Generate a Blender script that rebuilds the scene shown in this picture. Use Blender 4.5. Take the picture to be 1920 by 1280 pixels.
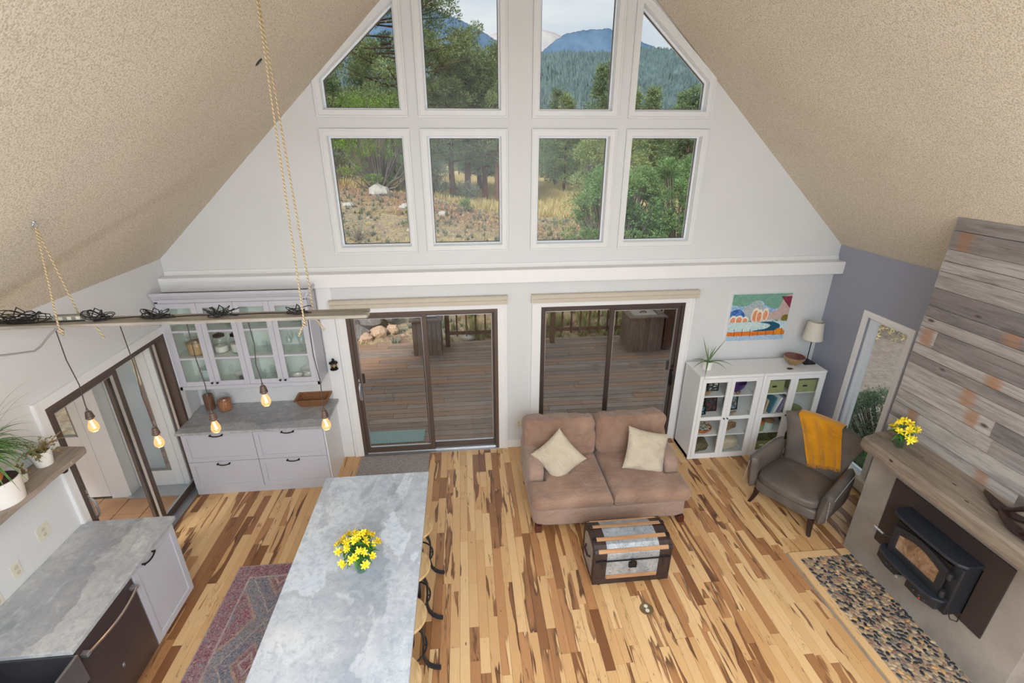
import bpy, bmesh, math, random
import numpy as np
from mathutils import Vector, Matrix, noise as mnoise, Euler
sc = bpy.context.scene
for o in list(bpy.data.objects): bpy.data.objects.remove(o)
# ---------------------------------------------------------------- camera, world, lights, exposure
cam_d = bpy.data.cameras.new('camera'); cam = bpy.data.objects.new('camera', cam_d)
sc.collection.objects.link(cam); sc.camera = cam
cam_d.sensor_width = 36; cam_d.lens = 899.395/1920*36; cam_d.clip_end = 6000; cam_d.clip_start = .05
Rv = Vector((0.99508, -0.099026, -0.000336)); Uv = Vector((0.038404, 0.382788, 0.923037)); Fv = Vector((0.091276, 0.918513, -0.38471))
mw = Matrix.Identity(4)
for i in range(3):
    mw[i][0] = Rv[i]; mw[i][1] = Uv[i]; mw[i][2] = -Fv[i]
mw[0][3], mw[1][3], mw[2][3] = 0, 0, 3.9283
cam.matrix_world = mw

world = bpy.data.worlds.new('sky'); sc.world = world; world.use_nodes = True
wn = world.node_tree; wn.nodes.clear()
def W(t, **k):
    n = wn.nodes.new(t)
    for a, b in k.items(): setattr(n, a, b)
    return n
w_out = W('ShaderNodeOutputWorld'); w_bg = W('ShaderNodeBackground'); w_tc = W('ShaderNodeTexCoord')
w_map = W('ShaderNodeMapping'); w_map.inputs['Scale'].default_value = (1, 1, 3.2)
w_n = W('ShaderNodeTexNoise'); w_n.inputs['Scale'].default_value = 2.6; w_n.inputs['Detail'].default_value = 7; w_n.inputs['Roughness'].default_value = .55
w_r = W('ShaderNodeValToRGB'); w_r.color_ramp.elements[0].position = .34; w_r.color_ramp.elements[1].position = .62
w_r.color_ramp.elements[0].color = (.56, .67, .80, 1); w_r.color_ramp.elements[1].color = (.90, .93, .97, 1)
wn.links.new(w_tc.outputs['Generated'], w_map.inputs[0]); wn.links.new(w_map.outputs[0], w_n.inputs[0])
wn.links.new(w_n.outputs[0], w_r.inputs[0]); wn.links.new(w_r.outputs[0], w_bg.inputs[0]); wn.links.new(w_bg.outputs[0], w_out.inputs[0])
w_bg.inputs[1].default_value = 1.0
def light(name, kind, loc, rot, energy, color=(1, 1, 1), **k):
    d = bpy.data.lights.new(name, kind); d.energy = energy; d.color = color
    for a, b in k.items(): setattr(d, a, b)
    o = bpy.data.objects.new(name, d); sc.collection.objects.link(o); o.location = loc; o.rotation_euler = rot
    return o
light('sun', 'SUN', (-20, -25, 40), Vector((.40, .62, -.68)).to_track_quat('-Z', 'Y').to_euler(), 4.2, (1, .96, .9), angle=math.radians(12))
# added off-view fill lights: rear wall bounce, ceiling wash and a downward fill
light('fill_light', 'AREA', (0.7, -1.3, 3.4), Euler((math.radians(-90), 0, 0)), 215, (.83, .92, 1), shape='RECTANGLE', size=6.0, size_y=3.2)
light('fill_light_up', 'AREA', (0.7, -.8, 1.0), Euler((math.radians(180), 0, 0)), 165, (.85, .93, 1), shape='RECTANGLE', size=6.5, size_y=1.2)
light('fill_light.001', 'AREA', (0.7, -1.5, 4.36), Euler((math.radians(5), 0, 0)), 430, (.86, .935, 1), shape='RECTANGLE', size=3.8, size_y=2.6)
sc.view_settings.view_transform = 'Standard'; sc.view_settings.look = 'None'
sc.view_settings.exposure = -0.12; sc.view_settings.gamma = 1; sc.view_settings.use_curve_mapping = False
sc.cycles.max_bounces = 10; sc.cycles.diffuse_bounces = 5; sc.cycles.glossy_bounces = 4; sc.cycles.transparent_max_bounces = 24
sc.cycles.transmission_bounces = 6; sc.cycles.caustics_reflective = False; sc.cycles.caustics_refractive = False
sc.cycles.sample_clamp_indirect = 4; sc.cycles.use_denoising = True

# ---------------------------------------------------------------- helpers
C = sc.collection
PI = math.pi
def srgb(r, g, b):
    f = lambda c: (c/255/12.92) if c/255 <= .04045 else ((c/255+.055)/1.055)**2.4
    return (f(r), f(g), f(b), 1)
class B:
    def __init__(s): s.v = []; s.f = []; s.c = None
    def add(s, vs, fs, M=None):
        o = len(s.v)
        s.v += [tuple(M @ Vector(p)) for p in vs] if M is not None else [tuple(p) for p in vs]
        s.f += [tuple(i+o for i in f) for f in fs]; return s
    def box(s, x0, x1, y0, y1, z0, z1, M=None):
        return s.add([(x0,y0,z0),(x1,y0,z0),(x1,y1,z0),(x0,y1,z0),(x0,y0,z1),(x1,y0,z1),(x1,y1,z1),(x0,y1,z1)],
                     [(0,3,2,1),(4,5,6,7),(0,1,5,4),(1,2,6,5),(2,3,7,6),(3,0,4,7)], M)
    def prism(s, poly, axis, a0, a1, M=None):
        n = len(poly)
        def P(p, a):
            return {'x': (a, p[0], p[1]), 'y': (p[0], a, p[1]), 'z': (p[0], p[1], a)}[axis]
        return s.add([P(p, a0) for p in poly]+[P(p, a1) for p in poly],
                     [tuple(range(n))[::-1], tuple(range(n, 2*n))]+[(i, (i+1) % n, n+(i+1) % n, n+i) for i in range(n)], M)
    def tube(s, path, r, n=8, closed=False, M=None, flat=1.0):
        P = [Vector(p) for p in path]; m = len(P); rr = r if isinstance(r, (list, tuple)) else [r]*m
        vs = []; up = None
        for i, p in enumerate(P):
            if closed: t = P[(i+1) % m]-P[i-1]
            else: t = P[min(i+1, m-1)]-P[max(i-1, 0)]
            t = t.normalized() if t.length > 1e-9 else Vector((0, 0, 1))
            if up is None: up = Vector((0, 0, 1)) if abs(t.z) < .9 else Vector((1, 0, 0))
            a = t.cross(up); a = a.normalized() if a.length > 1e-6 else Vector((1, 0, 0))
            b = a.cross(t).normalized(); up = b
            for k in range(n):
                q = 2*PI*k/n
                vs.append(p+a*math.cos(q)*rr[i]+b*math.sin(q)*rr[i]*flat)
        fs = []
        for i in range(m if closed else m-1):
            j = (i+1) % m
            for k in range(n):
                fs.append((i*n+k, i*n+(k+1) % n, j*n+(k+1) % n, j*n+k))
        if not closed: fs += [tuple(range(n))[::-1], tuple(range((m-1)*n, m*n))]
        return s.add(vs, fs, M)
    def lathe(s, prof, n=20, c=(0, 0, 0), M=None, sx=1, sy=1):
        vs = []; fs = []
        for r, z in prof:
            for k in range(n):
                q = 2*PI*k/n; vs.append((c[0]+r*math.cos(q)*sx, c[1]+r*math.sin(q)*sy, c[2]+z))
        for i in range(len(prof)-1):
            for k in range(n): fs.append((i*n+k, i*n+(k+1) % n, (i+1)*n+(k+1) % n, (i+1)*n+k))
        if prof[0][0] > 1e-4: fs.append(tuple(range(n))[::-1])
        if prof[-1][0] > 1e-4: fs.append(tuple(range((len(prof)-1)*n, len(prof)*n)))
        return s.add(vs, fs, M)
    def grid(s, fn, nu, nv, M=None, closed_u=False):
        vs = [fn(i/nu, j/nv) for j in range(nv+1) for i in range(nu+1)]
        fs = [(j*(nu+1)+i, j*(nu+1)+i+1, (j+1)*(nu+1)+i+1, (j+1)*(nu+1)+i) for j in range(nv) for i in range(nu)]
        return s.add(vs, fs, M)
    def ball(s, c, r, n=12, m=8, M=None):
        r = r if isinstance(r, (list, tuple)) else (r, r, r)
        return s.add(*ballmesh(c, r, n, m), M)
    def rbox(s, c, h, n=10, k=6.0, puff=(0, 0, 0), wr=0, ws=6, seed=0, M=None):
        """soft rounded box, half sizes h, puffed faces, wrinkled"""
        idx = {}; vs = []; fs = []
        def V_(i, j, l):
            key = (i, j, l)
            if key in idx: return idx[key]
            p = [2*i/n-1, 2*j/n-1, 2*l/n-1]
            p = [math.sin(x*PI/2)*.35+x*.65 for x in p]
            m = (abs(p[0])**k+abs(p[1])**k+abs(p[2])**k)**(1/k); q = [x/m for x in p]
            a = [(1-min(1, abs(p[1]))**2)*(1-min(1, abs(p[2]))**2), (1-p[0]**2)*(1-p[2]**2), (1-p[0]**2)*(1-p[1]**2)]
            w = Vector((c[0]+q[0]*h[0]*(1+puff[0]*a[0]), c[1]+q[1]*h[1]*(1+puff[1]*a[1]), c[2]+q[2]*h[2]*(1+puff[2]*a[2])))
            if wr:
                d = Vector(q).normalized()
                w += d*wr*(mnoise.noise(Vector((w.x*ws+seed, w.y*ws*.6, w.z*ws)))+.5*mnoise.noise(Vector((w.x*ws*3+seed, w.y*ws*1.4, w.z*ws*2))))
            idx[key] = len(vs); vs.append(w); return idx[key]
        for u in range(n):
            for v in range(n):
                for e in (0, n):
                    q = [V_(e, u, v), V_(e, u+1, v), V_(e, u+1, v+1), V_(e, u, v+1)]; fs.append(tuple(q if e else q[::-1]))
                    q = [V_(u, e, v), V_(u+1, e, v), V_(u+1, e, v+1), V_(u, e, v+1)]; fs.append(tuple(q[::-1] if e else q))
                    q = [V_(u, v, e), V_(u+1, v, e), V_(u+1, v+1, e), V_(u, v+1, e)]; fs.append(tuple(q if e else q[::-1]))
        return s.add(vs, fs, M)
    def build(s, name, m, parent=None, smooth=0, bevel=0, loc=None, rot=None, seg=2, attr=None):
        me = bpy.data.meshes.new(name); me.from_pydata(s.v, [], s.f); me.update()
        if attr is not None:
            a = me.color_attributes.new('col', 'FLOAT_COLOR', 'POINT')
            if isinstance(attr, tuple): attr = list(attr)*len(s.v)
            a.data.foreach_set('color', attr)
        if m is not None: me.materials.append(m)
        if smooth:
            me.polygons.foreach_set('use_smooth', [True]*len(me.polygons))
            me.set_sharp_from_angle(angle=math.radians(smooth if smooth > 1 else 40))
        o = bpy.data.objects.new(name, me); C.objects.link(o)
        if parent is not None: o.parent = parent
        if loc: o.location = loc
        if rot: o.rotation_euler = rot
        if bevel:
            b = o.modifiers.new('b', 'BEVEL'); b.width = bevel; b.segments = seg; b.limit_method = 'ANGLE'; b.angle_limit = math.radians(40)
        return o
def ballmesh(c, r, n, m):
    vs = [(c[0], c[1], c[2]-r[2])]; fs = []
    for j in range(1, m):
        t = -PI/2+PI*j/m
        for k in range(n):
            q = 2*PI*k/n; vs.append((c[0]+r[0]*math.cos(t)*math.cos(q), c[1]+r[1]*math.cos(t)*math.sin(q), c[2]+r[2]*math.sin(t)))
    vs.append((c[0], c[1], c[2]+r[2])); L = len(vs)-1
    for k in range(n): fs.append((0, 1+(k+1) % n, 1+k)); fs.append((L, L-n+k, L-n+(k+1) % n))
    for j in range(m-2):
        for k in range(n): fs.append((1+j*n+k, 1+j*n+(k+1) % n, 1+(j+1)*n+(k+1) % n, 1+(j+1)*n+k))
    return vs, fs
def T(x=0, y=0, z=0, rx=0, ry=0, rz=0, s=1):
    return Matrix.Translation((x, y, z)) @ Euler((rx, ry, rz)).to_matrix().to_4x4() @ Matrix.Diagonal((s, s, s, 1) if not isinstance(s, tuple) else s+(1,))
def thing(name, label, cat, loc=(0, 0, 0), rz=0, group=None):
    o = bpy.data.objects.new(name, None); C.objects.link(o); o.location = loc; o.rotation_euler = (0, 0, rz)
    o.empty_display_size = .05
    return tag(o, label, cat, group)
def tag(o, label, cat, group=None, kind=None):
    if label: o['label'] = label
    if cat: o['category'] = cat
    if group: o['group'] = group
    if kind: o['kind'] = kind
    return o
def struct(o): o['kind'] = 'structure'; return o
def bx(*a): return B().box(*a)
def dup(root, loc, rz=None, label=None, group=None):
    r = root.copy(); C.objects.link(r); r.location = loc
    if rz is not None: r.rotation_euler = (0, 0, rz)
    if label: r['label'] = label
    if group: r['group'] = group
    for ch in list(root.children):
        c = ch.copy(); C.objects.link(c); c.parent = r
        for g in list(ch.children):
            d = g.copy(); C.objects.link(d); d.parent = c
    return r

# ---------------------------------------------------------------- materials
class NT:
    def __init__(s, name):
        s.m = bpy.data.materials.new(name); s.m.use_nodes = True; s.t = s.m.node_tree; s.t.nodes.clear()
        s.out = s.n('ShaderNodeOutputMaterial'); s.p = s.n('ShaderNodeBsdfPrincipled'); s.l(s.p.outputs[0], s.out.inputs[0])
    def n(s, t, ins=None, **k):
        n = s.t.nodes.new(t)
        for a, b in k.items(): setattr(n, a, b)
        for a, b in (ins or {}).items():
            if hasattr(b, 'is_output'): s.l(b, n.inputs[a])
            else: n.inputs[a].default_value = b
        return n
    def l(s, a, b): s.t.links.new(a, b)
    def pos(s, scale=(1, 1, 1), kind='Object', off=None):
        tc = s.n('ShaderNodeTexCoord'); v = tc.outputs[kind]
        if off is not None: v = s.n('ShaderNodeVectorMath', {0: v, 1: off}, operation='ADD').outputs[0]
        return s.n('ShaderNodeMapping', {0: v, 'Scale': scale}).outputs[0]
    def noise(s, v, scale=5, detail=4, rough=.5, dist=0):
        return s.n('ShaderNodeTexNoise', {'Vector': v, 'Scale': scale, 'Detail': detail, 'Roughness': rough, 'Distortion': dist}).outputs[0]
    def ramp(s, f, stops, mode='LINEAR'):
        r = s.n('ShaderNodeValToRGB', {0: f}); e = r.color_ramp; e.interpolation = mode
        while len(e.elements) < len(stops): e.elements.new(.5)
        for i, (p, c) in enumerate(stops):
            e.elements[i].position = p; e.elements[i].color = c if isinstance(c, tuple) else (c, c, c, 1)
        return r.outputs[0]
    def mix(s, f, a, b, mode='MIX'):
        n = s.n('ShaderNodeMix', data_type='RGBA', blend_type=mode)
        for i, x in ((0, f), (6, a), (7, b)):
            if hasattr(x, 'is_output'): s.l(x, n.inputs[i])
            else: n.inputs[i].default_value = x
        return n.outputs[2]
    def math(s, op, a, b=0, c=0, clamp=False):
        n = s.n('ShaderNodeMath', operation=op, use_clamp=clamp)
        for i, x in enumerate((a, b, c)):
            if hasattr(x, 'is_output'): s.l(x, n.inputs[i])
            else: n.inputs[i].default_value = x
        return n.outputs[0]
    def set(s, **k):
        for a, b in k.items():
            key = {'col': 'Base Color', 'rough': 'Roughness', 'metal': 'Metallic', 'spec': 'Specular IOR Level', 'alpha': 'Alpha', 'sheen': 'Sheen Weight', 'coat': 'Coat Weight', 'sss': 'Subsurface Weight'}[a]
            if hasattr(b, 'is_output'): s.l(b, s.p.inputs[key])
            else: s.p.inputs[key].default_value = b
    def bump(s, h, strength=.3, dist=.01):
        s.l(s.n('ShaderNodeBump', {'Height': h, 'Strength': strength, 'Distance': dist}).outputs[0], s.p.inputs['Normal'])
def pm(name, col, rough=.5, metal=0, spec=.5, var=None, bump=None, stretch=(1, 1, 1), **k):
    """plain procedural: base colour, optional noise variation (scale, amount), bump (scale, strength, dist)"""
    t = NT(name); v = t.pos(stretch)
    if var:
        f = t.noise(v, var[0], 5, .6); d = tuple(c*(1-var[1]) for c in col[:3])+(1,); e = tuple(min(1, c*(1+var[1])) for c in col[:3])+(1,)
        t.set(col=t.ramp(f, [(.3, d), (.7, e)]))
    else: t.set(col=col)
    t.set(rough=rough, metal=metal, spec=spec, **k)
    if bump: t.bump(t.noise(v, bump[0], 3, .6), bump[1], bump[2] if len(bump) > 2 else .005)
    return t.m
M = {}
M['white'] = pm('white_paint', srgb(215, 216, 217), .6, var=(3, .015), bump=(60, .05, .002))
M['casing'] = pm('window_casing_paint', srgb(221, 222, 223), .4, var=(8, .01))
M['trimwhite'] = pm('white_trim_paint', srgb(233, 233, 234), .35, var=(8, .01))
M['grey'] = pm('blue_grey_paint', srgb(150, 154, 168), .6, var=(2, .02), bump=(60, .05, .002))
M['lilac'] = pm('lilac_grey_cabinet_paint', srgb(195, 196, 206), .42, var=(5, .012))
M['brownframe'] = pm('brown_aluminium', srgb(92, 78, 70), .42, metal=.15, var=(20, .06))
M['darkframe'] = pm('dark_brown_aluminium', srgb(70, 58, 52), .45, metal=.15, var=(20, .06))
M['alu'] = pm('mill_aluminium', srgb(190, 192, 196), .35, metal=.8, var=(30, .06))
M['vinyl'] = pm('white_vinyl', srgb(228, 234, 240), .3, var=(10, .01))
M['black'] = pm('black_metal', srgb(34, 31, 31), .42, metal=.4, var=(30, .15))
M['blackiron'] = pm('cast_iron_black', srgb(44, 45, 50), .5, metal=.3, var=(12, .12), bump=(80, .1, .001))
M['plastic_black'] = pm('black_cable', srgb(30, 29, 30), .45, var=(20, .1))
M['plastic_grey'] = pm('grey_plastic', srgb(140, 138, 132), .5, var=(20, .05))
M['ivory'] = pm('ivory_plastic', srgb(216, 211, 194), .4, var=(20, .02))
M['valance'] = pm('tan_metal_headrail', srgb(196, 187, 172), .4, var=(20, .03))
M['ceramic'] = pm('white_ceramic', srgb(228, 226, 222), .25, var=(10, .02))
M['ceramic_mint'] = pm('pale_mint_ceramic', srgb(203, 219, 219), .2, var=(10, .02))
def glassmat(name, tint=(1, 1, 1, 1), refl=.06, rough=.0):
    t = NT(name); t.t.nodes.remove(t.p)
    tr = t.n('ShaderNodeBsdfTransparent', {0: tint}); gl = t.n('ShaderNodeBsdfGlossy', {'Color': (1, 1, 1, 1), 'Roughness': rough})
    ge = t.n('ShaderNodeNewGeometry'); dt = t.n('ShaderNodeVectorMath', {0: ge.outputs['Normal'], 1: ge.outputs['Incoming']}, operation='DOT_PRODUCT').outputs['Value']
    sch = t.math('ADD', .04, t.math('MULTIPLY', t.math('POWER', t.math('SUBTRACT', 1.0, t.math('ABSOLUTE', dt), clamp=True), 5), .96)); fac = t.math('MULTIPLY', sch, refl*20, clamp=True)
    fac2 = t.math('MINIMUM', fac, .9)
    mx = t.n('ShaderNodeMixShader', {0: fac2, 1: tr.outputs[0], 2: gl.outputs[0]}); t.l(mx.outputs[0], t.out.inputs[0])
    return t.m
M['glass'] = glassmat('window_glass', (.97, .985, .98, 1), .022)
M['cabglass'] = glassmat('cabinet_glass', (.975, .99, .982, 1), .035)
M['clearglass'] = glassmat('drinking_glass', (.965, .98, .98, 1), .06)
M['vaseglass'] = glassmat('green_vase_glass', (.80, .92, .84, 1), .08)
M['amberglass'] = glassmat('amber_bulb_glass', (1, .86, .62, 1), .05)

# popcorn ceiling
t = NT('textured_ceiling'); v = t.pos(); nz = t.noise(v, 105, 2, .6); big = t.noise(v, .9, 3, .5)
base = t.mix(t.ramp(big, [(.35, 0.0), (.65, 1.0)]), srgb(218, 208, 190), srgb(226, 216, 199))
t.set(col=t.mix(t.ramp(nz, [(.36, 1.0), (.56, 0.0)]), base, srgb(184, 171, 148)), rough=.9); t.bump(nz, .6, .007); M['ceiling'] = t.m

# hickory floor boards: attribute col = (tone, streak amount, seed)
t = NT('hickory_floor_board'); at = t.n('ShaderNodeAttribute', attribute_name='col'); sp = t.n('ShaderNodeSeparateColor', {0: at.outputs[0]})
off = t.n('ShaderNodeCombineXYZ', {0: t.math('MULTIPLY', sp.outputs[2], 37.0), 1: t.math('MULTIPLY', sp.outputs[2], 91.0), 2: t.math('MULTIPLY', sp.outputs[2], 13.0)}).outputs[0]
v = t.pos((1, 1, 1), off=off)
lo = t.n('ShaderNodeMapping', {0: v, 'Scale': (9, .95, 1)}).outputs[0]
n1 = t.noise(lo, 1.25, 3, .45, .5)
n1b = t.math('ADD', n1, t.math('MULTIPLY', t.math('SUBTRACT', sp.outputs[1], .5), .42))
fine = t.noise(t.n('ShaderNodeMapping', {0: v, 'Scale': (60, 3, 1)}).outputs[0], 2, 4, .6, .2)
light_ = t.mix(sp.outputs[0], srgb(209, 162, 110), srgb(232, 194, 143))
brown = t.mix(sp.outputs[0], srgb(128, 82, 50), srgb(196, 143, 96))
cmask = t.ramp(n1b, [(.545, 0.0), (.575, 1.0)])
colr = t.mix(cmask, light_, brown)
edge = t.ramp(n1b, [(.548, 0.0), (.562, 1.0), (.585, 0.7), (.63, 0.0)])
n2 = t.noise(t.n('ShaderNodeMapping', {0: v, 'Scale': (14, 1.1, 1), 'Location': (5, 3, 0)}).outputs[0], 1.4, 3, .55, .7)
vein = t.ramp(n2, [(.490, 0.0), (.500, 1.0), (.510, 0.0)])
veinm = t.ramp(t.noise(v, 1.9, 2, .5), [(.53, 0.0), (.60, 1.0)])
dk = t.math('MAXIMUM', t.math('MULTIPLY', edge, t.ramp(t.noise(v, 2.7, 2, .5), [(.40, 0.15), (.54, 1.0)])), t.math('MULTIPLY', vein, veinm))
colr = t.mix(t.math('MULTIPLY', dk, .85), colr, srgb(70, 45, 36))
spots = t.ramp(t.noise(t.n('ShaderNodeMapping', {0: v, 'Scale': (30, 9, 1)}).outputs[0], 1.6, 2, .5), [(.735, 0.0), (.76, .8)])
colr = t.mix(spots, colr, srgb(72, 48, 38))
colr = t.mix(.9, colr, t.ramp(fine, [(.25, .84), (.75, 1.0)]), 'MULTIPLY')
t.set(col=colr, rough=t.ramp(fine, [(.2, .27), (.8, .38)]), spec=.5); t.bump(fine, .05, .002); M['floor'] = t.m

def weathered(name, a, b, dark, orange, rough=.8, axis='Y', kn=1.0):
    t = NT(name); at = t.n('ShaderNodeAttribute', attribute_name='col'); sp = t.n('ShaderNodeSeparateColor', {0: at.outputs[0]})
    off = t.n('ShaderNodeCombineXYZ', {0: t.math('MULTIPLY', sp.outputs[2], 17.0), 1: t.math('MULTIPLY', sp.outputs[2], 71.0), 2: t.math('MULTIPLY', sp.outputs[2], 43.0)}).outputs[0]
    v = t.pos((1, 1, 1), off=off)
    s1 = {'Y': (14, 1.0, 14), 'X': (1.0, 14, 14), 'Z': (14, 14, 1.0)}[axis]
    g = t.noise(t.n('ShaderNodeMapping', {0: v, 'Scale': s1}).outputs[0], 2.2, 6, .65, .6)
    g2 = t.noise(t.n('ShaderNodeMapping', {0: v, 'Scale': tuple(x*3.5 for x in s1)}).outputs[0], 2.5, 4, .7, .3)
    blot = t.noise(t.n('ShaderNodeMapping', {0: v, 'Scale': {'Y': (4, 1, 4), 'X': (1, 4, 4), 'Z': (4, 4, 1)}[axis]}).outputs[0], 1.6, 4, .6, .4)
    c = t.mix(sp.outputs[0], a, b)
    c = t.mix(t.ramp(g, [(.34, 0.5), (.58, 0.0)]), c, dark)
    c = t.mix(t.ramp(blot, [(.56, 0.0), (.74, .6)]), c, dark)
    c = t.mix(t.math('MULTIPLY', sp.outputs[1], t.ramp(blot, [(.3, .95), (.7, .5)])), c, orange)
    vo = t.n('ShaderNodeTexVoronoi', {'Vector': t.n('ShaderNodeMapping', {0: v, 'Scale': {'Y': (5, 2.2, 5), 'X': (2.2, 5, 5), 'Z': (5, 5, 2.2)}[axis]}).outputs[0], 'Scale': 1.2 if kn < 1.5 else 2.0}, feature='F1')
    kt = t.math('MULTIPLY', t.ramp(vo.outputs['Distance'], [(.05, 1.0), (.115, 0.0)]), kn)
    c = t.mix(t.math('MULTIPLY', kt, .85), c, srgb(62, 48, 42))
    c = t.mix(.8, c, t.ramp(g2, [(.3, .78), (.7, 1.05)]), 'MULTIPLY')
    t.set(col=c, rough=rough, spec=.25); t.bump(t.math('ADD', g, g2), .35, .006)
    return t.m
M['barn'] = weathered('weathered_barn_board', srgb(116, 109, 107), srgb(182, 175, 170), srgb(76, 70, 69), srgb(158, 116, 82))
M['mantel'] = weathered('weathered_mantel_timber', srgb(138, 125, 112), srgb(150, 136, 122), srgb(78, 64, 55), srgb(150, 116, 90), kn=1.6)
M['shelfwood'] = weathered('weathered_shelf_timber', srgb(158, 146, 135), srgb(168, 156, 145), srgb(112, 100, 92), srgb(150, 120, 95), kn=.3)
M['plankwood'] = weathered('weathered_grey_plank', srgb(158, 150, 140), srgb(176, 168, 156), srgb(104, 95, 86), srgb(170, 150, 120), axis='X', kn=.2)
M['deck'] = weathered('weathered_deck_board', srgb(140, 121, 108), srgb(162, 145, 132), srgb(98, 84, 76), srgb(160, 120, 92), axis='X', kn=.1)
M['deckdark'] = weathered('stained_rail_timber', srgb(98, 68, 54), srgb(112, 82, 66), srgb(58, 42, 36), srgb(120, 90, 70), axis='Z', kn=.1)
M['boxwood'] = weathered('weathered_box_timber', srgb(118, 96, 82), srgb(138, 120, 108), srgb(78, 62, 54), srgb(120, 90, 70), axis='Z', kn=.15)

def marble(name, thr=.0, band=None, base=(200, 211, 224), warm=(210, 215, 221), grey=(150, 160, 176), axis='Y'):
    t = NT(name); v = t.pos()
    st = (1.1, .55, 1) if axis == 'Y' else (.55, 1.1, 1)
    flow = t.noise(t.n('ShaderNodeMapping', {0: v, 'Scale': st, 'Rotation': (0, 0, .25)}).outputs[0], 1.1, 6, .6, .7)
    sp = t.noise(v, 9, 8, .75, .8); sp2 = t.noise(v, 3.2, 6, .7, .6)
    c = t.mix(t.ramp(flow, [(.44+thr, 1.0), (.50+thr, 0.0)]), srgb(*warm), srgb(*base))
    c = t.mix(t.ramp(flow, [(.47+thr, 0.0), (.492+thr, .62), (.60+thr, .30), (.68+thr, .0)]), c, srgb(*grey))
    c = t.mix(t.ramp(sp2, [(.52, 0.0), (.66, .30)]), c, srgb(*[x-8 for x in grey]))
    c = t.mix(t.ramp(sp, [(.36, .30), (.5, 0.0)]), c, srgb(226, 230, 233))
    c = t.mix(t.ramp(t.noise(v, 20, 7, .8, .6), [(.48, 0.0), (.62, .6)]), c, srgb(*grey))
    if band:
        q = t.n('ShaderNodeSeparateXYZ', {0: v}).outputs[0 if band[0] == 'x' else 1]; w_ = t.noise(v, 1.7, 5, .6, .3)
        s_ = t.math('ADD', q, t.math('MULTIPLY', t.math('SUBTRACT', w_, .5), band[2]*2.4)); s_ = t.math('SUBTRACT', band[1], s_) if band[0] == 'x' else t.math('SUBTRACT', s_, band[1])
        f_ = t.math('MULTIPLY', t.ramp(t.math('ADD', s_, .2), [(.195, 0.0), (.215, .62), (.32, .42), (.60, .12), (.95, .05)]), t.ramp(sp, [(.35, .55), (.6, 1.0)]))
        c = t.mix(f_, c, srgb(*[x-22 for x in grey]))
    t.set(col=c, rough=.28, spec=.5); t.bump(sp, .03, .002); return t.m
M['marble'] = marble('blue_grey_marble', 0, ('x', -.74, .34))
M['marble2'] = marble('blue_grey_marble_counter', .0, ('x', -2.86, .30), (190, 194, 199), (206, 206, 203), (146, 150, 160))
M['marble3'] = marble('grey_marble_sideboard', -.05, ('y', 5.06, .14), (170, 173, 177), (196, 196, 193), (140, 142, 148), 'X')
t = NT('troweled_concrete'); v = t.pos(); a = t.noise(v, 1.6, 6, .6, .8); b = t.noise(v, 7, 5, .6, .4)
c = t.mix(t.ramp(a, [(.3, 0.0), (.7, 1.0)]), srgb(138, 131, 125), srgb(166, 159, 152)); c = t.mix(t.ramp(b, [(.5, 0.0), (.75, .4)]), c, srgb(126, 118, 113))
t.set(col=c, rough=.6, spec=.3); t.bump(b, .08, .01); M['concrete'] = t.m
# ================================================================ ROOM
D = 5.585; XL = -3.339; XR = 4.709; ZE = 2.735; SL = .925; XC = .685; YB = -3.2
roofz = lambda x: ZE+SL*min(x-XL, XR-x)
rnd = random.Random(7)
# floor: slab + boards
floor = struct(bx(XL-.15, XR+.15, YB, D+.02, -.18, -.016).build('floor', M['shelfwood'], attr=(.3, 0, .2, 1)))
cand = []
bw = .0835; x = XL
hx0, hx1, hy0, hy1 = 3.21, 3.90, 1.55, 3.45      # hearth recess incl. timber border
while x < XR:
    y = YB+1.2+rnd.random()*1.0
    while y < D+.0:
        L_ = rnd.choice([.3, .38, .45, .55, .62, .75, .9, 1.1, 1.3]); y1 = min(y+L_, D+.015)
        x0, x1 = x+.0008, min(x+bw, XR)-.0008
        segs = [(y, y1)]
        if x1 > hx0 and x0 < hx1:
            segs = []
            if y < hy0: segs.append((y, min(y1, hy0)))
            if y1 > hy1: segs.append((max(y, hy1), y1))
        for a, b_ in segs:
            if b_-a > .03: cand.append((x0, x1, a+.0006, b_-.0006))
        y = y1
    x += bw
def camdist(c):
    p = Vector(((c[0]+c[1])/2, (c[2]+c[3])/2, 0))-Vector((0, 0, 3.9283)); z = p.dot(Fv)
    if z < .1: return 99
    u = p.dot(Rv)/z*899.4; w = -p.dot(Uv)/z*899.4
    vis = abs(u) < 980 and w < 660 and not (-1.36 < c[0] < -.45 and c[3] < 3.7) and not (c[0] < -2.75 and c[3] < 3.5)
    return (0 if vis else 50)+z-.6*(c[3]-c[2])
cand.sort(key=camdist)
rest = B(); rest_a = []
for i, (x0, x1, y0, y1) in enumerate(cand):
    r = rnd.random(); dz = rnd.random()*.0006
    st = rnd.choice([.0, .1, .2, .3, .4, .5, .55, .6, .7, .8, .9, 1.0])
    at = (rnd.random(), st, rnd.random(), 1)
    if i < 300: bx(x0, x1, y0, y1, -.016, dz-.0006).build('floor_board', M['floor'], floor, attr=at)
    else: rest.box(x0, x1, y0, y1, -.016, dz-.0006); rest_a += list(at)*8
o = rest.build('floor_board', M['floor'], floor, attr=rest_a); o['kind'] = 'stuff'

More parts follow.
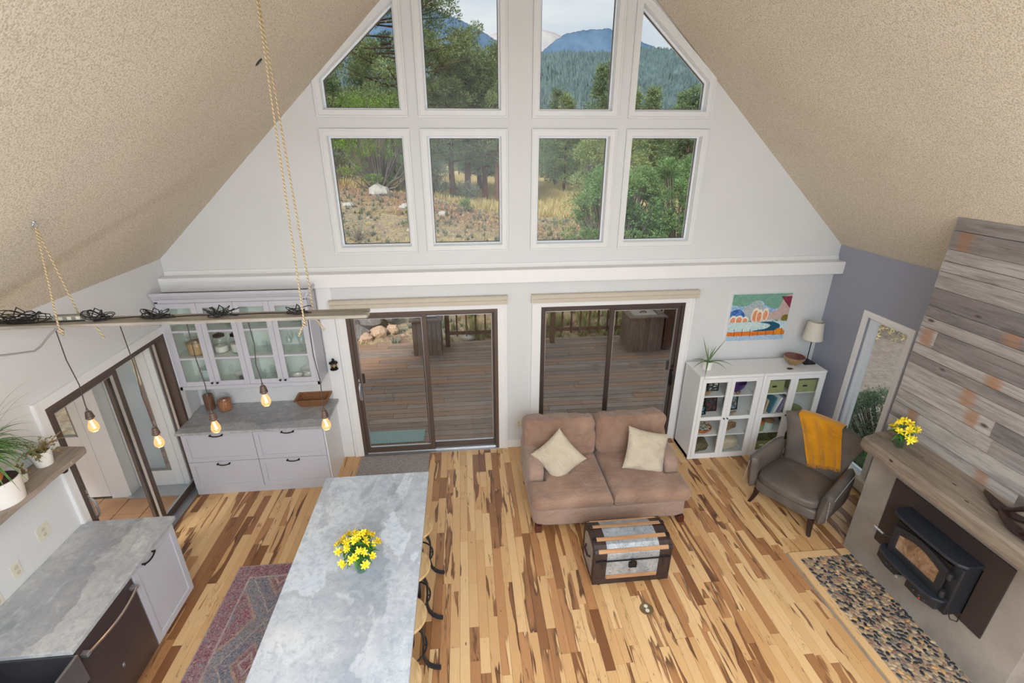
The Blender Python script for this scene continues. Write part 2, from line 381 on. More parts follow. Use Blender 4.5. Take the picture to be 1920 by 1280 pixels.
# window data
WX = [(-1.379, -.598), (-.351, .440), (.840, 1.638), (1.885, 2.686)]
ZB, ZT, ZU = 2.82, 3.982, 4.228
topz = lambda x: 4.504+.866*(x+1.384) if x < .64 else 4.504+.866*(2.70-x)
doorspan = [(-1.45, .375), (.918, 2.777)]
DT = 2.04
w = B(); th = .16
xs = sorted(set([XL-.15, XR+.15]+[a for p in WX+doorspan for a in p]))
def wallcell(x0, x1, z0, z1): w.box(x0, x1, D, D+th, z0, z1)
# below 2.82: doors
px = XL-.15
for a, b_ in doorspan: wallcell(px, a, -.18, DT); px = b_
wallcell(px, XR+.15, -.18, DT)
for a, b_ in doorspan: wallcell(a, b_, -.18, -.02)
wallcell(XL-.15, XR+.15, DT, ZB)
px = XL-.15
for a, b_ in WX: wallcell(px, a, ZB, ZT); px = b_
wallcell(px, XR+.15, ZB, ZT)
wallcell(XL-.15, XR+.15, ZT, ZU)
px = XL-.15
for a, b_ in WX:
    wallcell(px, a, ZU, 6.7)
    w.prism([(a, topz(a)), (b_, topz(b_)), (b_, 6.7), (a, 6.7)][::-1], 'y', D, D+th); px = b_
wallcell(px, XR+.15, ZU, 6.7)
struct(w.build('wall_back', M['white']))
# left wall, sliding door opening y 3.61..5.24
LY0, LY1, LZ = 3.61, 5.235, 1.99
w = B()
w.box(XL-.15, XL, YB, LY0, -.18, 2.9); w.box(XL-.15, XL, LY1, D, -.18, 2.9); w.box(XL-.15, XL, LY0, LY1, LZ, 2.9); w.box(XL-.15, XL, LY0, LY1, -.18, -.02)
struct(w.build('wall_left', M['white']))
RY0, RY1, RZ0, RZ1 = 4.325, 4.885, .10, 2.02
w = B()
w.box(XR, XR+.15, YB, RY0, -.18, 2.9); w.box(XR, XR+.15, RY1, D, -.18, 2.9); w.box(XR, XR+.15, RY0, RY1, RZ1, 2.9); w.box(XR, XR+.15, RY0, RY1, -.18, RZ0)
struct(w.build('wall_right', M['grey']))
struct(B().box(XL-.15, XR+.15, YB-.15, YB, -.18, 6.7).build('wall_rear_bounce', M['white']))  # unseen white wall, added to bounce the fill light forward
# ceiling slopes
w = B(); zt = roofz(XC)
w.prism([(XL-.5, ZE-SL*.5), (XL-.5, ZE+.25-SL*.5), (XC, zt+.25), (XC, zt)], 'y', YB, D+.3)
w.prism([(XC, zt), (XC, zt+.25), (XR+.5, ZE+.25-SL*.5), (XR+.5, ZE-SL*.5)], 'y', YB, D+.3)
# keep the eaves outside the side walls thin: underside continues past the walls
struct(w.build('ceiling', M['ceiling']))
# ledge beam across the back wall
w = B(); w.box(XL, XR, 5.435, D, 2.395, 2.55); w.prism([(5.555, 2.55), (D, 2.55), (D, 2.60), (5.575, 2.60)][::-1], 'x', XL, XR)
struct(w.build('trim_1', M['trimwhite'], bevel=.006))
# upper windows
def casing(poly, wd, d, y=D):
    """picture-frame casing around polygon (CCW seen from room), width wd, proud d of the wall"""
    n = len(poly); P = [Vector(p) for p in poly]; cx = sum(p.x for p in P)/n; cz = sum(p.y for p in P)/n
    def off(dist):
        out = []
        for i in range(n):
            a, b_, c = P[i-1], P[i], P[(i+1) % n]
            e1 = (b_-a).normalized(); e2 = (c-b_).normalized()
            n1 = Vector((e1.y, -e1.x)); n2 = Vector((e2.y, -e2.x))
            if n1.dot(Vector((a.x+b_.x-2*cx, a.y+b_.y-2*cz))) < 0: n1 = -n1
            if n2.dot(Vector((c.x+b_.x-2*cx, c.y+b_.y-2*cz))) < 0: n2 = -n2
            m = (n1+n2).normalized(); out.append(b_+m*(dist/max(.3, m.dot(n1))))
        return out
    return off
def ringmesh(b, inner, outer, y0, y1):
    n = len(inner); o = len(b.v)
    for L_, y in ((inner, y0), (outer, y0), (outer, y1), (inner, y1)):
        b.v += [(p[0], y, p[1]) for p in L_]
    for k in range(4):
        for i in range(n):
            j = (i+1) % n; a, c = k*n, ((k+1) % 4)*n
            b.f.append((o+a+i, o+a+j, o+c+j, o+c+i))
    return b
wi = 0
for (a, b_) in WX:
    for lower in (True, False):
        wi += 1
        if lower: poly = [(a, ZB), (b_, ZB), (b_, ZT), (a, ZT)]
        else: poly = [(a, ZU), (b_, ZU), (b_, topz(b_)), (a, topz(a))]
        off = casing(poly, 0, 0)
        fr = ringmesh(B(), off(-.001), off(.062), D-.018, D)
        ringmesh(fr, off(.052), off(.070), D-.028, D)
        root = struct(fr.build('window_%d' % wi, M['casing'], bevel=.003))
        ringmesh(B(), off(-.030), off(.0), D-.002, D+.125).build('sash', M['vinyl'], root, bevel=.002) if False else None
        ringmesh(B(), off(-.022), off(.0), D+.060, D+.125).build('window_frame', M['vinyl'], root, bevel=.003)
        ringmesh(B(), off(-.004), off(.0), D+.004, D+.060).build('jamb', M['trimwhite'], root)
        ringmesh(B(), off(-.028), off(-.020), D+.082, D+.092).build('gasket', M['darkframe'], root)
        ip = off(-.024)
        B().prism([(p[0], p[1]) for p in ip], 'y', D+.084, D+.090).build('pane', M['glass'], root)
# door trims (white casing) on the back wall
for i, (a, b_) in enumerate(doorspan):
    t_ = B(); z1 = 2.075
    for (x0, x1) in ((a-.115, a), (b_, b_+.115)):
        t_.box(x0, x1, D-.018, D, 0, z1); t_.box(x0 if x0 < a else x1-.03, x0+.03 if x0 < a else x1, D-.028, D-.0185, 0, z1)
    t_.box(a, b_, D-.018, D, DT, z1)
    t_.box(a-.115, b_+.115, D-.018, D, z1, DT+.11)
    struct(t_.build('trim_%d' % (i+2), M['trimwhite']))
# flat pilaster board left of door 1
struct(bx(-1.74, -1.575, D-.014, D, 0, 2.395).build('trim_4', M['trimwhite'], bevel=.004))
for n_, (a, b_) in enumerate(((.49, .80), (2.895, XR))):
    struct(bx(a, b_, D-.013, D, 0, .115).build('baseboard_back_%d' % (n_+1), M['trimwhite'], bevel=.004))
# -------- sliding doors
def dhandle(root, M4, m, name='handle'):
    b = B()
    pth = [(0, 0, -.095), (0, -.03, -.10), (0, -.052, -.07), (0, -.056, 0), (0, -.052, .07), (0, -.03, .10), (0, 0, .095)]
    b.tube(pth, .010, 8, M=M4); b.box(-.018, .018, -.008, .004, -.125, .125, M4); b.box(-.010, .010, -.02, .0, .15, .19, M4)
    return b.build(name, m, root, smooth=40)
def sliding(name, x0, x1, zt, ya, slide_left, fm, fm2, M4=None, hm=None):
    """frame in the local plane: x along width, y into wall (outside +), z up; built in world by M4"""
    M4 = M4 or Matrix.Identity(4)
    fr = B(); fw = .045
    fr.box(x0, x0+fw, ya-.02, ya+.13, 0, zt, M4); fr.box(x1-fw, x1, ya-.02, ya+.13, 0, zt, M4)
    fr.box(x0+fw, x1-fw, ya-.02, ya+.13, zt-fw, zt, M4)
    root = struct(fr.build(name, fm, bevel=.003))
    tr = B(); tr.box(x0, x1, ya-.03, ya+.13, -.02, .018, M4); tr.box(x0+.04, x1-.04, ya+.012, ya+.020, .018, .035, M4); tr.box(x0+.04, x1-.04, ya+.045, ya+.053, .018, .035, M4)
    tr.build('track', M['alu'], root)
    xm = (x0+x1)/2; st = .058
    for k, (a, b_) in enumerate(((x0+.03, xm+.04), (xm-.04, x1-.03))):
        inner = (k == 0) == slide_left
        yy = ya+.005 if inner else ya+.055
        p = B(); s1 = st if inner else .040
        p.box(a, a+s1, yy, yy+.035, .03, zt-.035, M4); p.box(b_-s1, b_, yy, yy+.035, .03, zt-.035, M4)
        p.box(a+s1, b_-s1, yy, yy+.035, .03, .03+(.085 if inner else .07), M4); p.box(a+s1, b_-s1, yy, yy+.035, zt-.035-.05, zt-.035, M4)
        po = p.build('sliding_panel' if inner else 'fixed_panel', fm if inner else fm2, root, bevel=.003)
        B().box(a+s1-.004, b_-s1+.004, yy+.014, yy+.020, .10, zt-.08, M4).build('pane', M['glass'], po)
        g = B()
        for q in ((a+s1, a+s1+.006, .11, zt-.09), (b_-s1-.006, b_-s1, .11, zt-.09)): g.box(q[0], q[1], yy+.004, yy+.03, q[2], q[3], M4)
        g.box(a+s1, b_-s1, yy+.004, yy+.03, .11, .117, M4); g.box(a+s1, b_-s1, yy+.004, yy+.03, zt-.092, zt-.085, M4)
        g.build('glazing_bead', M['alu'], po)
        if inner:
            hx = a+s1/2 if slide_left else b_-s1/2
            dhandle(po, M4 @ T(hx, yy, .97), hm or M['alu'])
            dh = B().box(hx+(.03 if slide_left else -.06), hx+(.06 if slide_left else -.03), yy+.035, yy+.06, 1.07, 1.20, M4); dh.build('outer_pull', M['darkframe'], po)
    return root
sliding('door_1', -1.45, .375, DT, D, True, M['brownframe'], M['brownframe'])
sliding('door_2', .918, 2.777, DT, D, False, M['darkframe'], M['brownframe'], hm=M['black'])
# left wall sliding door: local x -> world +y, local y(out) -> world -x
ML = Matrix(((0, -1, 0, XL), (1, 0, 0, 0), (0, 0, 1, 0), (0, 0, 0, 1)))
sliding('door_3', LY0, LY1, LZ, 0, True, M['brownframe'], M['brownframe'], ML)
t_ = B()
t_.box(XL, XL+.018, LY0-.085, LY0, 0, LZ); t_.box(XL, XL+.018, LY1, LY1+.085, 0, LZ); t_.box(XL, XL+.018, LY0-.085, LY1+.085, LZ, LZ+.06)
t_.box(XL+.0185, XL+.028, LY0-.085, LY0-.06, 0, LZ+.06); t_.box(XL, XL+.028, LY0-.085, LY1+.085, LZ+.06, LZ+.085)
struct(t_.build('trim_5', M['trimwhite']))
# right window
t_ = B(); c = .068
t_.box(XR-.018, XR, RY0-c, RY0, 0.1, RZ1); t_.box(XR-.018, XR, RY1, RY1+c, 0.1, RZ1); t_.box(XR-.018, XR, RY0-c, RY1+c, RZ1, RZ1+c)
r9 = struct(t_.build('window_9', M['trimwhite']))
f = B()
for (y0, y1, z0, z1) in ((RY0, RY0+.03, RZ0, RZ1), (RY1-.03, RY1, RZ0, RZ1), (RY0+.03, RY1-.03, RZ1-.03, RZ1), (RY0+.03, RY1-.03, RZ0, RZ0+.035)): f.box(XR+.03, XR+.15, y0, y1, z0, z1)
f.build('window_frame', M['vinyl'], r9, bevel=.003)
g = B()
for (y0, y1, z0, z1) in ((RY0+.03, RY0+.055, RZ0+.03, RZ1-.03), (RY1-.055, RY1-.03, RZ0+.03, RZ1-.03), (RY0+.055, RY1-.055, RZ1-.055, RZ1-.03), (RY0+.055, RY1-.055, RZ0+.03, RZ0+.06)): g.box(XR+.08, XR+.115, y0, y1, z0, z1)
g.build('sash', M['plastic_grey'] if False else M['vinyl'], r9, bevel=.002)
bx(XR+.094, XR+.100, RY0+.05, RY1-.05, RZ0+.05, RZ1-.05).build('pane', M['glass'], r9)
# headrails over the two doors
for i, (a, b_, lab) in enumerate(((-1.60, .497, 'long tan metal blind headrail above the left glass patio door'), (.795, 2.915, 'long tan metal blind headrail above the right glass patio door behind the sofa'))):
    o = thing('blind_headrail', lab, 'blind', ((a+b_)/2, D, 2.11)); h = (b_-a)/2
    B().prism([(-.075, .0), (-.075, .045), (-.06, .055), (-.06, .085), (-.05, .10), (0, .10), (0, 0)], 'x', -h, h).build('rail', M['valance'], o, bevel=.003)
    [B().box(q-.0035, q+.0035, -.078, 0, -.002, .103).build('end_cap', M['ivory'], o) for q in (-h, h)]
    for k in (-.75, 0, .75):
        B().lathe([(.010, 0), (.010, .012), (.004, .016)], 10, (k*h*1.0, -.045, .098)).build('bracket_knob', M['alu'], o, smooth=40)
# baseboard heater under right window
o = thing('baseboard_heater', 'low ivory baseboard heater along the grey wall beneath the tall window', 'heater', (XR, 4.2, 0))
B().prism([(-.065, .02), (-.065, .055), (-.072, .06), (-.072, .15), (-.05, .175), (0, .18), (0, .02)], 'y', -.72, 1.36).build('cover', M['ivory'], o, bevel=.003)
bx(-.055, -.004, -.70, 1.34, 0, .02).build('base', M['alu'], o)
# ================================================================ KITCHEN SIDE
def shaker(b, x0, x1, z0, z1, y=0, rail=.055, t=.019, glass=False, M4=None, bars=()):
    """shaker front facing -y: front at y, back at y+t"""
    b.box(x0, x0+rail, y, y+t, z0, z1, M4); b.box(x1-rail, x1, y, y+t, z0, z1, M4)
    b.box(x0+rail, x1-rail, y, y+t, z0, z0+rail, M4); b.box(x0+rail, x1-rail, y, y+t, z1-rail, z1, M4)
    if not glass: b.box(x0+rail, x1-rail, y+.009, y+t, z0+rail, z1-rail, M4)
    for z in bars: b.box(x0+rail, x1-rail, y+.002, y+t-.002, z-.012, z+.012, M4)
    return b
def barpull(cx, cz, y, w=.13, M4=None):
    b = B(); M5 = (M4 or Matrix.Identity(4)) @ T(cx, y, cz)
    b.tube([(-w/2, -.022, .004), (-w/4, -.028, -.004), (0, -.03, -.006), (w/4, -.028, -.004), (w/2, -.022, .004)], .0065, 8, M=M5)
    for s in (-1, 1): b.lathe([(.011, -.024), (.011, -.018), (.006, -.014), (.008, 0)], 10, M=M5 @ T(s*w/2, 0, .004, rx=-PI/2) @ T(0, 0, 0))
    return b
# ---- sideboard base
sx0, sx1, sy, sb = -3.30, -1.725, 4.965, D-.003
o = thing('base_cabinet', 'lilac-grey base cabinet of four wide drawers on the back wall', 'cabinet', (0, 0, 0))
b = B(); b.box(sx0, sx1, sy+.02, sb, .0, .865); b.build('body', M['lilac'], o, bevel=.002)
bx(sx0-.001, sx1+.001, sy+.012, sy+.02, 0, .085).build('plinth', M['lilac'], o, bevel=.002)
bx(sx1, sx1+.012, sy+.02, sb, 0, .865).build('lit_end_panel', M['trimwhite'], o, bevel=.002)  # white over lilac: brightness of the lit side put into the colour
mid = (sx0+sx1)/2
for (a, b_) in ((sx0+.004, mid-.003), (mid+.003, sx1-.004)):
    for (z0, z1) in ((.09, .467), (.473, .858)):
        d = shaker(B(), a, b_, z0, z1, sy).build('drawer', M['lilac'], o, bevel=.002)
        barpull((a+b_)/2, z1-.027, sy).build('handle', M['black'], d, smooth=40)
o = tag(bx(-3.325, -1.675, 4.92, sb, .868, .90).build('countertop', M['marble3'], bevel=.003), 'grey veined marble slab on the four-drawer cabinet by the back wall', 'countertop')
# ---- wall cabinet
ux0, ux1, uy, uz0, uz1 = -3.325, -1.755, 5.25, 1.275, 2.345
o = thing('wall_cabinet', 'lilac-grey wall cabinet with four glass doors full of crockery', 'cabinet')
b = B(); b.box(ux0, ux0+.018, uy+.02, sb, uz0, uz1); b.box(ux1-.018, ux1, uy+.02, sb, uz0, uz1); b.box(ux0+.018, ux1-.018, uy+.02, sb, uz0, uz0+.035); b.box(ux0+.018, ux1-.018, uy+.02, sb, uz1-.02, uz1); b.box(ux0, ux1, sb-.012, sb, uz0, uz1)
xm = (ux0+ux1)/2; b.box(xm-.009, xm+.009, uy+.02, sb, uz0, uz1)
b.build('carcass', M['lilac'], o)
M['cabin'] = pm('pale_cabinet_lining', srgb(224, 230, 224), .5, var=(5, .01))
for z in (1.655, 1.985): bx(ux0+.0185, xm-.0095, uy+.03, sb-.014, z, z+.018).build('shelf', M['cabin'], o); bx(xm+.0095, ux1-.0185, uy+.03, sb-.014, z, z+.018).build('shelf', M['cabin'], o)
for (a, c) in ((ux0+.0185, xm-.0095), (xm+.0095, ux1-.0185)): B().box(a, c, sb-.0135, sb-.0122, uz0+.035, uz1-.02).box(a, a+.001, uy+.03, sb-.014, uz0+.035, uz1-.02).box(c-.001, c, uy+.03, sb-.014, uz0+.035, uz1-.02).box(a, c, uy+.03, sb-.014, uz0+.035, uz0+.0355).build('cabinet_lining', M['cabin'], o)
b = B(); b.box(ux0, ux1, uy, uy+.02, uz0, 1.318); b.box(ux0, ux0+.03, uy, uy+.02, uz0, uz1); b.box(ux1-.03, ux1, uy, uy+.02, uz0, uz1); b.box(ux0, ux1, uy, uy+.02, 2.325, 2.36)
b.build('face_frame', M['lilac'], o)
dw = (ux1-ux0-.06)/4
for k in range(4):
    a = ux0+.03+k*dw+.0015; c = a+dw-.003
    d = shaker(B(), a, c, 1.322, 2.322, uy-.004, .058, .02, True, None, (1.664, 1.994)).build('door', M['lilac'], o, bevel=.002)
    bx(a+.056, c-.056, uy+.005, uy+.009, 1.378, 2.266).build('pane', M['cabglass'], d)
    kx = c-.028 if k % 2 == 0 else a+.028
    B().lathe([(.006, 0), (.005, .012), (.012, .018), (.014, .024), (.009, .029), (0, .030)], 10, M=T(kx, uy-.004, 1.365, rx=PI/2)).build('knob', M['black'], d, smooth=40)
prof = [(0, 2.345), (-.012, 2.345), (-.014, 2.365), (-.03, 2.38), (-.055, 2.42), (-.06, 2.44), (-.06, 2.452), (-.045, 2.452), (0, 2.36)]
cr = B(); cr.prism([(uy+p[0], p[1]) for p in prof], 'x', ux0, ux1+.05); cr.prism([(ux1-p[0], p[1]) for p in prof][::-1], 'y', uy-.05, 5.425)
cr.build('crown_molding', M['lilac'], o)
bx(ux0, ux1, uy, 5.56, 2.345, 2.352).build('top_panel', M['shelfwood'], o, attr=(.5, 0, .1, 1))
# contents
def jar(name, lab, cat, x, y, z, r, h, fill, fillm, lidm, group=None, clamp=False, lid_h=.02):
    t_ = thing(name, lab, cat, (x, y, z), 0, group)
    B().lathe([(0, 0), (r*.92, 0), (r, .012), (r, h*.72), (r*.8, h*.86), (r*.74, h*.88)], 20).build('glass_body', M['clearglass'], t_, smooth=50)
    if fill: B().lathe([(0, .006), (r*.90, .008), (r*.95, .02), (r*.95, h*fill*.93), (r*.5, h*fill), (0, h*(fill+.03))], 16).build('contents', fillm, t_, smooth=50)
    B().lathe([(r*.80, 0), (r*.80, lid_h), (r*.6, lid_h+.01), (r*.15, lid_h+.012), (r*.15, lid_h+.02), (r*.10, lid_h+.03), (0, lid_h+.03)], 16, (0, 0, h*.86)).build('lid', lidm, t_, smooth=40)
    if clamp: B().tube([(-r*.8, 0, h*.8), (-r*.95, -.01, h*.9), (-r*.3, -r*.9, h*.98), (r*.3, -r*.9, h*.98), (r*.95, -.01, h*.9), (r*.8, 0, h*.8)], .003, 6).build('clamp', M['alu'], t_, smooth=40)
    return t_
M['flour'] = pm('flour', srgb(238, 234, 226), .9, var=(20, .03)); M['oats'] = pm('grain', srgb(196, 158, 112), .9, var=(70, .25), bump=(120, .5, .003))
M['nuts'] = pm('pine_cones', srgb(122, 82, 56), .85, var=(55, .5), bump=(60, .9, .01)); M['cookies'] = pm('dried_fruit', srgb(176, 116, 78), .8, var=(45, .35), bump=(45, .9, .01))
def bowl(name, lab, cat, x, y, z, r, h, m, group=None, n=20, root=True):
    p = [(0, 0), (r*.45, 0), (r*.5, .006), (r*.85, h*.55), (r, h), (r*.96, h), (r*.8, h*.55), (r*.4, .014), (0, .012)]
    return tag(B().lathe(p, n).build(name, m, loc=(x, y, z), smooth=50), lab, cat, group)
def glass_(lab, x, y, z, r, h, group, stem=False):
    if stem: p = [(0, 0), (r*.8, 0), (r*.8, .003), (.005, .008), (.005, h*.45), (r*.7, h*.55), (r, h*.75), (r*.85, h), (r*.82, h), (r*.95, h*.75), (r*.6, h*.56), (0, h*.5)]
    else: p = [(0, 0), (r*.8, 0), (r, h), (r*.94, h), (r*.74, .008), (0, .008)]
    return tag(B().lathe(p, 14).build('wine_glass' if stem else 'drinking_glass', M['clearglass'], loc=(x, y, z), smooth=50), lab, 'glass', group)
S1, S2, S3 = 1.311, 1.674, 2.004
jar('storage_jar', 'large clear jar of tan grain behind the leftmost cabinet door', 'jar', -3.10, 5.40, S2, .105, .235, .66, M['oats'], M['clearglass'], clamp=True)
jar('storage_jar', 'black-lidded jar a third full of pale grain, left of the flour jar', 'jar', -2.85, 5.42, S2, .075, .22, .38, M['flour'], M['black'])
jar('storage_jar', 'black-lidded glass jar half full of white flour in the wall cabinet', 'jar', -2.655, 5.42, S2, .082, .23, .5, M['flour'], M['black'])
for i, (x, y) in enumerate(((-2.45, 5.35), (-2.37, 5.44), (-2.30, 5.36), (-2.22, 5.46))): glass_('clear tumbler, '+('front left', 'back left', 'front right', 'back right')[i]+' of four on the middle shelf behind the third glass door', x, y, S2, .034, .12, 'tumblers on the middle cabinet shelf')
for i, (x, y) in enumerate(((-2.06, 5.36), (-1.98, 5.47), (-1.92, 5.35), (-1.85, 5.46), (-2.08, 5.48))): glass_(('front left', 'back centre', 'front centre', 'back right', 'back left')[i]+' stemmed wine glass on the middle shelf behind the rightmost cabinet door', x, y, S2, .038, .19, 'wine glasses on the middle cabinet shelf', True)
for i, (x, y) in enumerate(((-2.43, 5.37), (-2.35, 5.47), (-2.27, 5.36), (-2.20, 5.47))): glass_('ribbed clear tumbler, '+('front left', 'back left', 'front right', 'back right')[i]+' of four on the bottom shelf behind the third door', x, y, S1, .040, .13, 'tumblers on the bottom cabinet shelf')
t_ = thing('mixing_bowl', 'tall pale mint lidded bowl at the left of the bottom cabinet shelf', 'bowl', (-3.06, 5.44, S1))
B().lathe([(0, 0), (.06, 0), (.085, .03), (.088, .13), (.080, .13), (.0, .12)], 24).build('bowl_body', M['ceramic_mint'], t_, smooth=40)
B().lathe([(.082, 0), (.094, .006), (.094, .025), (.085, .03), (.08, .03), (.05, .02), (0, .02)], 24, (0, 0, .13)).build('lid', M['ceramic_mint'], t_, smooth=40)
bowl('serving_dish', 'shallow pale dish in front of the tall mint bowl', 'dish', -3.13, 5.33, S1, .085, .035, M['ceramic_mint'])
bowl('small_bowl', 'little square-shouldered white bowl right of the shallow pale dish', 'bowl', -2.955, 5.335, S1, .045, .05, M['ceramic'])
bowl('serving_bowl', 'wide white bowl beside the slim white bottle in the cabinet', 'bowl', -2.72, 5.46, S1, .075, .06, M['ceramic'])
tag(B().lathe([(0, 0), (.03, 0), (.036, .03), (.034, .09), (.014, .13), (.013, .17), (.018, .175), (0, .176)], 18).build('bottle', M['ceramic'], loc=(-2.62, 5.50, S1), smooth=50), 'slim white ceramic bottle at the back of the bottom cabinet shelf', 'bottle')
tag(B().lathe([(0, 0), (.03, 0), (.038, .05), (.042, .07), (.037, .07), (.028, .008), (0, .008)], 18).build('metal_cup', M['alu'], loc=(-2.655, 5.345, S1), smooth=50), 'small pewter cup on the bottom cabinet shelf', 'cup')
tag(B().lathe([(0, 0), (.025, 0), (.03, .06), (.028, .15), (.025, .16), (0, .16)], 16).build('carafe', M['clearglass'], loc=(-2.83, 5.47, S1), smooth=50), 'clear glass carafe left of the wide white bowl', 'carafe')
bowl('cereal_bowl', 'white cereal bowl, left of the front pair behind the rightmost door', 'bowl', -2.03, 5.335, S1, .058, .062, M['ceramic'])
bowl('cereal_bowl', 'white cereal bowl, right of the front pair behind the rightmost door', 'bowl', -1.90, 5.335, S1, .062, .065, M['ceramic'])
bowl('cereal_bowl', 'big white bowl propped behind the front pair of bowls', 'bowl', -1.95, 5.48, S1, .085, .075, M['ceramic'])
bowl('teacup', 'tiny white cup at the right end of the bottom cabinet shelf', 'cup', -1.815, 5.33, S1, .026, .045, M['ceramic'])
bowl('glass_bowl', 'round clear bowl on the top cabinet shelf, leftmost door', 'bowl', -3.08, 5.4, S3, .09, .12, M['clearglass'])
tag(B().lathe([(0, 0), (.05, 0), (.055, .1), (.045, .22), (.05, .25), (.046, .25), (.04, .21), (.048, .1), (.0, .01)], 18).build('glass_pitcher', M['clearglass'], loc=(-2.75, 5.42, S3), smooth=50), 'tall clear pitcher on the top cabinet shelf, second door', 'pitcher')
bowl('cake_stand', 'wide clear cake dish on the top cabinet shelf, third door', 'dish', -2.33, 5.42, S3, .12, .09, M['clearglass'])
bowl('glass_bowl', 'clear salad bowl on the top cabinet shelf, rightmost door', 'bowl', -1.95, 5.42, S3, .11, .10, M['clearglass'])
# on the sideboard
jar('storage_jar', 'tall slim glass jar of brown pine cones on the marble sideboard', 'jar', -3.17, 5.46, .90, .058, .27, .78, M['nuts'], M['clearglass'])
jar('storage_jar', 'squat glass jar of orange-brown dried fruit on the marble sideboard', 'jar', -2.985, 5.44, .90, .078, .20, .7, M['cookies'], M['clearglass'])
M['wicker'] = None
t = NT('woven_wicker'); v = t.pos(); wv = t.n('ShaderNodeTexWave', {'Vector': v, 'Scale': 30, 'Distortion': 2.5, 'Detail': 2}, wave_type='BANDS', bands_direction='Z').outputs[1]
w2 = t.n('ShaderNodeTexWave', {'Vector': v, 'Scale': 22, 'Distortion': 1.5}, wave_type='BANDS', bands_direction='X').outputs[1]
h = t.math('MULTIPLY', wv, w2); t.set(col=t.mix(h, srgb(112, 70, 42), srgb(206, 150, 100)), rough=.7); t.bump(h, .8, .006); M['wicker'] = t.m
o = thing('wicker_basket', 'rectangular brown wicker basket on the right end of the sideboard', 'basket', (-1.94, 5.46, .90), .02)
b = B(); wdt, dp, hh = .165, .08, .095
def tray(b, w0, d0, w1, d1, h, t_=.008):
    P = lambda w_, d_, z: [(-w_, -d_, z), (w_, -d_, z), (w_, d_, z), (-w_, d_, z)]
    vs = P(w0, d0, 0)+P(w1, d1, h)+P(w1-t_, d1-t_, h)+P(w0-t_, d0-t_, t_)
    fs = [(3, 2, 1, 0), (12, 13, 14, 15)]
    for k in range(3):
        for i in range(4): j = (i+1) % 4; fs.append((k*4+i, k*4+j, k*4+4+j, k*4+4+i))
    return b.add(vs, fs)
tray(b, .145, .065, .185, .10, hh); b.build('basket_body', M['wicker'], o)
b = B()
for k in range(4):
    a = [(-.205, -.12), (.205, -.12), (.205, .12), (-.205, .12)]; p, q = a[k], a[(k+1) % 4]
    b.add([(p[0], p[1], hh+.006), (q[0], q[1], hh+.006), (q[0]*.87, q[1]*.8, hh), (p[0]*.87, p[1]*.8, hh), (p[0], p[1], hh+.016), (q[0], q[1], hh+.016), (q[0]*.87, q[1]*.8, hh+.012), (p[0]*.87, p[1]*.8, hh+.012)], [(0, 1, 2, 3), (7, 6, 5, 4), (0, 4, 5, 1), (3, 2, 6, 7)])
b.build('rim', M['wicker'], o)
# small lantern on wall
o = thing('wall_lantern', 'tiny dark metal lantern hanging on the wall left of the patio door', 'lantern', (-1.655, D-.003-.014, 1.335))
B().lathe([(0, 0), (.05, .0), (.052, .008), (.03, .02), (.03, .028)], 8, (0, -.045, 0)).build('base', M['black'], o)
B().lathe([(.028, .028), (.03, .085)], 12, (0, -.045, 0)).build('candle_glass', M['amberglass'], o)
B().lathe([(.012, .026), (.012, .07)], 10, (0, -.045, 0)).build('candle', M['ivory'], o)
b = B().lathe([(.056, .085), (.05, .095), (.03, .108), (.012, .116), (.012, .13), (.018, .135), (0, .150)], 8, (0, -.045, 0))
for k in range(4): b.tube([(.034*math.cos(k*PI/2), -.045+.034*math.sin(k*PI/2), .01), (.034*math.cos(k*PI/2), -.045+.034*math.sin(k*PI/2), .09)], .004, 5)
b.box(-.006, .006, -.045, 0, .10, .112); b.build('roof', M['black'], o)

# ---- left counter run
cx = -2.602
o = tag(bx(XL+.003, cx, 2.34, 3.553, .885, .92).build('countertop', M['marble2'], bevel=.003), 'long grey-white marble counter below the wooden wall shelf', 'countertop')
o['label'] = 'pale marble worktop with a grey band, over the dishwasher'
MF = Matrix(((0, -1, 0, 0), (1, 0, 0, 0), (0, 0, 1, 0), (0, 0, 0, 1)))  # local x->+y, local -y -> +x
def onx(x): return Matrix(((0, -1, 0, x), (1, 0, 0, 0), (0, 0, 1, 0), (0, 0, 0, 1)))
o = thing('end_cabinet', 'lilac-grey end cabinet with one panelled door beside the dishwasher', 'cabinet')
bx(XL+.003, cx-.045, 2.965, 3.53, .09, .884).build('body', M['lilac'], o, bevel=.002)
bx(XL+.003, cx-.10, 2.965, 3.50, 0, .09).build('toe_kick', M['lilac'], o)
d = shaker(B(), 2.972, 3.526, .10, .875, 0, .06, .019, M4=onx(cx-.026)).build('door', M['lilac'], o, bevel=.002)
barpull(3.16, .845, 0, .13, onx(cx-.026)).build('handle', M['black'], d, smooth=40)
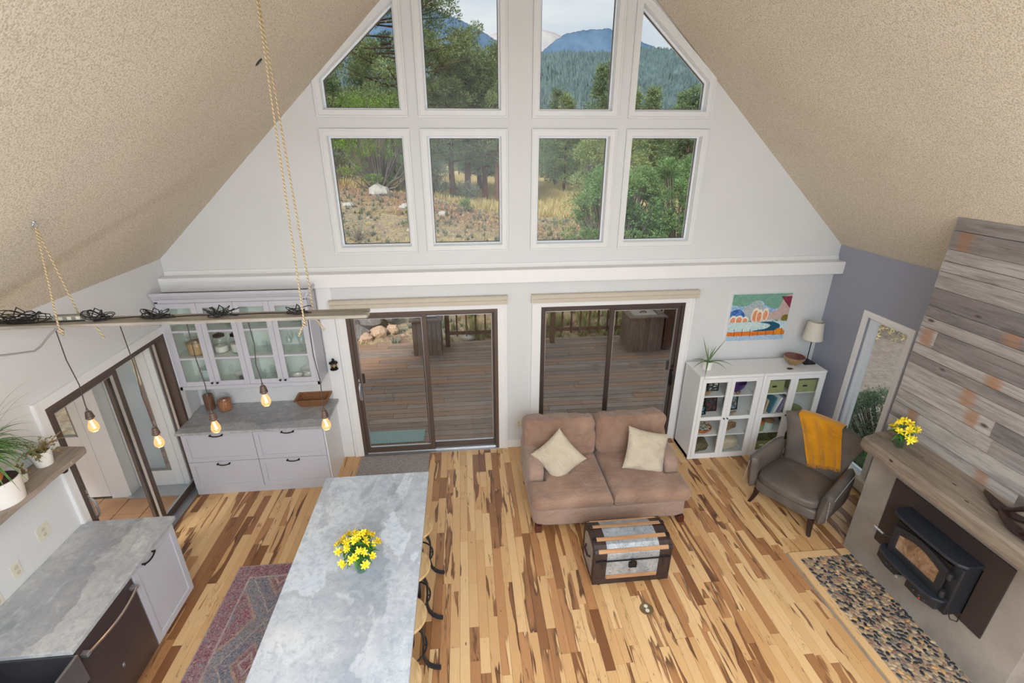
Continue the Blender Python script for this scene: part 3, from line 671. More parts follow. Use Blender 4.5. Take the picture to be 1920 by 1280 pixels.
# dishwasher
M['slate'] = pm('slate_metal', srgb(104, 92, 92), .38, metal=.75, var=(2, .05)); M['bronze'] = pm('champagne_metal', srgb(206, 192, 184), .22, metal=.95)
o = thing('dishwasher', 'dark slate dishwasher with a curved bar handle under the left counter', 'dishwasher')
bx(XL+.02, cx-.055, 2.365, 2.958, .10, .880).build('body', M['black'], o)
B().box(cx-.055, cx-.02, 2.368, 2.955, .105, .862).build('door', M['slate'], o, bevel=.006)
b = B(); n_ = 14
b.tube([(cx+.018+.035*math.sin(PI*i/n_), 2.405+.515*i/n_, .80-.0*i) for i in range(n_+1)], .011, 10)
b.build('handle', M['bronze'], o, smooth=50)
for y_ in (2.405, 2.92): bx(cx-.02, cx+.028, y_-.018, y_+.018, .786, .814).build('handle_mount', M['alu'], o, bevel=.003)
b = B(); b.tube([(cx-.019, 2.63+.014*math.cos(a), .36+.017*math.sin(a)) for a in [k*PI/8 for k in range(2, 13)]], .0022, 5); b.tube([(cx-.019, 2.63+.006*math.cos(a), .358+.008*math.sin(a)) for a in [k*PI/5 for k in range(10)]], .0016, 4, closed=True)
b.build('emblem', M['alu'], o)
bx(XL+.02, cx-.10, 2.365, 2.958, 0, .10).build('toe_kick', M['black'], o)
# apron sink
M['steel'] = pm('brushed_steel', srgb(168, 170, 172), .3, metal=.95, var=(4, .06)); M['darksteel'] = pm('dark_steel_basin', srgb(98, 98, 104), .35, metal=.8, var=(6, .08))
o = thing('farmhouse_sink', 'stainless apron-front sink with a wire rack in the near left corner', 'sink')
b = B(); x0, x1, y0, y1 = -3.05, cx+.03, 1.50, 2.335
b.box(x0, x1, y0, y0+.012, .66, .89); b.box(x0, x1, y1-.012, y1, .66, .89); b.box(x0, x0+.012, y0, y1, .66, .89); b.box(x0, x1, y0, y1, .655, .668)
b.build('basin', M['darksteel'], o)
bx(x1-.012, x1+.006, y0, y1, .655, .893).build('apron', M['steel'], o, bevel=.005)
b = B()
for k in range(9): b.tube([(x0+.05, y0+.06+k*.085, .70), (x1-.06, y0+.06+k*.085, .70)], .003, 5)
for k in range(6): b.tube([(x0+.05+k*.085, y0+.06, .705), (x0+.05+k*.085, y1-.06, .705)], .003, 5)
b.tube([(x0+.05, y0+.06, .705), (x1-.06, y0+.06, .705), (x1-.06, y1-.06, .705), (x0+.05, y1-.06, .705)], .004, 6, closed=True)
for xx in (x0+.07, x1-.08):
    for yy in (y0+.08, y1-.08): b.tube([(xx, yy, .70), (xx, yy, .667)], .004, 5)
b.build('wire_rack', M['alu'], o)
o = thing('sink_cabinet', 'lilac-grey cabinet beneath the apron sink', 'cabinet')
bx(XL+.003, cx-.03, 1.45, 2.36, .09, .652).build('body', M['lilac'], o); bx(XL+.01, cx-.10, 1.45, 2.36, 0, .09).build('toe_kick', M['lilac'], o)
shaker(B(), 1.46, 2.35, .10, .645, 0, .06, .019, M4=onx(cx-.011)).build('door', M['lilac'], o, bevel=.002)
o = tag(bx(XL+.003, -3.055, 1.45, 2.337, .885, .92).build('countertop', M['marble2'], bevel=.003), 'narrow strip of pale marble worktop behind the apron sink', 'countertop')
o = thing('glass_tray', 'clear glass tray at the left edge of the marble worktop', 'tray', (-3.19, 2.545, .921), .25)
B().lathe([(0, 0), (.075, 0), (.10, .018), (.094, .018), (.07, .005), (0, .005)], 4, sx=1, sy=1.3).build('tray_body', M['clearglass'], o)
# outlets
def outlet(lab, M4, w=.075, h=.115, duplex=2):
    o = thing('wall_outlet', lab, 'outlet'); o.matrix_world = M4
    B().box(-w/2, w/2, -.006, 0, -h/2, h/2).build('cover_plate', M['ivory'], o, bevel=.002)
    for k in range(duplex):
        z = (.022 if k == 0 else -.022) if duplex == 2 else 0
        s = B().lathe([(.016, 0), (.016, .004), (0, .004)], 14, M=T(0, -.006, z, rx=PI/2)).build('socket', M['valance'], o)
    return o
outlet('ivory double outlet plate on the white wall above the left counter', onx(XL) @ T(3.215, 0, 1.135), .115, .115)
outlet('small ivory outlet plate nearer the left edge of the picture', onx(XL) @ T(2.93, 0, 1.05))
outlet('ivory outlet plate cut by the left picture edge above the marble', onx(XL) @ T(2.735, 0, .985))
outlet('ivory wall outlet low between the two patio doors', T(.645, D, .37))
# ---- wall shelf
o = thing('wall_shelf', 'thick weathered wooden shelf on the left wall', 'shelf', (XL, 0, 0))
b = B(); n_ = 30; ed = []; rs = random.Random(3)
pts = []
for i in range(n_+1):
    y = 1.4+(3.53-1.4)*i/n_; pts.append((.262+.006*mnoise.noise(Vector((y*3, 1, 0)))+.003*math.sin(y*19), y))
poly = [(.002, 1.4)]+pts+[(.235, 3.565), (.002, 3.59)]
b.prism([(p[0], p[1]) for p in poly], 'z', 1.622, 1.665)
b.build('board', M['shelfwood'], o, bevel=.004, attr=(.5, 0, .4, 1))
for y_ in (3.34, 2.2):
    B().tube([(0.004, y_, 1.603), (.20, y_, 1.603), (.215, y_, 1.603)], .013, 10).lathe([(.045, 0), (.045, .008), (.02, .012), (.016, .03)], 16, M=T(.0, y_, 1.603, ry=PI/2)).lathe([(.019, -.025), (.024, -.01), (.024, .01), (.017, .022), (0, .024)], 12, M=T(.215, y_, 1.603, ry=PI/2)).build('pipe_bracket', M['black'], o, smooth=40)
B().lathe([(.013, 0), (.015, .006), (.010, .012), (0, .013)], 12, M=T(.258, 3.375, 1.645, ry=PI/2)).build('bolt_head', M['shelfwood'], o, smooth=40, attr=(.0, 0, .9, 1))
# plants
def leafcol(name, a, b_, rough=.5):
    t = NT(name); oi = t.n('ShaderNodeNewGeometry'); f = oi.outputs['Random Per Island']
    t.set(col=t.mix(f, srgb(*a), srgb(*b_)), rough=rough); t.p.inputs['Subsurface Weight'].default_value = 0; return t.m
M['palm'] = leafcol('dark_green_leaf', (52, 92, 50), (112, 150, 82)); M['lime'] = leafcol('bright_green_leaf', (120, 170, 60), (150, 196, 80))
M['jade'] = leafcol('red_green_leaf', (88, 122, 68), (138, 112, 82)); M['aloe'] = leafcol('aloe_leaf', (98, 128, 84), (130, 156, 104))
M['soil'] = pm('potting_soil', srgb(62, 46, 38), .95, var=(50, .3), bump=(60, 1, .006)); M['bulbwood'] = pm('bulbous_stem', srgb(176, 116, 62), .7, var=(12, .25), bump=(30, .4, .004))
def strand(b, p0, dir_, L_, w, droop=1.2, n=9, curl=0, ph=0, tip=.1, th=.3):
    """curved tapering leaf blade with real (thin) thickness"""
    d = Vector(dir_).normalized(); p = Vector(p0); side = d.cross(Vector((0, 0, 1)))
    side = side.normalized() if side.length > .01 else Vector((1, 0, 0)); path = [p.copy()]; r = []
    for i in range(n):
        p = p+d*(L_/n); d = (d+Vector((math.sin(ph+i*.7)*curl, math.cos(ph+i*.9)*curl, -droop/n))).normalized(); path.append(p.copy())
    r = [max(w*tip, w*(1-(i/n)**2.2)*(.55+.45*min(1, i/2))) for i in range(n+1)]
    vs = []; m = len(path)
    for i, q in enumerate(path):
        t_ = (path[min(i+1, m-1)]-path[max(0, i-1)]).normalized(); up = side.cross(t_).normalized()
        vs += [q-side*r[i]+up*r[i]*.35, q-up*r[i]*th, q+side*r[i]+up*r[i]*.35, q+up*r[i]*th*.3]
    fs = []
    for i in range(m-1):
        for k in range(4): fs.append((i*4+k, i*4+(k+1) % 4, i*4+4+(k+1) % 4, i*4+4+k))
    fs += [(3, 2, 1, 0), (m*4-4, m*4-3, m*4-2, m*4-1)]
    return b.add(vs, fs)
def pot(o, r0, r1, h, m, soil=True, t_=.008):
    B().lathe([(0, 0), (r0, 0), (r1, h), (r1-t_, h), (r1-t_*1.3, h-.03), (0, h-.03)], 28).build('pot', m, o, smooth=40)
    if soil: B().lathe([(0, h-.012), (r1-t_*1.4, h-.018), (r1-t_*1.5, h-.03)], 20).build('soil', M['soil'], o, smooth=50)
o = thing('ponytail_palm', 'ponytail palm with long arching leaves in a large white pot on the shelf', 'plant', (-3.19, 2.93, 1.666))
pot(o, .115, .135, .18, M['ceramic'])
B().lathe([(0, .14), (.06, .15), (.075, .19), (.06, .24), (.035, .28), (.022, .34), (.02, .38), (0, .39)], 18, (-.02, -.01, 0)).build('stem', M['bulbwood'], o, smooth=60)
rs = random.Random(5); b = B()
for i in range(150):
    a = rs.random()*2*PI; e = rs.uniform(.0, 1.1)
    dx = math.cos(a)*math.cos(e); dy = math.sin(a)*math.cos(e)
    if dx < -.25: dx = -dx*.5
    strand(b, (-.01+rs.uniform(-.012, .012), rs.uniform(-.012, .012), .34+rs.uniform(0, .05)), (dx, dy, math.sin(e)), rs.uniform(.22, .42), rs.uniform(.004, .007), rs.uniform(1.6, 3.0), 9, .05, rs.random()*6)
b.build('foliage', M['palm'], o)
b = B()
for i in range(9): strand(b, (0, 0, .37), (rs.uniform(.0, .5), rs.uniform(.1, .9), 1.2), rs.uniform(.4, .62), .0022, rs.uniform(1.1, 2.6), 14, .12, rs.random()*6)
b.build('long_leaves', M['palm'], o)
b = B()
for i in range(16): strand(b, (-.02, -.005, .36), (rs.uniform(-.25, .25), rs.uniform(-.25, .25), 1), rs.uniform(.12, .2), .008, .3, 6)
b.build('young_leaves', M['lime'], o)
def succulent(o, n, r, z, rs, L0=(.08, .2), leaf=.012):
    b = B(); st = B()
    for i in range(n):
        a = rs.random()*2*PI; e = rs.uniform(-.1, 1.4); d = Vector((math.cos(a)*math.cos(e), math.sin(a)*math.cos(e), math.sin(e)))
        if d.x < -.3: d.x *= -.5
        p = Vector((math.cos(a)*r*.5, math.sin(a)*r*.5, z)); L_ = rs.uniform(*L0); path = [p.copy()]; dr = rs.uniform(.2, 1.6)
        for k in range(8):
            p = p+d.normalized()*L_/8; d.z -= dr/8; path.append(p.copy())
            for s in (-1, 1):
                q = p+Vector((rs.uniform(-1, 1), rs.uniform(-1, 1), rs.uniform(-.5, 1))).normalized()*leaf*.8
                b.ball(q, (leaf*rs.uniform(.4, .7), leaf*rs.uniform(.4, .7), leaf*.28), 6, 4)
        st.tube(path, .0018, 5)
    st.build('stem', M['bulbwood'], o); b.build('foliage', M['jade'], o, smooth=60)
o = thing('jade_plant', 'trailing red-green succulent in a small white pot on the shelf end', 'plant', (-3.235, 3.345, 1.666))
pot(o, .052, .070, .125, M['ceramic']); succulent(o, 26, .06, .115, random.Random(11), (.06, .18), .010)
o = thing('jade_plant', 'tiny succulent in a low white cup between the two larger shelf pots', 'plant', (-3.245, 3.145, 1.666))
pot(o, .038, .050, .075, M['ceramic']); succulent(o, 8, .04, .07, random.Random(12), (.04, .09), .010)

# ---- island
o = thing('island_cabinet', 'lilac-grey island cabinet beneath the long marble top', 'cabinet')
bx(-1.37, -.80, .9, 3.90, .09, .884).build('body', M['lilac'], o, bevel=.002); bx(-1.32, -.84, .95, 3.84, 0, .09).build('toe_kick', M['lilac'], o)
for k in range(4):
    ml = Matrix(((0, 1, 0, -1.37-.019), (-1, 0, 0, 0), (0, 0, 1, 0), (0, 0, 0, 1)))
    yy = .93+k*.74; d = shaker(B(), -yy-.73, -yy, .10, .875, 0, .06, .019, M4=ml).build('door', M['lilac'], o, bevel=.002)
    barpull(-yy-.365, .845, 0, .13, ml).build('handle', M['black'], d, smooth=40)
tag(bx(-1.418, -.434, .85, 3.945, .885, .92).build('countertop', M['marble'], bevel=.003), 'long blue-grey marble island top with the vase of yellow flowers on it', 'countertop')
# ---- stools
t = NT('pale_acacia_seat'); v = t.pos(); g = t.noise(t.n('ShaderNodeMapping', {0: v, 'Scale': (22, 3, 3), 'Rotation': (0, 0, .3)}).outputs[0], 1.5, 5, .6, .8); g2 = t.noise(v, 7, 4, .6)
t.set(col=t.mix(t.ramp(g2, [(.55, 0.0), (.7, .6)]), t.ramp(g, [(.3, srgb(186, 148, 104)), (.6, srgb(222, 190, 142)), (.8, srgb(228, 200, 156))]), srgb(150, 110, 76)), rough=.45); M['seat'] = t.m
def stool(loc, lab, rz):
    o = thing('bar_stool', lab, 'stool', loc, rz, 'bar stools along the island')
    B().lathe([(0, .615), (.155, .615), (.172, .625), (.175, .64), (.170, .65), (0, .652)], 36).build('seat', M['seat'], o, smooth=35)
    b = B().lathe([(0, .605), (.09, .605), (.09, .614)], 20); b.tube([(0, 0, .605), (0, 0, .16)], .016, 12); b.lathe([(.03, .50), (.034, .52), (.034, .56), (.02, .58)], 14); b.build('screw_post', M['blackiron'], o, smooth=40)
    prof = [(.02, .545), (.075, .535), (.115, .49), (.132, .42), (.130, .34), (.120, .26), (.117, .18), (.130, .11), (.160, .058), (.20, .028), (.245, .017)]
    for k in range(4):
        c_ = B(); w = .017
        vs = []
        for i, (r, z) in enumerate(prof):
            a = prof[max(0, i-1)]; e = prof[min(len(prof)-1, i+1)]; tx, tz = e[0]-a[0], e[1]-a[1]; l = math.hypot(tx, tz); nx, nz = -tz/l*.008, tx/l*.008
            vs += [(r+nx, -w, z+nz), (r+nx, w, z+nz), (r-nx, w, z-nz), (r-nx, -w, z-nz)]
        fs = [(3, 2, 1, 0), (len(vs)-4, len(vs)-3, len(vs)-2, len(vs)-1)]
        for i in range(len(prof)-1):
            for q in range(4): fs.append((i*4+q, i*4+(q+1) % 4, i*4+4+(q+1) % 4, i*4+4+q))
        c_.add(vs, fs, T(rz=k*PI/2+.08)); c_.build('leg', M['blackiron'], o, smooth=50)
    B().tube([(.150*math.cos(q*PI/16), .150*math.sin(q*PI/16), .30) for q in range(32)], .0075, 8, closed=True).build('foot_ring', M['blackiron'], o, smooth=50)
    b = B()
    for k in range(4): b.lathe([(.006, 0), (.006, .026), (0, .028)], 8, M=T(rz=k*PI/2+.08) @ T(.128, 0, .30, ry=PI/2))
    b.build('bolt', M['blackiron'], o); return o
st = stool((-.562, 3.515, 0), 'farthest bar stool, its pale round seat nearest the flowers', 0)
# merge the four bolts: tiny, joined as stuff
for c_ in st.children:
    if c_.name.startswith('bolt'): c_['kind'] = 'stuff'
dup(st, (-.560, 3.055, 0), -.12, 'second bar stool from the far end of the island')
dup(st, (-.562, 2.60, 0), -.06, 'third bar stool from the far end, knot in its seat')
dup(st, (-.565, 2.135, 0), .1, 'nearest bar stool, cut by the bottom of the picture')
# ---- rug and mats
t = NT('faded_persian_rug'); v = t.pos((1, 1, 1)); sp = t.n('ShaderNodeSeparateXYZ', {0: v})
X_, Y_ = sp.outputs[0], sp.outputs[1]   # object coords: x 0..0.92 , y 0..2.7 from far corner
dx = t.math('MINIMUM', X_, t.math('SUBTRACT', .92, X_)); dy = t.math('MINIMUM', Y_, t.math('SUBTRACT', 2.7, Y_)); e = t.math('MINIMUM', dx, dy)
red, blue, cream, teal, tan = srgb(140, 66, 84), srgb(92, 112, 132), srgb(196, 180, 168), srgb(112, 130, 138), srgb(190, 156, 120)
ax = t.math('ABSOLUTE', t.math('SUBTRACT', X_, .46))
yy = t.math('PINGPONG', Y_, .42)
md = t.math('ADD', t.math('MULTIPLY', ax, 1.5), yy)
nz = t.noise(v, 9, 3, .6, .5); nf = t.noise(v, 70, 4, .75)
vor = t.n('ShaderNodeTexVoronoi', {'Vector': v, 'Scale': 17}).outputs['Distance']; vor2 = t.n('ShaderNodeTexVoronoi', {'Vector': v, 'Scale': 38}).outputs['Distance']
fld = t.ramp(t.math('ADD', md, t.math('MULTIPLY', t.math('SUBTRACT', nz, .5), .10)), [(.0, red), (.07, cream), (.10, red), (.16, tan), (.19, blue), (.33, blue), (.35, cream), (.37, teal), (.52, teal), (.54, tan), (.58, red), (.8, blue)], 'CONSTANT')
fld = t.mix(t.ramp(vor, [(.10, 1.0), (.14, 0.0)]), fld, red); fld = t.mix(t.ramp(vor2, [(.22, .8), (.26, 0.0)]), fld, cream)
brd = t.mix(t.ramp(vor, [(.16, 0.0), (.18, 1.0), (.24, 1.0), (.26, 0.0)]), red, cream); brd = t.mix(t.ramp(vor2, [(.15, .9), (.2, 0.0)]), brd, blue)
c = t.mix(t.ramp(e, [(.150, 0.0), (.151, 1.0)]), brd, fld)
c = t.mix(t.ramp(e, [(.140, 0.0), (.141, 1.0), (.158, 1.0), (.159, 0.0)]), c, cream); c = t.mix(t.ramp(e, [(.010, 1.0), (.012, 0.0)]), c, srgb(186, 160, 152))
wash = t.noise(v, 5, 5, .75, 1.5); c = t.mix(t.ramp(wash, [(.42, 0.0), (.62, .65)]), c, srgb(132, 112, 122)); c = t.mix(t.ramp(nf, [(.42, 0.0), (.60, .8)]), c, srgb(172, 154, 152)); c = t.mix(t.ramp(nf, [(.32, .7), (.46, 0.0)]), c, srgb(88, 68, 86)); c = t.mix(t.ramp(t.noise(v, 34, 4, .8, 1), [(.5, 0.0), (.6, .5)]), c, srgb(110, 118, 134))
t.set(col=c, rough=.95, spec=.1); t.bump(nf, .3, .003); M['rug'] = t.m
o = tag(B().grid(lambda u, v: (u*.92, v*2.7, .006), 2, 2).box(0, .92, 0, 2.7, 0, .0055).build('runner_rug', M['rug'], loc=(-2.355, 3.815-2.7, .0)), 'faded red and blue patterned runner rug beside the island', 'rug')
t = NT('grey_woven_mat'); v = t.pos(); a = t.n('ShaderNodeTexWave', {'Vector': v, 'Scale': 22, 'Distortion': 6, 'Detail': 3, 'Detail Scale': 4}, bands_direction='Y').outputs[1]
t.set(col=t.mix(a, srgb(120, 112, 108), srgb(186, 178, 172)), rough=.95); t.bump(a, .7, .004); M['mat'] = t.m
tag(B().box(-1.485, -.575, 5.12, 5.545, 0, .008).build('door_mat', M['mat'], bevel=.002), 'grey woven mat on the floor inside the left patio door', 'mat')
# ---- flowers in vases
M['petal'] = pm('yellow_petal', srgb(250, 226, 48), .55, var=(30, .10)); M['leaf'] = leafcol('bouquet_leaf', (44, 92, 38), (80, 134, 56))
M['stamen'] = pm('orange_stamen', srgb(190, 120, 30), .6)
def flower(b, bs, c, d, s, rs):
    d = Vector(d).normalized(); q = d.to_track_quat('Z', 'Y').to_matrix().to_4x4(); base = Matrix.Translation(c) @ q @ Matrix.Rotation(rs.random()*6, 4, 'Z')
    for k in range(6):
        a = k*PI/3; R_ = base @ Matrix.Rotation(a, 4, 'Z'); op = rs.uniform(.75, 1.15) if k % 2 else rs.uniform(.6, 1.0); w = s*(.21 if k % 2 else .15)
        pr = []
        for i in range(5):
            u = i/4; r = s*u*math.sin(op)*1.05; z = s*(u*math.cos(op)*1.0-.25*u**3); ww = w*math.sin(PI*min(1, u*.82+.08))
            pr.append((r, z, ww))
        vs = []; fs = []
        for i, (r, z, ww) in enumerate(pr): vs += [(r, -ww, z+ww*.3), (r, 0, z-.001), (r, ww, z+ww*.3), (r-.001, 0, z+.0015)]
        for i in range(4):
            for j in range(4): fs.append((i*4+j, i*4+(j+1) % 4, i*4+4+(j+1) % 4, i*4+4+j))
        b.add(vs, fs, R_)
    for k in range(3): bs.tube([base @ Vector((0, 0, s*.1)), base @ Vector((s*.12*math.cos(k*2), s*.12*math.sin(k*2), s*.7))], s*.02, 4)
def bouquet(name, lab, loc, nfl, spread, height, vase_r, vase_h, seed, fs=.034):
    rs = random.Random(seed); o = thing(name, lab, 'flowers', loc)
    B().lathe([(0, 0), (vase_r*.8, 0), (vase_r*.75, .01), (vase_r*.95, vase_h*.35), (vase_r*.8, vase_h*.7), (vase_r*1.15, vase_h), (vase_r*1.08, vase_h), (vase_r*.74, vase_h*.7), (vase_r*.86, vase_h*.35), (vase_r*.6, .016), (0, .014)], 20).build('vase', M['vaseglass'], o, smooth=60)
    B().lathe([(0, .015), (vase_r*.6, .017), (vase_r*.84, vase_h*.35), (vase_r*.76, vase_h*.6), (0, vase_h*.6)], 16).build('water', M['clearglass'], o, smooth=60)
    lf = B(); stm = B(); heads = []
    for i in range(nfl):
        a = i*2.4+rs.uniform(-.3, .3); rr = spread*math.sqrt((i+.5)/nfl); hz = height*(1-.45*(rr/spread)**2)+rs.uniform(-.015, .015)
        h = Vector((rr*math.cos(a), rr*math.sin(a)*.9, hz)); heads.append(h)
        base = Vector((rs.uniform(-1, 1)*vase_r*.4, rs.uniform(-1, 1)*vase_r*.4, .03)); neck = Vector((math.cos(a)*vase_r*.5, math.sin(a)*vase_r*.5, vase_h))
        stm.tube([base, neck, (neck+h)/2+Vector((0, 0, .01)), h], .0028, 5)
        for k in range(5):
            q = neck.lerp(h, rs.uniform(.1, .9)); an = rs.random()*2*PI
            strand(lf, q, (math.cos(an), math.sin(an), rs.uniform(-.1, .8)), rs.uniform(.05, .09), .009, 1.0, 5, 0, 0, .1)
        if rr > spread*.6: strand(lf, neck.lerp(h, .3), (math.cos(a), math.sin(a), -.1), rs.uniform(.08, .11), .011, .8, 6)
    stm.build('stems', M['leaf'], o, smooth=50); x_ = lf.build('leaves', M['leaf'], o); x_['kind'] = 'stuff'
    for h in heads:
        b = B(); bs = B()
        for k in range(3):
            off = Vector((rs.uniform(-1, 1), rs.uniform(-1, 1), rs.uniform(-.4, .6)))*fs*.55 if k else Vector((0, 0, 0))
            d = Vector((h.x*4, h.y*4, height*1.4))+Vector((rs.uniform(-1, 1), rs.uniform(-1, 1), 0))*.35
            flower(b, bs, h+off, d, fs*rs.uniform(.85, 1.1), rs)
        f_ = b.build('blossom', M['petal'], o, smooth=60); bs.build('stamens', M['stamen'], f_)
    return o
bouquet('flower_vase', 'bouquet of yellow lilies in a glass vase on the marble island', (-.873, 2.80, .921), 24, .165, .335, .045, .15, 3, .038)
# ---- hanging plank lamp
py_, pz_ = 3.14, 2.862
M['rope'] = None
t = NT('sisal_rope'); v = t.pos(kind='Generated'); a = t.n('ShaderNodeTexWave', {'Vector': t.pos((1, 1, 1)), 'Scale': 26, 'Distortion': 1.2}, bands_direction='DIAGONAL').outputs[1]
t.set(col=t.mix(a, srgb(150, 126, 92), srgb(214, 196, 158)), rough=.9); t.bump(a, .8, .004); M['rope'] = t.m
o = thing('hanging_plank', 'weathered wooden plank hung on ropes, carrying the bulb cables', 'lamp plank', (-.66, py_, pz_))
b = B(); N_ = 24; P_ = []
for i in range(N_+1):
    x = -2.64*(1-i/N_); P_.append((x, -.072+.004*mnoise.noise(Vector((x*4, 0, 0)))))
P_ += [(.008, -.05), (-.03, -.035), (.01, -.02), (-.006, .03), (.0, .07)]; P_ += [(-2.64, .072)]
b.prism(P_, 'z', -.011, .011); b.build('plank', M['plankwood'], o, bevel=.002, attr=(.5, 0, .3, 1))
def rope(lab, hook, xa, name='hanging_rope', spread=.0):
    o = thing(name, lab, 'rope', hook); h = Vector(hook)
    B().tube([(0, 0, .0), (.014, 0, -.016), (0, 0, -.034), (-.014, 0, -.020), (-.004, 0, -.004)], .0035, 6).lathe([(.012, 0), (.012, .006), (0, .012)], 10).build('hook', M['alu'], o, smooth=40)
    f_ = Vector((xa, py_-.078, pz_-.016))-h; k_ = Vector((xa+.02, py_+.078, pz_-.016))-h
    n_ = 24
    pth = [Vector((0, 0, -.03)).lerp(f_+Vector((0, 0, .03)), i/n_) for i in range(n_+1)]+[f_]+[f_.lerp(k_, i/6) for i in range(1, 6)]+[k_, k_+Vector((0, 0, .03))]+[(k_+Vector((0, 0, .03))).lerp(Vector((0, 0, -.03)), i/n_) for i in range(1, n_+1)]
    B().tube(pth, .0052, 7).build('rope_loop', M['rope'], o, smooth=50)
    g_ = f_.lerp(k_, .05)
    B().tube([g_, g_+Vector((-.01, -.012, -.02)), g_+Vector((.012, -.01, -.03)), g_+Vector((.0, .0, -.012)), g_+Vector((-.03, -.01, -.06)), g_+Vector((-.05, -.01, -.10))] if xa > -2 else [g_, g_+Vector((-.01, -.012, -.02)), g_+Vector((.012, -.01, -.03)), g_+Vector((0, 0, -.04))], .006, 7).ball(g_+Vector((0, 0, -.012)), .012, 8, 6).build('knot', M['rope'], o, smooth=50)
    e_ = [k_+Vector((.0, 0, 0)), k_+Vector((.04, .0, -.012)), k_+Vector((.085, 0, -.06)), k_+Vector((.10, 0, -.12))] if xa < -2 else [k_, k_+Vector((.01, .0, -.05)), k_+Vector((.05, 0, -.12))]
    B().tube(e_, .0055, 7).ball(e_[-1], .008, 8, 6).build('rope_end', M['rope'], o, smooth=50)
    return o
rope('left sisal rope looped from a ceiling hook round the plank', (-2.517, py_, 3.490), -2.535)
xr = -1.06; rope('right sisal rope looped high from the ceiling round the plank', (xr+.03, py_, roofz(xr+.03)-.006), xr)
# bulbs
def emis(name, col, st):
    t = NT(name); t.t.nodes.remove(t.p); e_ = t.n('ShaderNodeEmission', {0: col, 1: st}); t.l(e_.outputs[0], t.out.inputs[0]); return t.m
M['filament'] = emis('glowing_filament', (1, .62, .26, 1), 60)
t = NT('lit_amber_glass'); t.set(col=(1, .72, .42, 1), rough=.05); em = t.n('ShaderNodeEmission', {0: (1, .56, .22, 1), 1: 1.8}); tr = t.n('ShaderNodeBsdfTransparent', {0: (1, .9, .72, 1)})
lw = t.n('ShaderNodeLayerWeight', {0: .35}); mx = t.n('ShaderNodeMixShader', {0: .45, 1: tr.outputs[0], 2: em.outputs[0]}); gl = t.n('ShaderNodeBsdfGlossy', {'Roughness': .05}); mx2 = t.n('ShaderNodeMixShader', {0: .06, 1: mx.outputs[0], 2: gl.outputs[0]}); t.l(mx2.outputs[0], t.out.inputs[0]); M['bulbglass'] = t.m
M['socket'] = pm('aged_bronze_socket', srgb(92, 76, 68), .5, metal=.5, var=(20, .15))
M['cord'] = pm('braided_dark_cord', srgb(62, 54, 50), .8, var=(80, .2))
bl = [(-2.60, 2.25, 'pendant bulb hanging leftmost from the plank'), (-2.215, 2.095, 'second pendant bulb from the left, the lowest one on the left'), (-1.81, 2.19, 'middle pendant bulb, over the left end of the sideboard'), (-1.43, 2.385, 'highest pendant bulb, fourth from the left, in front of the wall cabinet'), (-1.05, 2.165, 'rightmost pendant bulb, in front of the wicker basket')]
root0 = None
for i, (x, zt_, lab) in enumerate(bl):
    o = thing('pendant_bulb', lab, 'pendant light', (x, py_-.03, zt_), 0, 'bulbs hanging from the plank')
    L_ = pz_-zt_; kk = [.012, -.01, .008, -.012, .01][i]
    B().tube([(0, 0, -.02), (0, 0, .03), (kk, 0, L_*.3), (-kk*.6, 0, L_*.6), (0, 0, L_-.012), (0, -.046, L_+.0)] if False else [(0, 0, -.02), (0, 0, .03), (kk, 0, L_*.3), (-kk*.6, 0, L_*.6), (0, 0, L_-.0115)], .0032, 6).build('cord', M['cord'], o, smooth=50)
    B().lathe([(0, 0), (.006, 0), (.008, -.016), (.017, -.022), (.021, -.035), (.019, -.038), (.023, -.045), (.024, -.052), (.021, -.055), (.026, -.062), (.026, -.070), (.018, -.073), (.017, -.080), (0, -.080)], 18).build('socket', M['socket'], o, smooth=40)
    s = B().lathe([(.0135, -.080), (.016, -.09), (.028, -.122), (.032, -.142), (.030, -.158), (.020, -.174), (.008, -.180), (0, -.181)], 20).build('bulb', M['bulbglass'], o, smooth=60)
    pth = []
    for q in range(9): pth.append(((-.012 if q % 2 else .004)+.012*q/8-.002, .006*math.sin(q*2.1), (-.10 if q % 2 else -.150)))
    B().tube(pth, .0012, 5).build('filament', M['filament'], s)
    bl_ = light('bulb_glow', 'POINT', (0, 0, 0), (0, 0, 0), 1.6, (1, .6, .28), shadow_soft_size=.03); bl_.parent = o; bl_.location = (0, 0, -.20)
# cable bundles on the plank
def bundle(lab, x, w, h, n, seed, loose=0):
    rs = random.Random(seed); o = thing('cable_bundle', lab, 'cable', (x, py_, pz_+.011))
    b = B(); pth = []
    for k in range(int(n*.8)*16):
        a = k*2*PI/16; q = k/16; s = .72+.28*math.sin(q*2.4+seed); pth.append((w/2*s*math.cos(a)*(1+.15*math.cos(q*3.1)), .040*math.sin(a)*(.6+.4*math.sin(q*1.7)), max(.004, h*.75*(.5+.5*math.sin(a+q*1.3+seed))*(.5+.5*abs(math.cos(a)))+.012*math.sin(q*5))))
    b.tube(pth, .0030, 5); b.build('coil', M['plastic_black'], o, smooth=60)
    B().tube([(.0, -.036, .004), (.0, -.04, h*.6), (0, 0, h*1.0), (0, .04, h*.6), (0, .036, .004)], .0035, 5).build('cable_tie', M['plastic_black'], o)
    return o
bundle('small black cable coil near the right end of the plank', -1.115, .16, .065, 6, 1)
bundle('looped black cable coil in the middle of the plank', -1.60, .21, .075, 9, 2)
bundle('dense black cable coil left of the plank middle', -2.0, .20, .07, 10, 3)
bundle('tangled black cable coil just right of the power strip', -2.35, .19, .08, 9, 4)
bundle('largest tangle of black cables at the left end of the plank', -2.80, .36, .10, 12, 5)
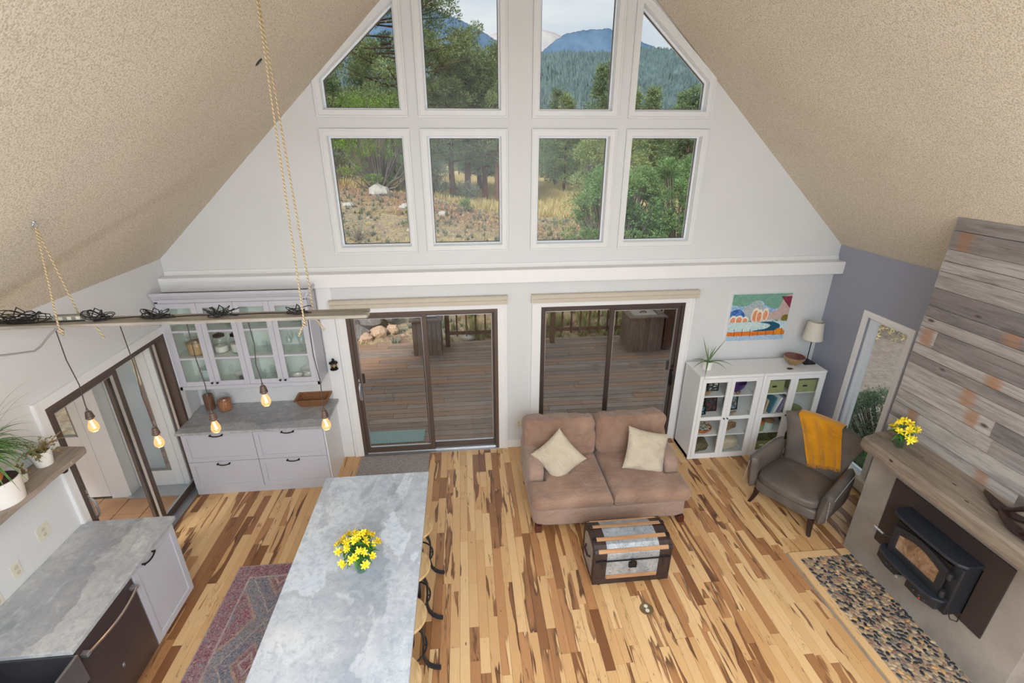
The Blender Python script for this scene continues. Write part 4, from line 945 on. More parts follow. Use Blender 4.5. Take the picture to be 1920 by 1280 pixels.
o = tag(B().tube([(-1.03, 0, .006), (-1.35, .02, .005), (-1.5, .01, .006), (-1.75, .02, .005), (-1.95, .0, .006), (-2.15, .03, .004), (-2.3, 0, .006), (-2.5, -.02, .005), (-3.0, -.02, .006)], .0035, 6).build('black_cable', M['plastic_black'], loc=(0, py_, pz_+.011), smooth=50), 'thin black cable running along the top of the plank between coils', 'cable')
o = thing('power_strip', 'grey power strip lying on the plank beside the left rope', 'power strip', (-2.52, py_+.02, pz_+.011), .05)
B().box(-.10, .10, -.022, .022, 0, .035).build('strip_body', M['plastic_grey'], o, bevel=.005)
for k in (-.05, .0, .05): B().box(k-.012, k+.012, -.0235, -.0215, .008, .028).build('socket', M['ivory'], o)
bx(.105, .155, -.05, -.022, 0, .022).build('plug', M['plastic_grey'], o, bevel=.004)
o = tag(B().tube([(-2.57, py_-.05, pz_-.018), (-2.63, py_-.05, 2.80), (-2.72, py_-.04, 2.72), (-2.80, py_, 2.675), (-2.98, py_, 2.655), (-3.2, py_, 2.65), (XL+.01, py_, 2.66)], .0065, 8).build('grey_cable', M['plastic_grey'], smooth=50), 'thick grey cable drooping from the plank to the left wall', 'cable')
# hole in the ceiling
nL = Matrix.Translation((-1.461, 4.235, roofz(-1.461)-.0005)) @ Euler((0, -math.atan(SL), 0)).to_matrix().to_4x4()
o = thing('ceiling_hook', 'small dark hook plate in the sloped ceiling left of the gable windows', 'hook'); o.matrix_world = nL
B().lathe([(.035, 0), (.035, -.004), (0, -.005)], 16, sx=1, sy=.55).build('plate', M['black'], o); B().tube([(0, 0, 0), (.008, .002, -.02), (0, .004, -.03), (-.01, .004, -.02)], .003, 6).build('hook', M['alu'], o)
# ================================================================ LIVING SIDE
def fabric(name, a, b_, rough=.9, sc_=3, bsc=300, sheen=.3, wr=5.5):
    t = NT(name); v = t.pos(); n1 = t.noise(v, sc_, 4, .55, .6); n2 = t.noise(v, bsc, 2, .5)
    t.set(col=t.ramp(n1, [(.3, srgb(*a)), (.7, srgb(*b_))]), rough=rough, spec=.2, sheen=sheen)
    w_ = t.noise(t.n('ShaderNodeMapping', {0: v, 'Scale': (1.0, 1.9, 1.4)}).outputs[0], wr, 3, .5, 1.6) if wr else n2
    h = t.math('ADD', t.math('MULTIPLY', w_, 1.0), t.math('MULTIPLY', n2, .03)); t.bump(h, .7 if wr else .12, .035 if wr else .002); return t.m
M['suede'] = fabric('brown_suede', (134, 104, 88), (166, 136, 118)); M['suede_pale'] = fabric('brown_suede_base', (154, 128, 114), (168, 142, 128))
M['linen'] = fabric('beige_linen', (188, 175, 154), (202, 190, 170), .9, 5, 400)
M['darkwood'] = pm('dark_mahogany', srgb(84, 40, 28), .35, var=(14, .2)); M['espresso'] = pm('espresso_wood', srgb(44, 28, 26), .35, var=(20, .15))
o = thing('sofa', 'brown suede two-seat sofa with its back to the right patio door', 'sofa', (1.485, 4.5, 0))
def L2(x, y): return (x-1.485, y-4.5)
B().rbox((0, .03, .195), (.865, .565, .115), 10, 14, wr=.004, ws=3).build('base', M['suede_pale'], o, smooth=60)
for s, sd in ((-1, 1), (1, 2)):
    b = B().rbox((s*.785, .20, .37), (.095, .40, .225), 14, 6, (.05, .02, .10), .010, 5, sd*9)
    b.build('arm', M['suede_pale'], o, smooth=60)
B().rbox((0, .50, .40), (.83, .085, .36), 12, 8, wr=.006, ws=3).build('back_frame', M['suede_pale'], o, smooth=60)
def tcush(s, sd):
    """T cushion: rounded slab, widened in front of the arm"""
    b = B(); n = 26
    def fn_outline(u):
        return u
    vs = {}; H = .085
    x_in, x_arm, x_out = 0.004, .690, .885; y0, y1, y2 = -.57, -.225, .43
    def top(x, y):
        xe = x_out if y < y1+.02 else x_arm
        d = min(x-x_in, xe-x, y-y0, y2-y)
        if y < y1+.05 and x > x_arm-.02: d = min(d, max(0, y1+.02-y+.0), x_out-x)
        cx_, cy_ = x_out-.085, y0+.085
        if x > cx_ and y < cy_: d = .085-math.hypot(x-cx_, y-cy_)
        d = max(0, d); r = .075
        e = math.sqrt(max(0, 1-(1-min(1, d/r))**2))
        puff = .020*math.sin(PI*max(0, min(1, (x-x_in)/(x_arm-x_in))))*math.sin(PI*max(0, min(1, (y-y0)/(y2-y0))))
        w = .014*mnoise.noise(Vector((x*4+sd*7, y*7, sd)))+.010*mnoise.noise(Vector((x*15+sd*7, y*6+x*9, sd)))
        return e, puff, w
    xs_ = [x_in, x_in+.006, x_in+.02, x_in+.045, x_in+.08]+[x_in+.08+(x_arm-.16-x_in)*i/16 for i in range(1, 17)]+[x_arm-.045, x_arm-.02, x_arm-.006, x_arm]+[x_arm+.03, x_arm+.08, x_out-.09, x_out-.05, x_out-.025, x_out-.008, x_out]
    ys_ = [y0, y0+.006, y0+.02, y0+.045, y0+.08]+[y0+.08+(y1-.06-y0-.08)*i/6 for i in range(1, 7)]+[y1-.03, y1-.012, y1, y1+.018]+[y1+.02+(y2-y1-.10)*i/14 for i in range(1, 15)]+[y2-.045, y2-.02, y2]
    idx = {}; V_ = []; F_ = []
    for sign in (1, -1):
        for j, y in enumerate(ys_):
            for i, x in enumerate(xs_):
                if y > y1+.019 and x > x_arm+.0001: continue
                e, p, w = top(x, y); idx[(sign, i, j)] = len(V_)
                z = .375+sign*(.012+e*(H-.012))+(p+w*e if sign > 0 else 0)
                qx, qy = x, y; cx_, cy_ = x_out-.085, y0+.085
                if x > cx_ and y < cy_:
                    hh = math.hypot(x-cx_, y-cy_)
                    if hh > .085: qx, qy = cx_+(x-cx_)*.085/hh, cy_+(y-cy_)*.085/hh
                V_.append((s*qx, qy, z))
    for sign in (1, -1):
        for j in range(len(ys_)-1):
            for i in range(len(xs_)-1):
                k = [(sign, i, j), (sign, i+1, j), (sign, i+1, j+1), (sign, i, j+1)]
                if all(q in idx for q in k):
                    f = [idx[q] for q in k]
                    if (sign > 0) != (s > 0): f = f[::-1]
                    F_.append(tuple(f))
    # side wall: boundary edges of the top surface joined to the bottom
    from collections import Counter
    cnt = Counter(); nt = len(V_)//2
    for f in F_:
        if all(q < nt for q in f):
            for a in range(len(f)): cnt[(f[a], f[(a+1) % len(f)])] += 1
    for (a, c_) in list(cnt):
        if (c_, a) not in cnt: F_.append((c_, a, a+nt, c_+nt))
    b.add(V_, F_); return b
for s, sd in ((-1, 1), (1, 2)): tcush(s, sd).build('seat_cushion', M['suede'], o, smooth=60)
for s, sd in ((-1, 3), (1, 4)):
    b = B().rbox((0, 0, 0), (.437, .120, .242), 30, 8.5, (.0, .26, .0), .026, 6.5, sd*13)
    b.build('back_cushion', M['suede'], o, smooth=60, loc=(s*.440, .345, .655), rot=(-.22, 0, 0))
for x, y in ((-.80, -.50), (.80, -.50), (-.80, .52), (.80, .52)):
    B().prism([(x-.035, y-.035), (x+.035, y-.035), (x+.035, y+.035), (x-.035, y+.035)], 'z', 0, .085).build('foot', M['darkwood'], o, bevel=.004)
# throw pillows
def pillow(name, lab, loc, rot, s, sd):
    b = B(); n = 22
    def f(sign):
        def g(u, v):
            x, y = 2*u-1, 2*v-1
            ax = 1-.10*(1-abs(y))**.7*0-.09*(1-y*y); ay = 1-.09*(1-x*x)
            h = (max(0, (1-abs(x)**2.4))*max(0, (1-abs(y)**2.4)))**.55
            w = .02*mnoise.noise(Vector((x*2.2+sd, y*2.2, sign)))*h
            return (x*s*ax, y*s*ay, sign*(h*.078+.0015)+w)
        return g
    b.grid(f(1), n, n); o2 = len(b.v); b.grid(f(-1), n, n)
    k = n+1
    for i in range(n):
        b.f.append((i+1, i, o2+i, o2+i+1)); b.f.append((n*k+i, n*k+i+1, o2+n*k+i+1, o2+n*k+i))
        b.f.append((i*k, (i+1)*k, o2+(i+1)*k, o2+i*k)); b.f.append(((i+1)*k+n, i*k+n, o2+i*k+n, o2+(i+1)*k+n))
    for q in range((n*n)+0): pass
    # flip bottom faces
    b.f = [f_ if not all(o2 <= z < o2+k*k for z in f_) else f_[::-1] for f_ in b.f]
    return tag(b.build(name, M['linen'], smooth=70, loc=loc, rot=rot), lab, 'pillow')
# ---- coffee trunk
M['leather_trunk'] = pm('worn_dark_leather', srgb(54, 39, 36), .5, var=(16, .35), bump=(60, .4, .003))
M['tin'] = None
t = NT('embossed_tin'); v = t.pos(); a = t.noise(v, 36, 5, .75, 1); b_ = t.noise(v, 9, 3, .6)
t.set(col=t.mix(t.ramp(a, [(.5, 0.0), (.66, .8)]), t.ramp(b_, [(.3, srgb(150, 158, 168)), (.7, srgb(192, 200, 208))]), srgb(92, 92, 96)), rough=.36, metal=.45); t.bump(a, .5, .004); M['tin'] = t.m
M['slat'] = weathered('trunk_oak_slat', srgb(186, 140, 100), srgb(198, 156, 116), srgb(130, 92, 66), srgb(190, 150, 110), .55, 'X', .0)
o = thing('steamer_trunk', 'old dome-topped trunk of dark leather, tin sheets and oak slats used as a coffee table', 'trunk', (1.458, 3.42, 0), .0)
dome = [(-.185, .035), (-.188, .40), (-.175, .435), (-.13, .468), (-.06, .490), (.02, .495), (.10, .485), (.17, .455), (.205, .415), (.21, .40), (.21, .035)]
hw = .365
def off_(P, d):
    out = []; n = len(P)
    for i in range(n):
        a, b2, c = Vector(P[i-1]), Vector(P[i]), Vector(P[(i+1) % n]); e1 = (b2-a).normalized(); e2 = (c-b2).normalized()
        nn = (Vector((-e1.y, e1.x))+Vector((-e2.y, e2.x))).normalized(); out.append(tuple(b2+nn*d))
    return out
B().prism(dome[::-1], 'x', -hw, hw).build('body', M['leather_trunk'], o, bevel=.004)
tin = off_(dome, .003)
B().prism(tin[::-1], 'x', -hw+.115, hw-.115).build('tin_sheet', M['tin'], o)
e_ = off_(dome, .005)
for s in (-1, 1):
    B().prism(e_[::-1], 'x', s*hw-.007, s*hw+.007).build('edge_band', M['leather_trunk'], o, bevel=.002)
    B().prism([(y*.70+.003, (z-.22)*.78+.225) for y, z in dome][::-1], 'x', s*hw-.009 if s < 0 else s*hw+.003, s*hw-.003 if s < 0 else s*hw+.009).build('end_tin_panel', M['tin'], o)
    B().tube([(s*(hw+.008), -.07, .27), (s*(hw+.03), -.04, .255), (s*(hw+.03), .06, .255), (s*(hw+.008), .09, .27)], .010, 8).build('side_handle', M['leather_trunk'], o, smooth=50)
for (y, z, an) in ((-.178, .432, .9), (-.085, .487, .28), (.065, .496, -.12), (.183, .448, -.75)):
    sl = B().box(-hw-.002, hw+.002, -.019, .019, -.002, .008).build('slat', M['slat'], o, bevel=.003, loc=(0, y, z), rot=(an, 0, 0), attr=(.5, 0, .3, 1))
    for s in (-1, 1): B().box(s*(hw-.012)-.020, s*(hw-.012)+.020, -.021, .021, .0, .012).build('corner_clamp', M['black'], sl, bevel=.004)
bx(-hw+.12, hw-.12, -.198, -.185, .105, .145).build('slat', M['slat'], o, bevel=.003, attr=(.5, 0, .7, 1))
bx(-hw+.005, hw-.005, -.200, -.185, .318, .332).build('lid_band', M['black'], o, bevel=.002)
bx(-hw, hw, -.190, -.182, .035, .105).build('bottom_band', M['leather_trunk'], o, bevel=.002)
lk = bx(-.038, .038, -.208, -.186, .235, .300).build('lock_plate', M['black'], o, bevel=.004); bx(-.018, .018, -.213, -.200, .29, .345).build('hasp', M['black'], lk, bevel=.003)
for s in (-1, 1):
    B().tube([(s*.295, -.190, .30), (s*.295, -.20, .285), (s*.305, -.205, .26), (s*.295, -.20, .24), (s*.285, -.205, .26), (s*.295, -.198, .285)], .003, 6).box(s*.295-.018, s*.295+.018, -.192, -.186, .285, .345).build('latch', M['blackiron'], o)
for x in (-.3, .3):
    for y in (-.15, .17): B().lathe([(.018, 0), (.022, .01), (.022, .03), (.012, .036)], 12, (x, y, 0)).build('caster', M['black'], o, smooth=40)
# ---- armchair
M['greyleather'] = None
t = NT('grey_brown_leather'); v = t.pos(); n1 = t.noise(v, 2.4, 4, .6, .5); t.set(col=t.ramp(n1, [(.3, srgb(82, 75, 70)), (.72, srgb(110, 102, 96))]), rough=.42, spec=.4); t.bump(t.noise(v, 160, 3, .6), .15, .002); M['greyleather'] = t.m
o = thing('armchair', 'grey-brown leather wingback armchair turned toward the fireplace corner', 'armchair', (3.715, 4.10, 0), -math.radians(60.4)); ARM = o
o['label'] = 'grey-brown leather armchair with studded arms and a mustard throw over its back'
B().rbox((0, -.01, .245), (.355, .345, .075), 12, 7, wr=.003, ws=3).build('base', M['greyleather'], o, smooth=60)
B().rbox((0, -.065, .375), (.345, .335, .070), 18, 4.2, (0, .01, .16), .004, 4, 3).build('seat_cushion', M['greyleather'], o, smooth=60)
def armpiece(s):
    b = B(); n, m = 26, 14
    def f(u, v):
        # u along length front->back, v around the section
        y = -.36+.60*u; top = .575+.05*math.sin(u*PI*.5)+.035*u; flare = .035*math.sin(PI*.5*(1-u)); w = .052*(1+.15*(1-u)); zc = .30
        a = 2*PI*v; ca, sa = math.cos(a), math.sin(a); k = 3.0; r = (abs(ca)**k+abs(sa)**k)**(-1/k)
        hh = (top-.19)/2; endr = min(1, (min(u, 1-u)/.07))**.5 if min(u, 1-u) < .07 else 1
        x = .375+flare*(sa*.5+.5)+w*ca*r*endr*(1+.25*max(0, sa)); z = .19+hh+hh*sa*r*(.97+.03*endr)
        return (s*x, y-.0, z)
    b.grid(f, n, m)
    # caps
    k = n+1
    for i_, uu in ((0, 0), (n, 1)):
        ring = [j*k+i_ for j in range(m)]; b.f.append(tuple(ring if (s > 0) != (uu == 0) else ring[::-1]))
    if s > 0: pass
    return b
for s in (-1, 1):
    a_ = armpiece(s).build('arm', M['greyleather'], o, smooth=55)
    st_ = B()
    for i in range(34):
        u = i/33; y = -.33+.52*u; top = .575+.05*math.sin((u*.87+.05)*PI*.5)+.035*u; st_.ball((s*(.375+.052*1.15+.026*(1-u)), y, top-.035), (.005, .006, .006), 6, 4)
    for i in range(14): st_.ball((s*(.43+.02*(1-i/14)), -.362, .26+.02*i), (.006, .004, .006), 6, 4)
    x_ = st_.build('nailhead_trim', M['alu'], a_, smooth=60); x_['kind'] = 'stuff'
def backpiece():
    b = B(); nu, nv = 30, 18
    def g(front):
        def f(u, v):
            x = 2*u-1
            wtop = .435+.0; w = .31+.05*v+.075*max(0, (v-.45)/.55)**1.5
            X_ = x*w; curve = -.085*abs(x)**2.6*(.4+.6*v)  # wings come forward
            Z = .36+.64*v-.035*abs(x)**3*v+.02*(1-x*x)*v
            y = .235+.13*v+curve; th = .05*math.sqrt(max(0.02, 1-abs(x)**6))*math.sqrt(max(.02, 1-max(0, (v-.8)/.2)**2.5))
            return (X_, y+(-th if front else th), Z)
        return f
    b.grid(g(True), nu, nv); o2 = len(b.v); b.grid(g(False), nu, nv); k = nu+1
    b.f = [f_[::-1] if all(z >= o2 for z in f_) else f_ for f_ in b.f]
    for i in range(nu): b.f.append((nv*k+i, nv*k+i+1, o2+nv*k+i+1, o2+nv*k+i)); b.f.append((i+1, i, o2+i, o2+i+1))
    for j in range(nv): b.f.append((j*k, (j+1)*k, o2+(j+1)*k, o2+j*k)); b.f.append(((j+1)*k+nu, j*k+nu, o2+j*k+nu, o2+(j+1)*k+nu))
    return b
backpiece().build('backrest', M['greyleather'], o, smooth=60)
for (x, y, sx_, sy_) in ((-.30, -.30, -1, -1), (.30, -.30, 1, -1), (-.28, .27, -1, 1), (.28, .27, 1, 1)):
    b = B(); n_ = 7; vs = []; fs = []
    for i in range(n_):
        u = i/(n_-1); w = .028*(1-.45*u); dx = sx_*.035*u**2; dy = sy_*.055*u**2; z = .185*(1-u)
        vs += [(x+dx-w, y+dy-w, z), (x+dx+w, y+dy-w, z), (x+dx+w, y+dy+w, z), (x+dx-w, y+dy+w, z)]
    for i in range(n_-1):
        for q in range(4): fs.append((i*4+(q+1) % 4, i*4+q, i*4+4+q, i*4+4+(q+1) % 4))
    fs += [(0, 1, 2, 3), tuple(len(vs)-1-q for q in range(4))]
    b.add(vs, fs).build('leg', M['espresso'], o, smooth=35)
# throw over the back
M['mustard'] = fabric('mustard_throw', (184, 122, 18), (206, 142, 30), .95, 4, 260, .4)
def throw():
    b = B(); nu, nv = 30, 44
    def g(sgn):
        def f(u, v):
            ztop = 1.003; hz = .475+.13*u; fold = .010*math.sin(u*19+v*4)+.012*mnoise.noise(Vector((u*5, v*5, 2)))+.006*math.sin(u*41)*(1-min(1, v/.45))
            k = min(1, v/.45); X_ = (-.04+.32*u)*(1-k)+(-.29+.45*u)*k; x = X_/.42; cur = -.085*abs(x)**2.6
            if v < .45:
                z = hz+(ztop-hz)*k; vv = max(0, (z-.36)/.64); y = .235+.13*vv+cur*(.4+.6*vv)-.060+fold-.008
            elif v < .60:
                a = (v-.45)/.15*PI; z = ztop+.030*math.sin(a); y = .365+cur-.064*math.cos(a)
            else:
                z = ztop-(v-.60)*1.1; vv = max(0, (z-.36)/.64); y = .235+.13*vv+cur*(.4+.6*vv)+.064+fold*.5; X_ -= (v-.6)*.2
            s_ = v; hf = .45
            z -= .05*abs(x)**3*.6
            return (X_, y+sgn*.0025*(-1 if s_ < .52 else 1), z+sgn*.0025)
        return f
    b.grid(g(1), nu, nv); o2 = len(b.v); b.grid(g(-1), nu, nv); k = nu+1
    for i in range(nu): b.f.append((nv*k+i, nv*k+i+1, o2+nv*k+i+1, o2+nv*k+i)); b.f.append((i+1, i, o2+i, o2+i+1))
    for j in range(nv): b.f.append((j*k, (j+1)*k, o2+(j+1)*k, o2+j*k)); b.f.append(((j+1)*k+nu, j*k+nu, o2+j*k+nu, o2+(j+1)*k+nu))
    fr = B(); rs = random.Random(8); F_ = g(1)
    for i in range(80):
        p = Vector(F_(i/79, 0)); fr.tube([p, p+Vector((rs.uniform(-.006, .006), -.004, -.018)), p+Vector((rs.uniform(-.01, .01), -.004, -.036))], .0022, 4)
    return b, fr
b, fr = throw()
o = tag(b.build('throw_blanket', M['mustard'], loc=(3.715, 4.10, 0), rot=(0, 0, -math.radians(60.4)), smooth=70), 'mustard yellow throw with a fringed hem draped over the armchair back', 'blanket')
x_ = fr.build('fringe', M['mustard'], o); x_['kind'] = 'stuff'
pillow('throw_pillow', 'beige linen pillow standing on one corner against the left sofa arm', (.985, 4.53, .665), (math.radians(62), math.radians(8), math.radians(42)), .225, 1).rotation_euler = Euler((0, 0, 0))
def orient(o, loc, xaxis, yaxis):
    x = Vector(xaxis).normalized(); y = Vector(yaxis); y = (y-x*x.dot(y)).normalized(); z = x.cross(y)
    m = Matrix.Identity(4)
    for i in range(3): m[i][0], m[i][1], m[i][2], m[i][3] = x[i], y[i], z[i], loc[i]
    o.matrix_world = m
p1_ = bpy.data.objects['throw_pillow']
PIL = [p1_, pillow('throw_pillow', 'beige linen pillow leaning into the right corner of the sofa', (0, 0, 0), (0, 0, 0), .243, 5)]

# ---- bookcases
BZ, BF, BB = 1.235, 5.07, 5.50
def bookcase(x0, x1, lab):
    o = thing('bookcase', lab, 'bookcase')
    b = B(); b.box(x0, x0+.018, BF+.02, BB, .0, BZ-.022); b.box(x1-.018, x1, BF+.02, BB, 0, BZ-.022); b.box(x0, x1, BB-.01, BB, 0, BZ-.022); b.box(x0, x1, BF+.02, BB, 0, .05)
    xm = (x0+x1)/2; b.build('carcass', M['trimwhite'], o)
    bx(x0-.002, x1+.002, BF-.005, BB, BZ-.022, BZ).build('top', M['trimwhite'], o, bevel=.002)
    for z in (.32, .605, .905): bx(x0+.018, x1-.018, BF+.04, BB-.01, z, z+.018).build('shelf', M['trimwhite'], o, bevel=.001)
    b = B(); b.box(x0, x0+.035, BF, BF+.02, 0, BZ-.022); b.box(x1-.035, x1, BF, BF+.02, 0, BZ-.022); b.box(x0+.035, x1-.035, BF, BF+.02, 0, .025); b.box(x0+.035, x1-.035, BF, BF+.02, BZ-.035, BZ-.022); b.build('face_frame', M['trimwhite'], o)
    for k in range(2):
        a = x0+.037 if k == 0 else xm+.0015; c = xm-.0015 if k == 0 else x1-.037
        d = B(); y = BF-.012; z0, z1 = .028, BZ-.038; st = .048
        d.box(a, a+st, y, y+.02, z0, z1); d.box(c-st, c, y, y+.02, z0, z1); d.box(a+st, c-st, y, y+.02, z0, z0+.055); d.box(a+st, c-st, y, y+.02, z1-.055, z1); d.box(a+st, c-st, y, y+.02, .595, .645)
        d = d.build('door', M['trimwhite'], o, bevel=.0015)
        bx(a+st-.003, c-st+.003, y+.009, y+.013, z0+.05, z1-.05).build('pane', M['cabglass'], d)
        B().lathe([(.005, 0), (.004, .010), (.009, .014), (.010, .020), (0, .024)], 10, M=T(c-.022 if k == 0 else a+.022, y, .62, rx=PI/2)).build('knob', M['black'], d, smooth=40)
    return o
bookcase(2.86, 3.695, 'white glass-door bookcase on the left, with the aloe plant on top')
bookcase(3.703, 4.54, 'white glass-door bookcase on the right, behind the armchair, lamp on top')
SH = [.05, .338-.015+.0, .623, .923]; SH = [.0505, .3385, .6235, .9235]
M['terracotta'] = pm('terracotta_orange', srgb(190, 112, 62), .5, var=(14, .12)); M['olive'] = pm('olive_green_box', srgb(150, 156, 108), .8, var=(90, .12), bump=(120, .3, .002)); M['purple'] = pm('purple_glaze', srgb(72, 48, 112), .3, var=(10, .2))
M['stone'] = pm('mixed_shell', srgb(168, 160, 150), .7, var=(40, .35)); M['tanwood'] = pm('carved_wood', srgb(150, 116, 84), .6, var=(20, .2)); M['moss'] = pm('dark_moss', srgb(92, 86, 66), .9, var=(30, .4), bump=(40, 1, .01))
def mosaic(name, cols, sc_):
    t = NT(name); v = t.pos(); vo = t.n('ShaderNodeTexVoronoi', {'Vector': v, 'Scale': sc_}); r = t.n('ShaderNodeSeparateColor', {0: vo.outputs['Color']}).outputs[0]
    c = t.ramp(r, [(i/len(cols), srgb(*q)) for i, q in enumerate(cols)], 'CONSTANT'); t.set(col=t.mix(t.ramp(vo.outputs['Distance'], [(.35, 0.0), (.6, .7)]), c, srgb(30, 30, 34)), rough=.4); return t.m
M['art1'] = mosaic('black_white_print', [(220, 220, 216), (60, 60, 62), (180, 180, 178), (40, 40, 42)], 60)
M['art2'] = mosaic('blue_mosaic', [(60, 110, 140), (120, 180, 200), (40, 60, 90), (150, 200, 210), (30, 40, 70)], 70)
M['art3'] = mosaic('dark_red_mosaic', [(50, 52, 62), (60, 60, 72), (150, 60, 50), (40, 44, 56), (90, 90, 100)], 50)
M['art4'] = mosaic('grey_blue_painting', [(130, 150, 160), (150, 168, 176), (110, 128, 140), (160, 150, 140)], 22)
def frame(name, lab, x, y, z, w, h, fm, am, lean=.12, rz=0, fw=.014):
    o = thing(name, lab, 'picture', (x, y, z), rz); m = T(rx=-lean)
    b = B(); b.box(-w/2, -w/2+fw, -.008, .008, 0, h, m); b.box(w/2-fw, w/2, -.008, .008, 0, h, m); b.box(-w/2+fw, w/2-fw, -.008, .008, 0, fw, m); b.box(-w/2+fw, w/2-fw, -.008, .008, h-fw, h, m)
    b.build('frame', fm, o); B().box(-w/2+fw, w/2-fw, -.003, .004, fw, h-fw, m).build('picture', am, o); return o
frame('picture_frame', 'small framed black and white print on the top shelf, left bookcase', 3.155, 5.25, SH[3], .15, .17, M['black'], M['art1'])
bowl('wooden_bird', 'small tan carved bird ornament on the top shelf, left bookcase', 'ornament', 3.03, 5.27, SH[3], .01, .01, M['tanwood'])
bpy.data.objects.remove(bpy.data.objects['wooden_bird'])
o = thing('wooden_bird', 'small tan carved bird beside the black and white print', 'ornament', (3.02, 5.15, SH[3]))
B().ball((0, 0, .03), (.045, .025, .026), 14, 8).ball((.045, 0, .05), (.018, .015, .015), 10, 6).build('body', M['tanwood'], o, smooth=60); B().prism([(-.04, .03), (-.085, .045), (-.08, .035), (-.04, .02)], 'y', -.012, .012).build('tail', M['tanwood'], o)
bowl('purple_bowl', 'dark purple glazed bowl on the top shelf, left bookcase', 'bowl', 3.46, 5.24, SH[3], .12, .13, M['purple'])
o = thing('seashell', 'small brown shell in front of the purple bowl', 'shell', (3.41, 5.12, SH[3])); B().lathe([(0, 0), (.018, .0), (.028, .015), (.022, .03), (.016, .035), (.012, .045), (.006, .055), (0, .06)], 12, M=T(0, 0, .018, ry=1.2)).build('shell_body', M['tanwood'], o, smooth=50)
frame('picture_frame', 'small framed blue mosaic tile on the second shelf, left bookcase', 3.0, 5.16, SH[2], .13, .12, M['black'], M['art2'], .2, .15)
frame('picture_frame', 'dark framed mosaic with a red flower on the second shelf', 3.16, 5.24, SH[2], .17, .20, M['black'], M['art3'])
frame('picture_frame', 'grey-blue picture standing behind the right door of the left bookcase', 3.44, 5.25, SH[2], .20, .23, M['black'], M['art4'])
o = thing('rock_cluster', 'little cluster of beach stones in front of the grey-blue picture', 'stones', (3.42, 5.15, SH[2])); rs = random.Random(2)
for i in range(7): B().ball((rs.uniform(-.06, .06), rs.uniform(-.03, .03), .014), (.02, .015, .014), 8, 5).build('stone', M['stone'] if i % 3 else M['terracotta'], o, smooth=60)
o = thing('shell_basket', 'round orange basket filled with grey shells on the third shelf', 'basket', (3.075, 5.23, SH[1]))
B().lathe([(0, 0), (.08, 0), (.125, .05), (.130, .07), (.122, .07), (.075, .012), (0, .012)], 24).build('basket_body', M['terracotta'], o, smooth=50)
for i in range(34):
    a = i*2.4; r = .018*math.sqrt(i); B().ball((r*math.cos(a), r*math.sin(a), .055+rs.uniform(0, .02)), (.02, .016, .014), 7, 5).build('shell', M['stone'], o, smooth=60)
o = thing('wicker_sandals', 'bundle of leather straps and carved antler on the third shelf', 'ornament', (3.44, 5.20, SH[1]))
o.name = 'strap_bundle'
b = B()
for k in range(5): b.tube([(-.10+.01*k, -.04+.02*k, .01+.004*k), (-.03, -.06+.02*k, .05+.01*k), (.05, -.03+.015*k, .06+.012*k), (.11, .02, .03+.015*k)], .009, 7)
b.build('straps', M['tanwood'], o, smooth=60); B().tube([(-.06, .05, .08), (.0, .06, .11), (.08, .05, .10), (.12, .02, .13)], .012, 8).build('antler', M['linen'], o, smooth=60)
tag(B().rbox((0, 0, .075), (.13, .11, .072), 12, 3, wr=.02, ws=14).build('moss_bundle', M['moss'], loc=(3.06, 5.22, SH[0]), smooth=60), 'dark mossy bundle in the bottom left compartment', 'bundle')
tag(B().rbox((0, 0, .095), (.135, .11, .093), 14, 3.2, wr=.012, ws=18).build('folded_blanket', M['linen'], loc=(3.46, 5.22, SH[0]), smooth=60), 'crumpled cream cloth cushion in the bottom compartment', 'cushion')
def crate(lab, x, y, z, w, d, h, lid=False, m='olive'):
    o = thing('storage_box', lab, 'box', (x, y, z)); tray(B(), w/2, d/2, w/2, d/2, h, .005).build('box_body', M[m], o)
    B().box(-.03, .03, -d/2-.004, -d/2, h*.5, h*.5+.022).build('label_holder', M['trimwhite' if not lid else 'black'], o)
    if lid: bx(-w/2-.003, w/2+.003, -d/2-.003, d/2+.003, h, h+.01).build('lid', M[m], o)
    return o
crate('olive woven box with a black slot handle on the top shelf, right bookcase', 3.90, 5.24, SH[3], .26, .26, .17, True)
crate('long olive box on the top shelf behind the far right glass door', 4.31, 5.24, SH[3], .30, .28, .165, True)
crate('open olive box with a white label holder at the bottom, right bookcase', 3.90, 5.24, SH[0], .27, .28, .15)
crate('open olive box at the bottom right behind the armchair', 4.31, 5.24, SH[0], .27, .28, .15)
for i, (x, c_, h_, an, lab) in enumerate(((3.79, (176, 58, 66), .22, .0, 'red book standing at the left of the second shelf'), (3.83, (192, 170, 140), .20, .10, 'tan book leaning beside the red book'), (3.90, (70, 120, 140), .235, .25, 'teal book leaning right on the second shelf'), (3.96, (220, 226, 230), .24, .32, 'large white book leaning beside the teal one'), (4.03, (150, 140, 176), .22, .36, 'lavender book leaning at the end of the row'), (4.09, (120, 130, 96), .21, .40, 'green book, the last of the leaning row'))):
    m = pm('book_cloth_%d' % i, srgb(*c_), .6); o = thing('book', lab, 'book', (x, 5.19, SH[2]))
    mt = T(ry=an); B().box(0, .004, -.08, .09, 0, h_, mt).box(.022, .026, -.08, .09, 0, h_, mt).box(.004, .022, -.084, -.08, 0, h_, mt).build('cover', m, o); B().box(.004, .022, -.078, .086, .003, h_-.003, mt).build('pages', M['ivory'], o)
bowl('green_plate', 'pale green plate lying on the second shelf behind the far right door', 'plate', 4.30, 5.20, SH[2], .11, .025, M['olive'])
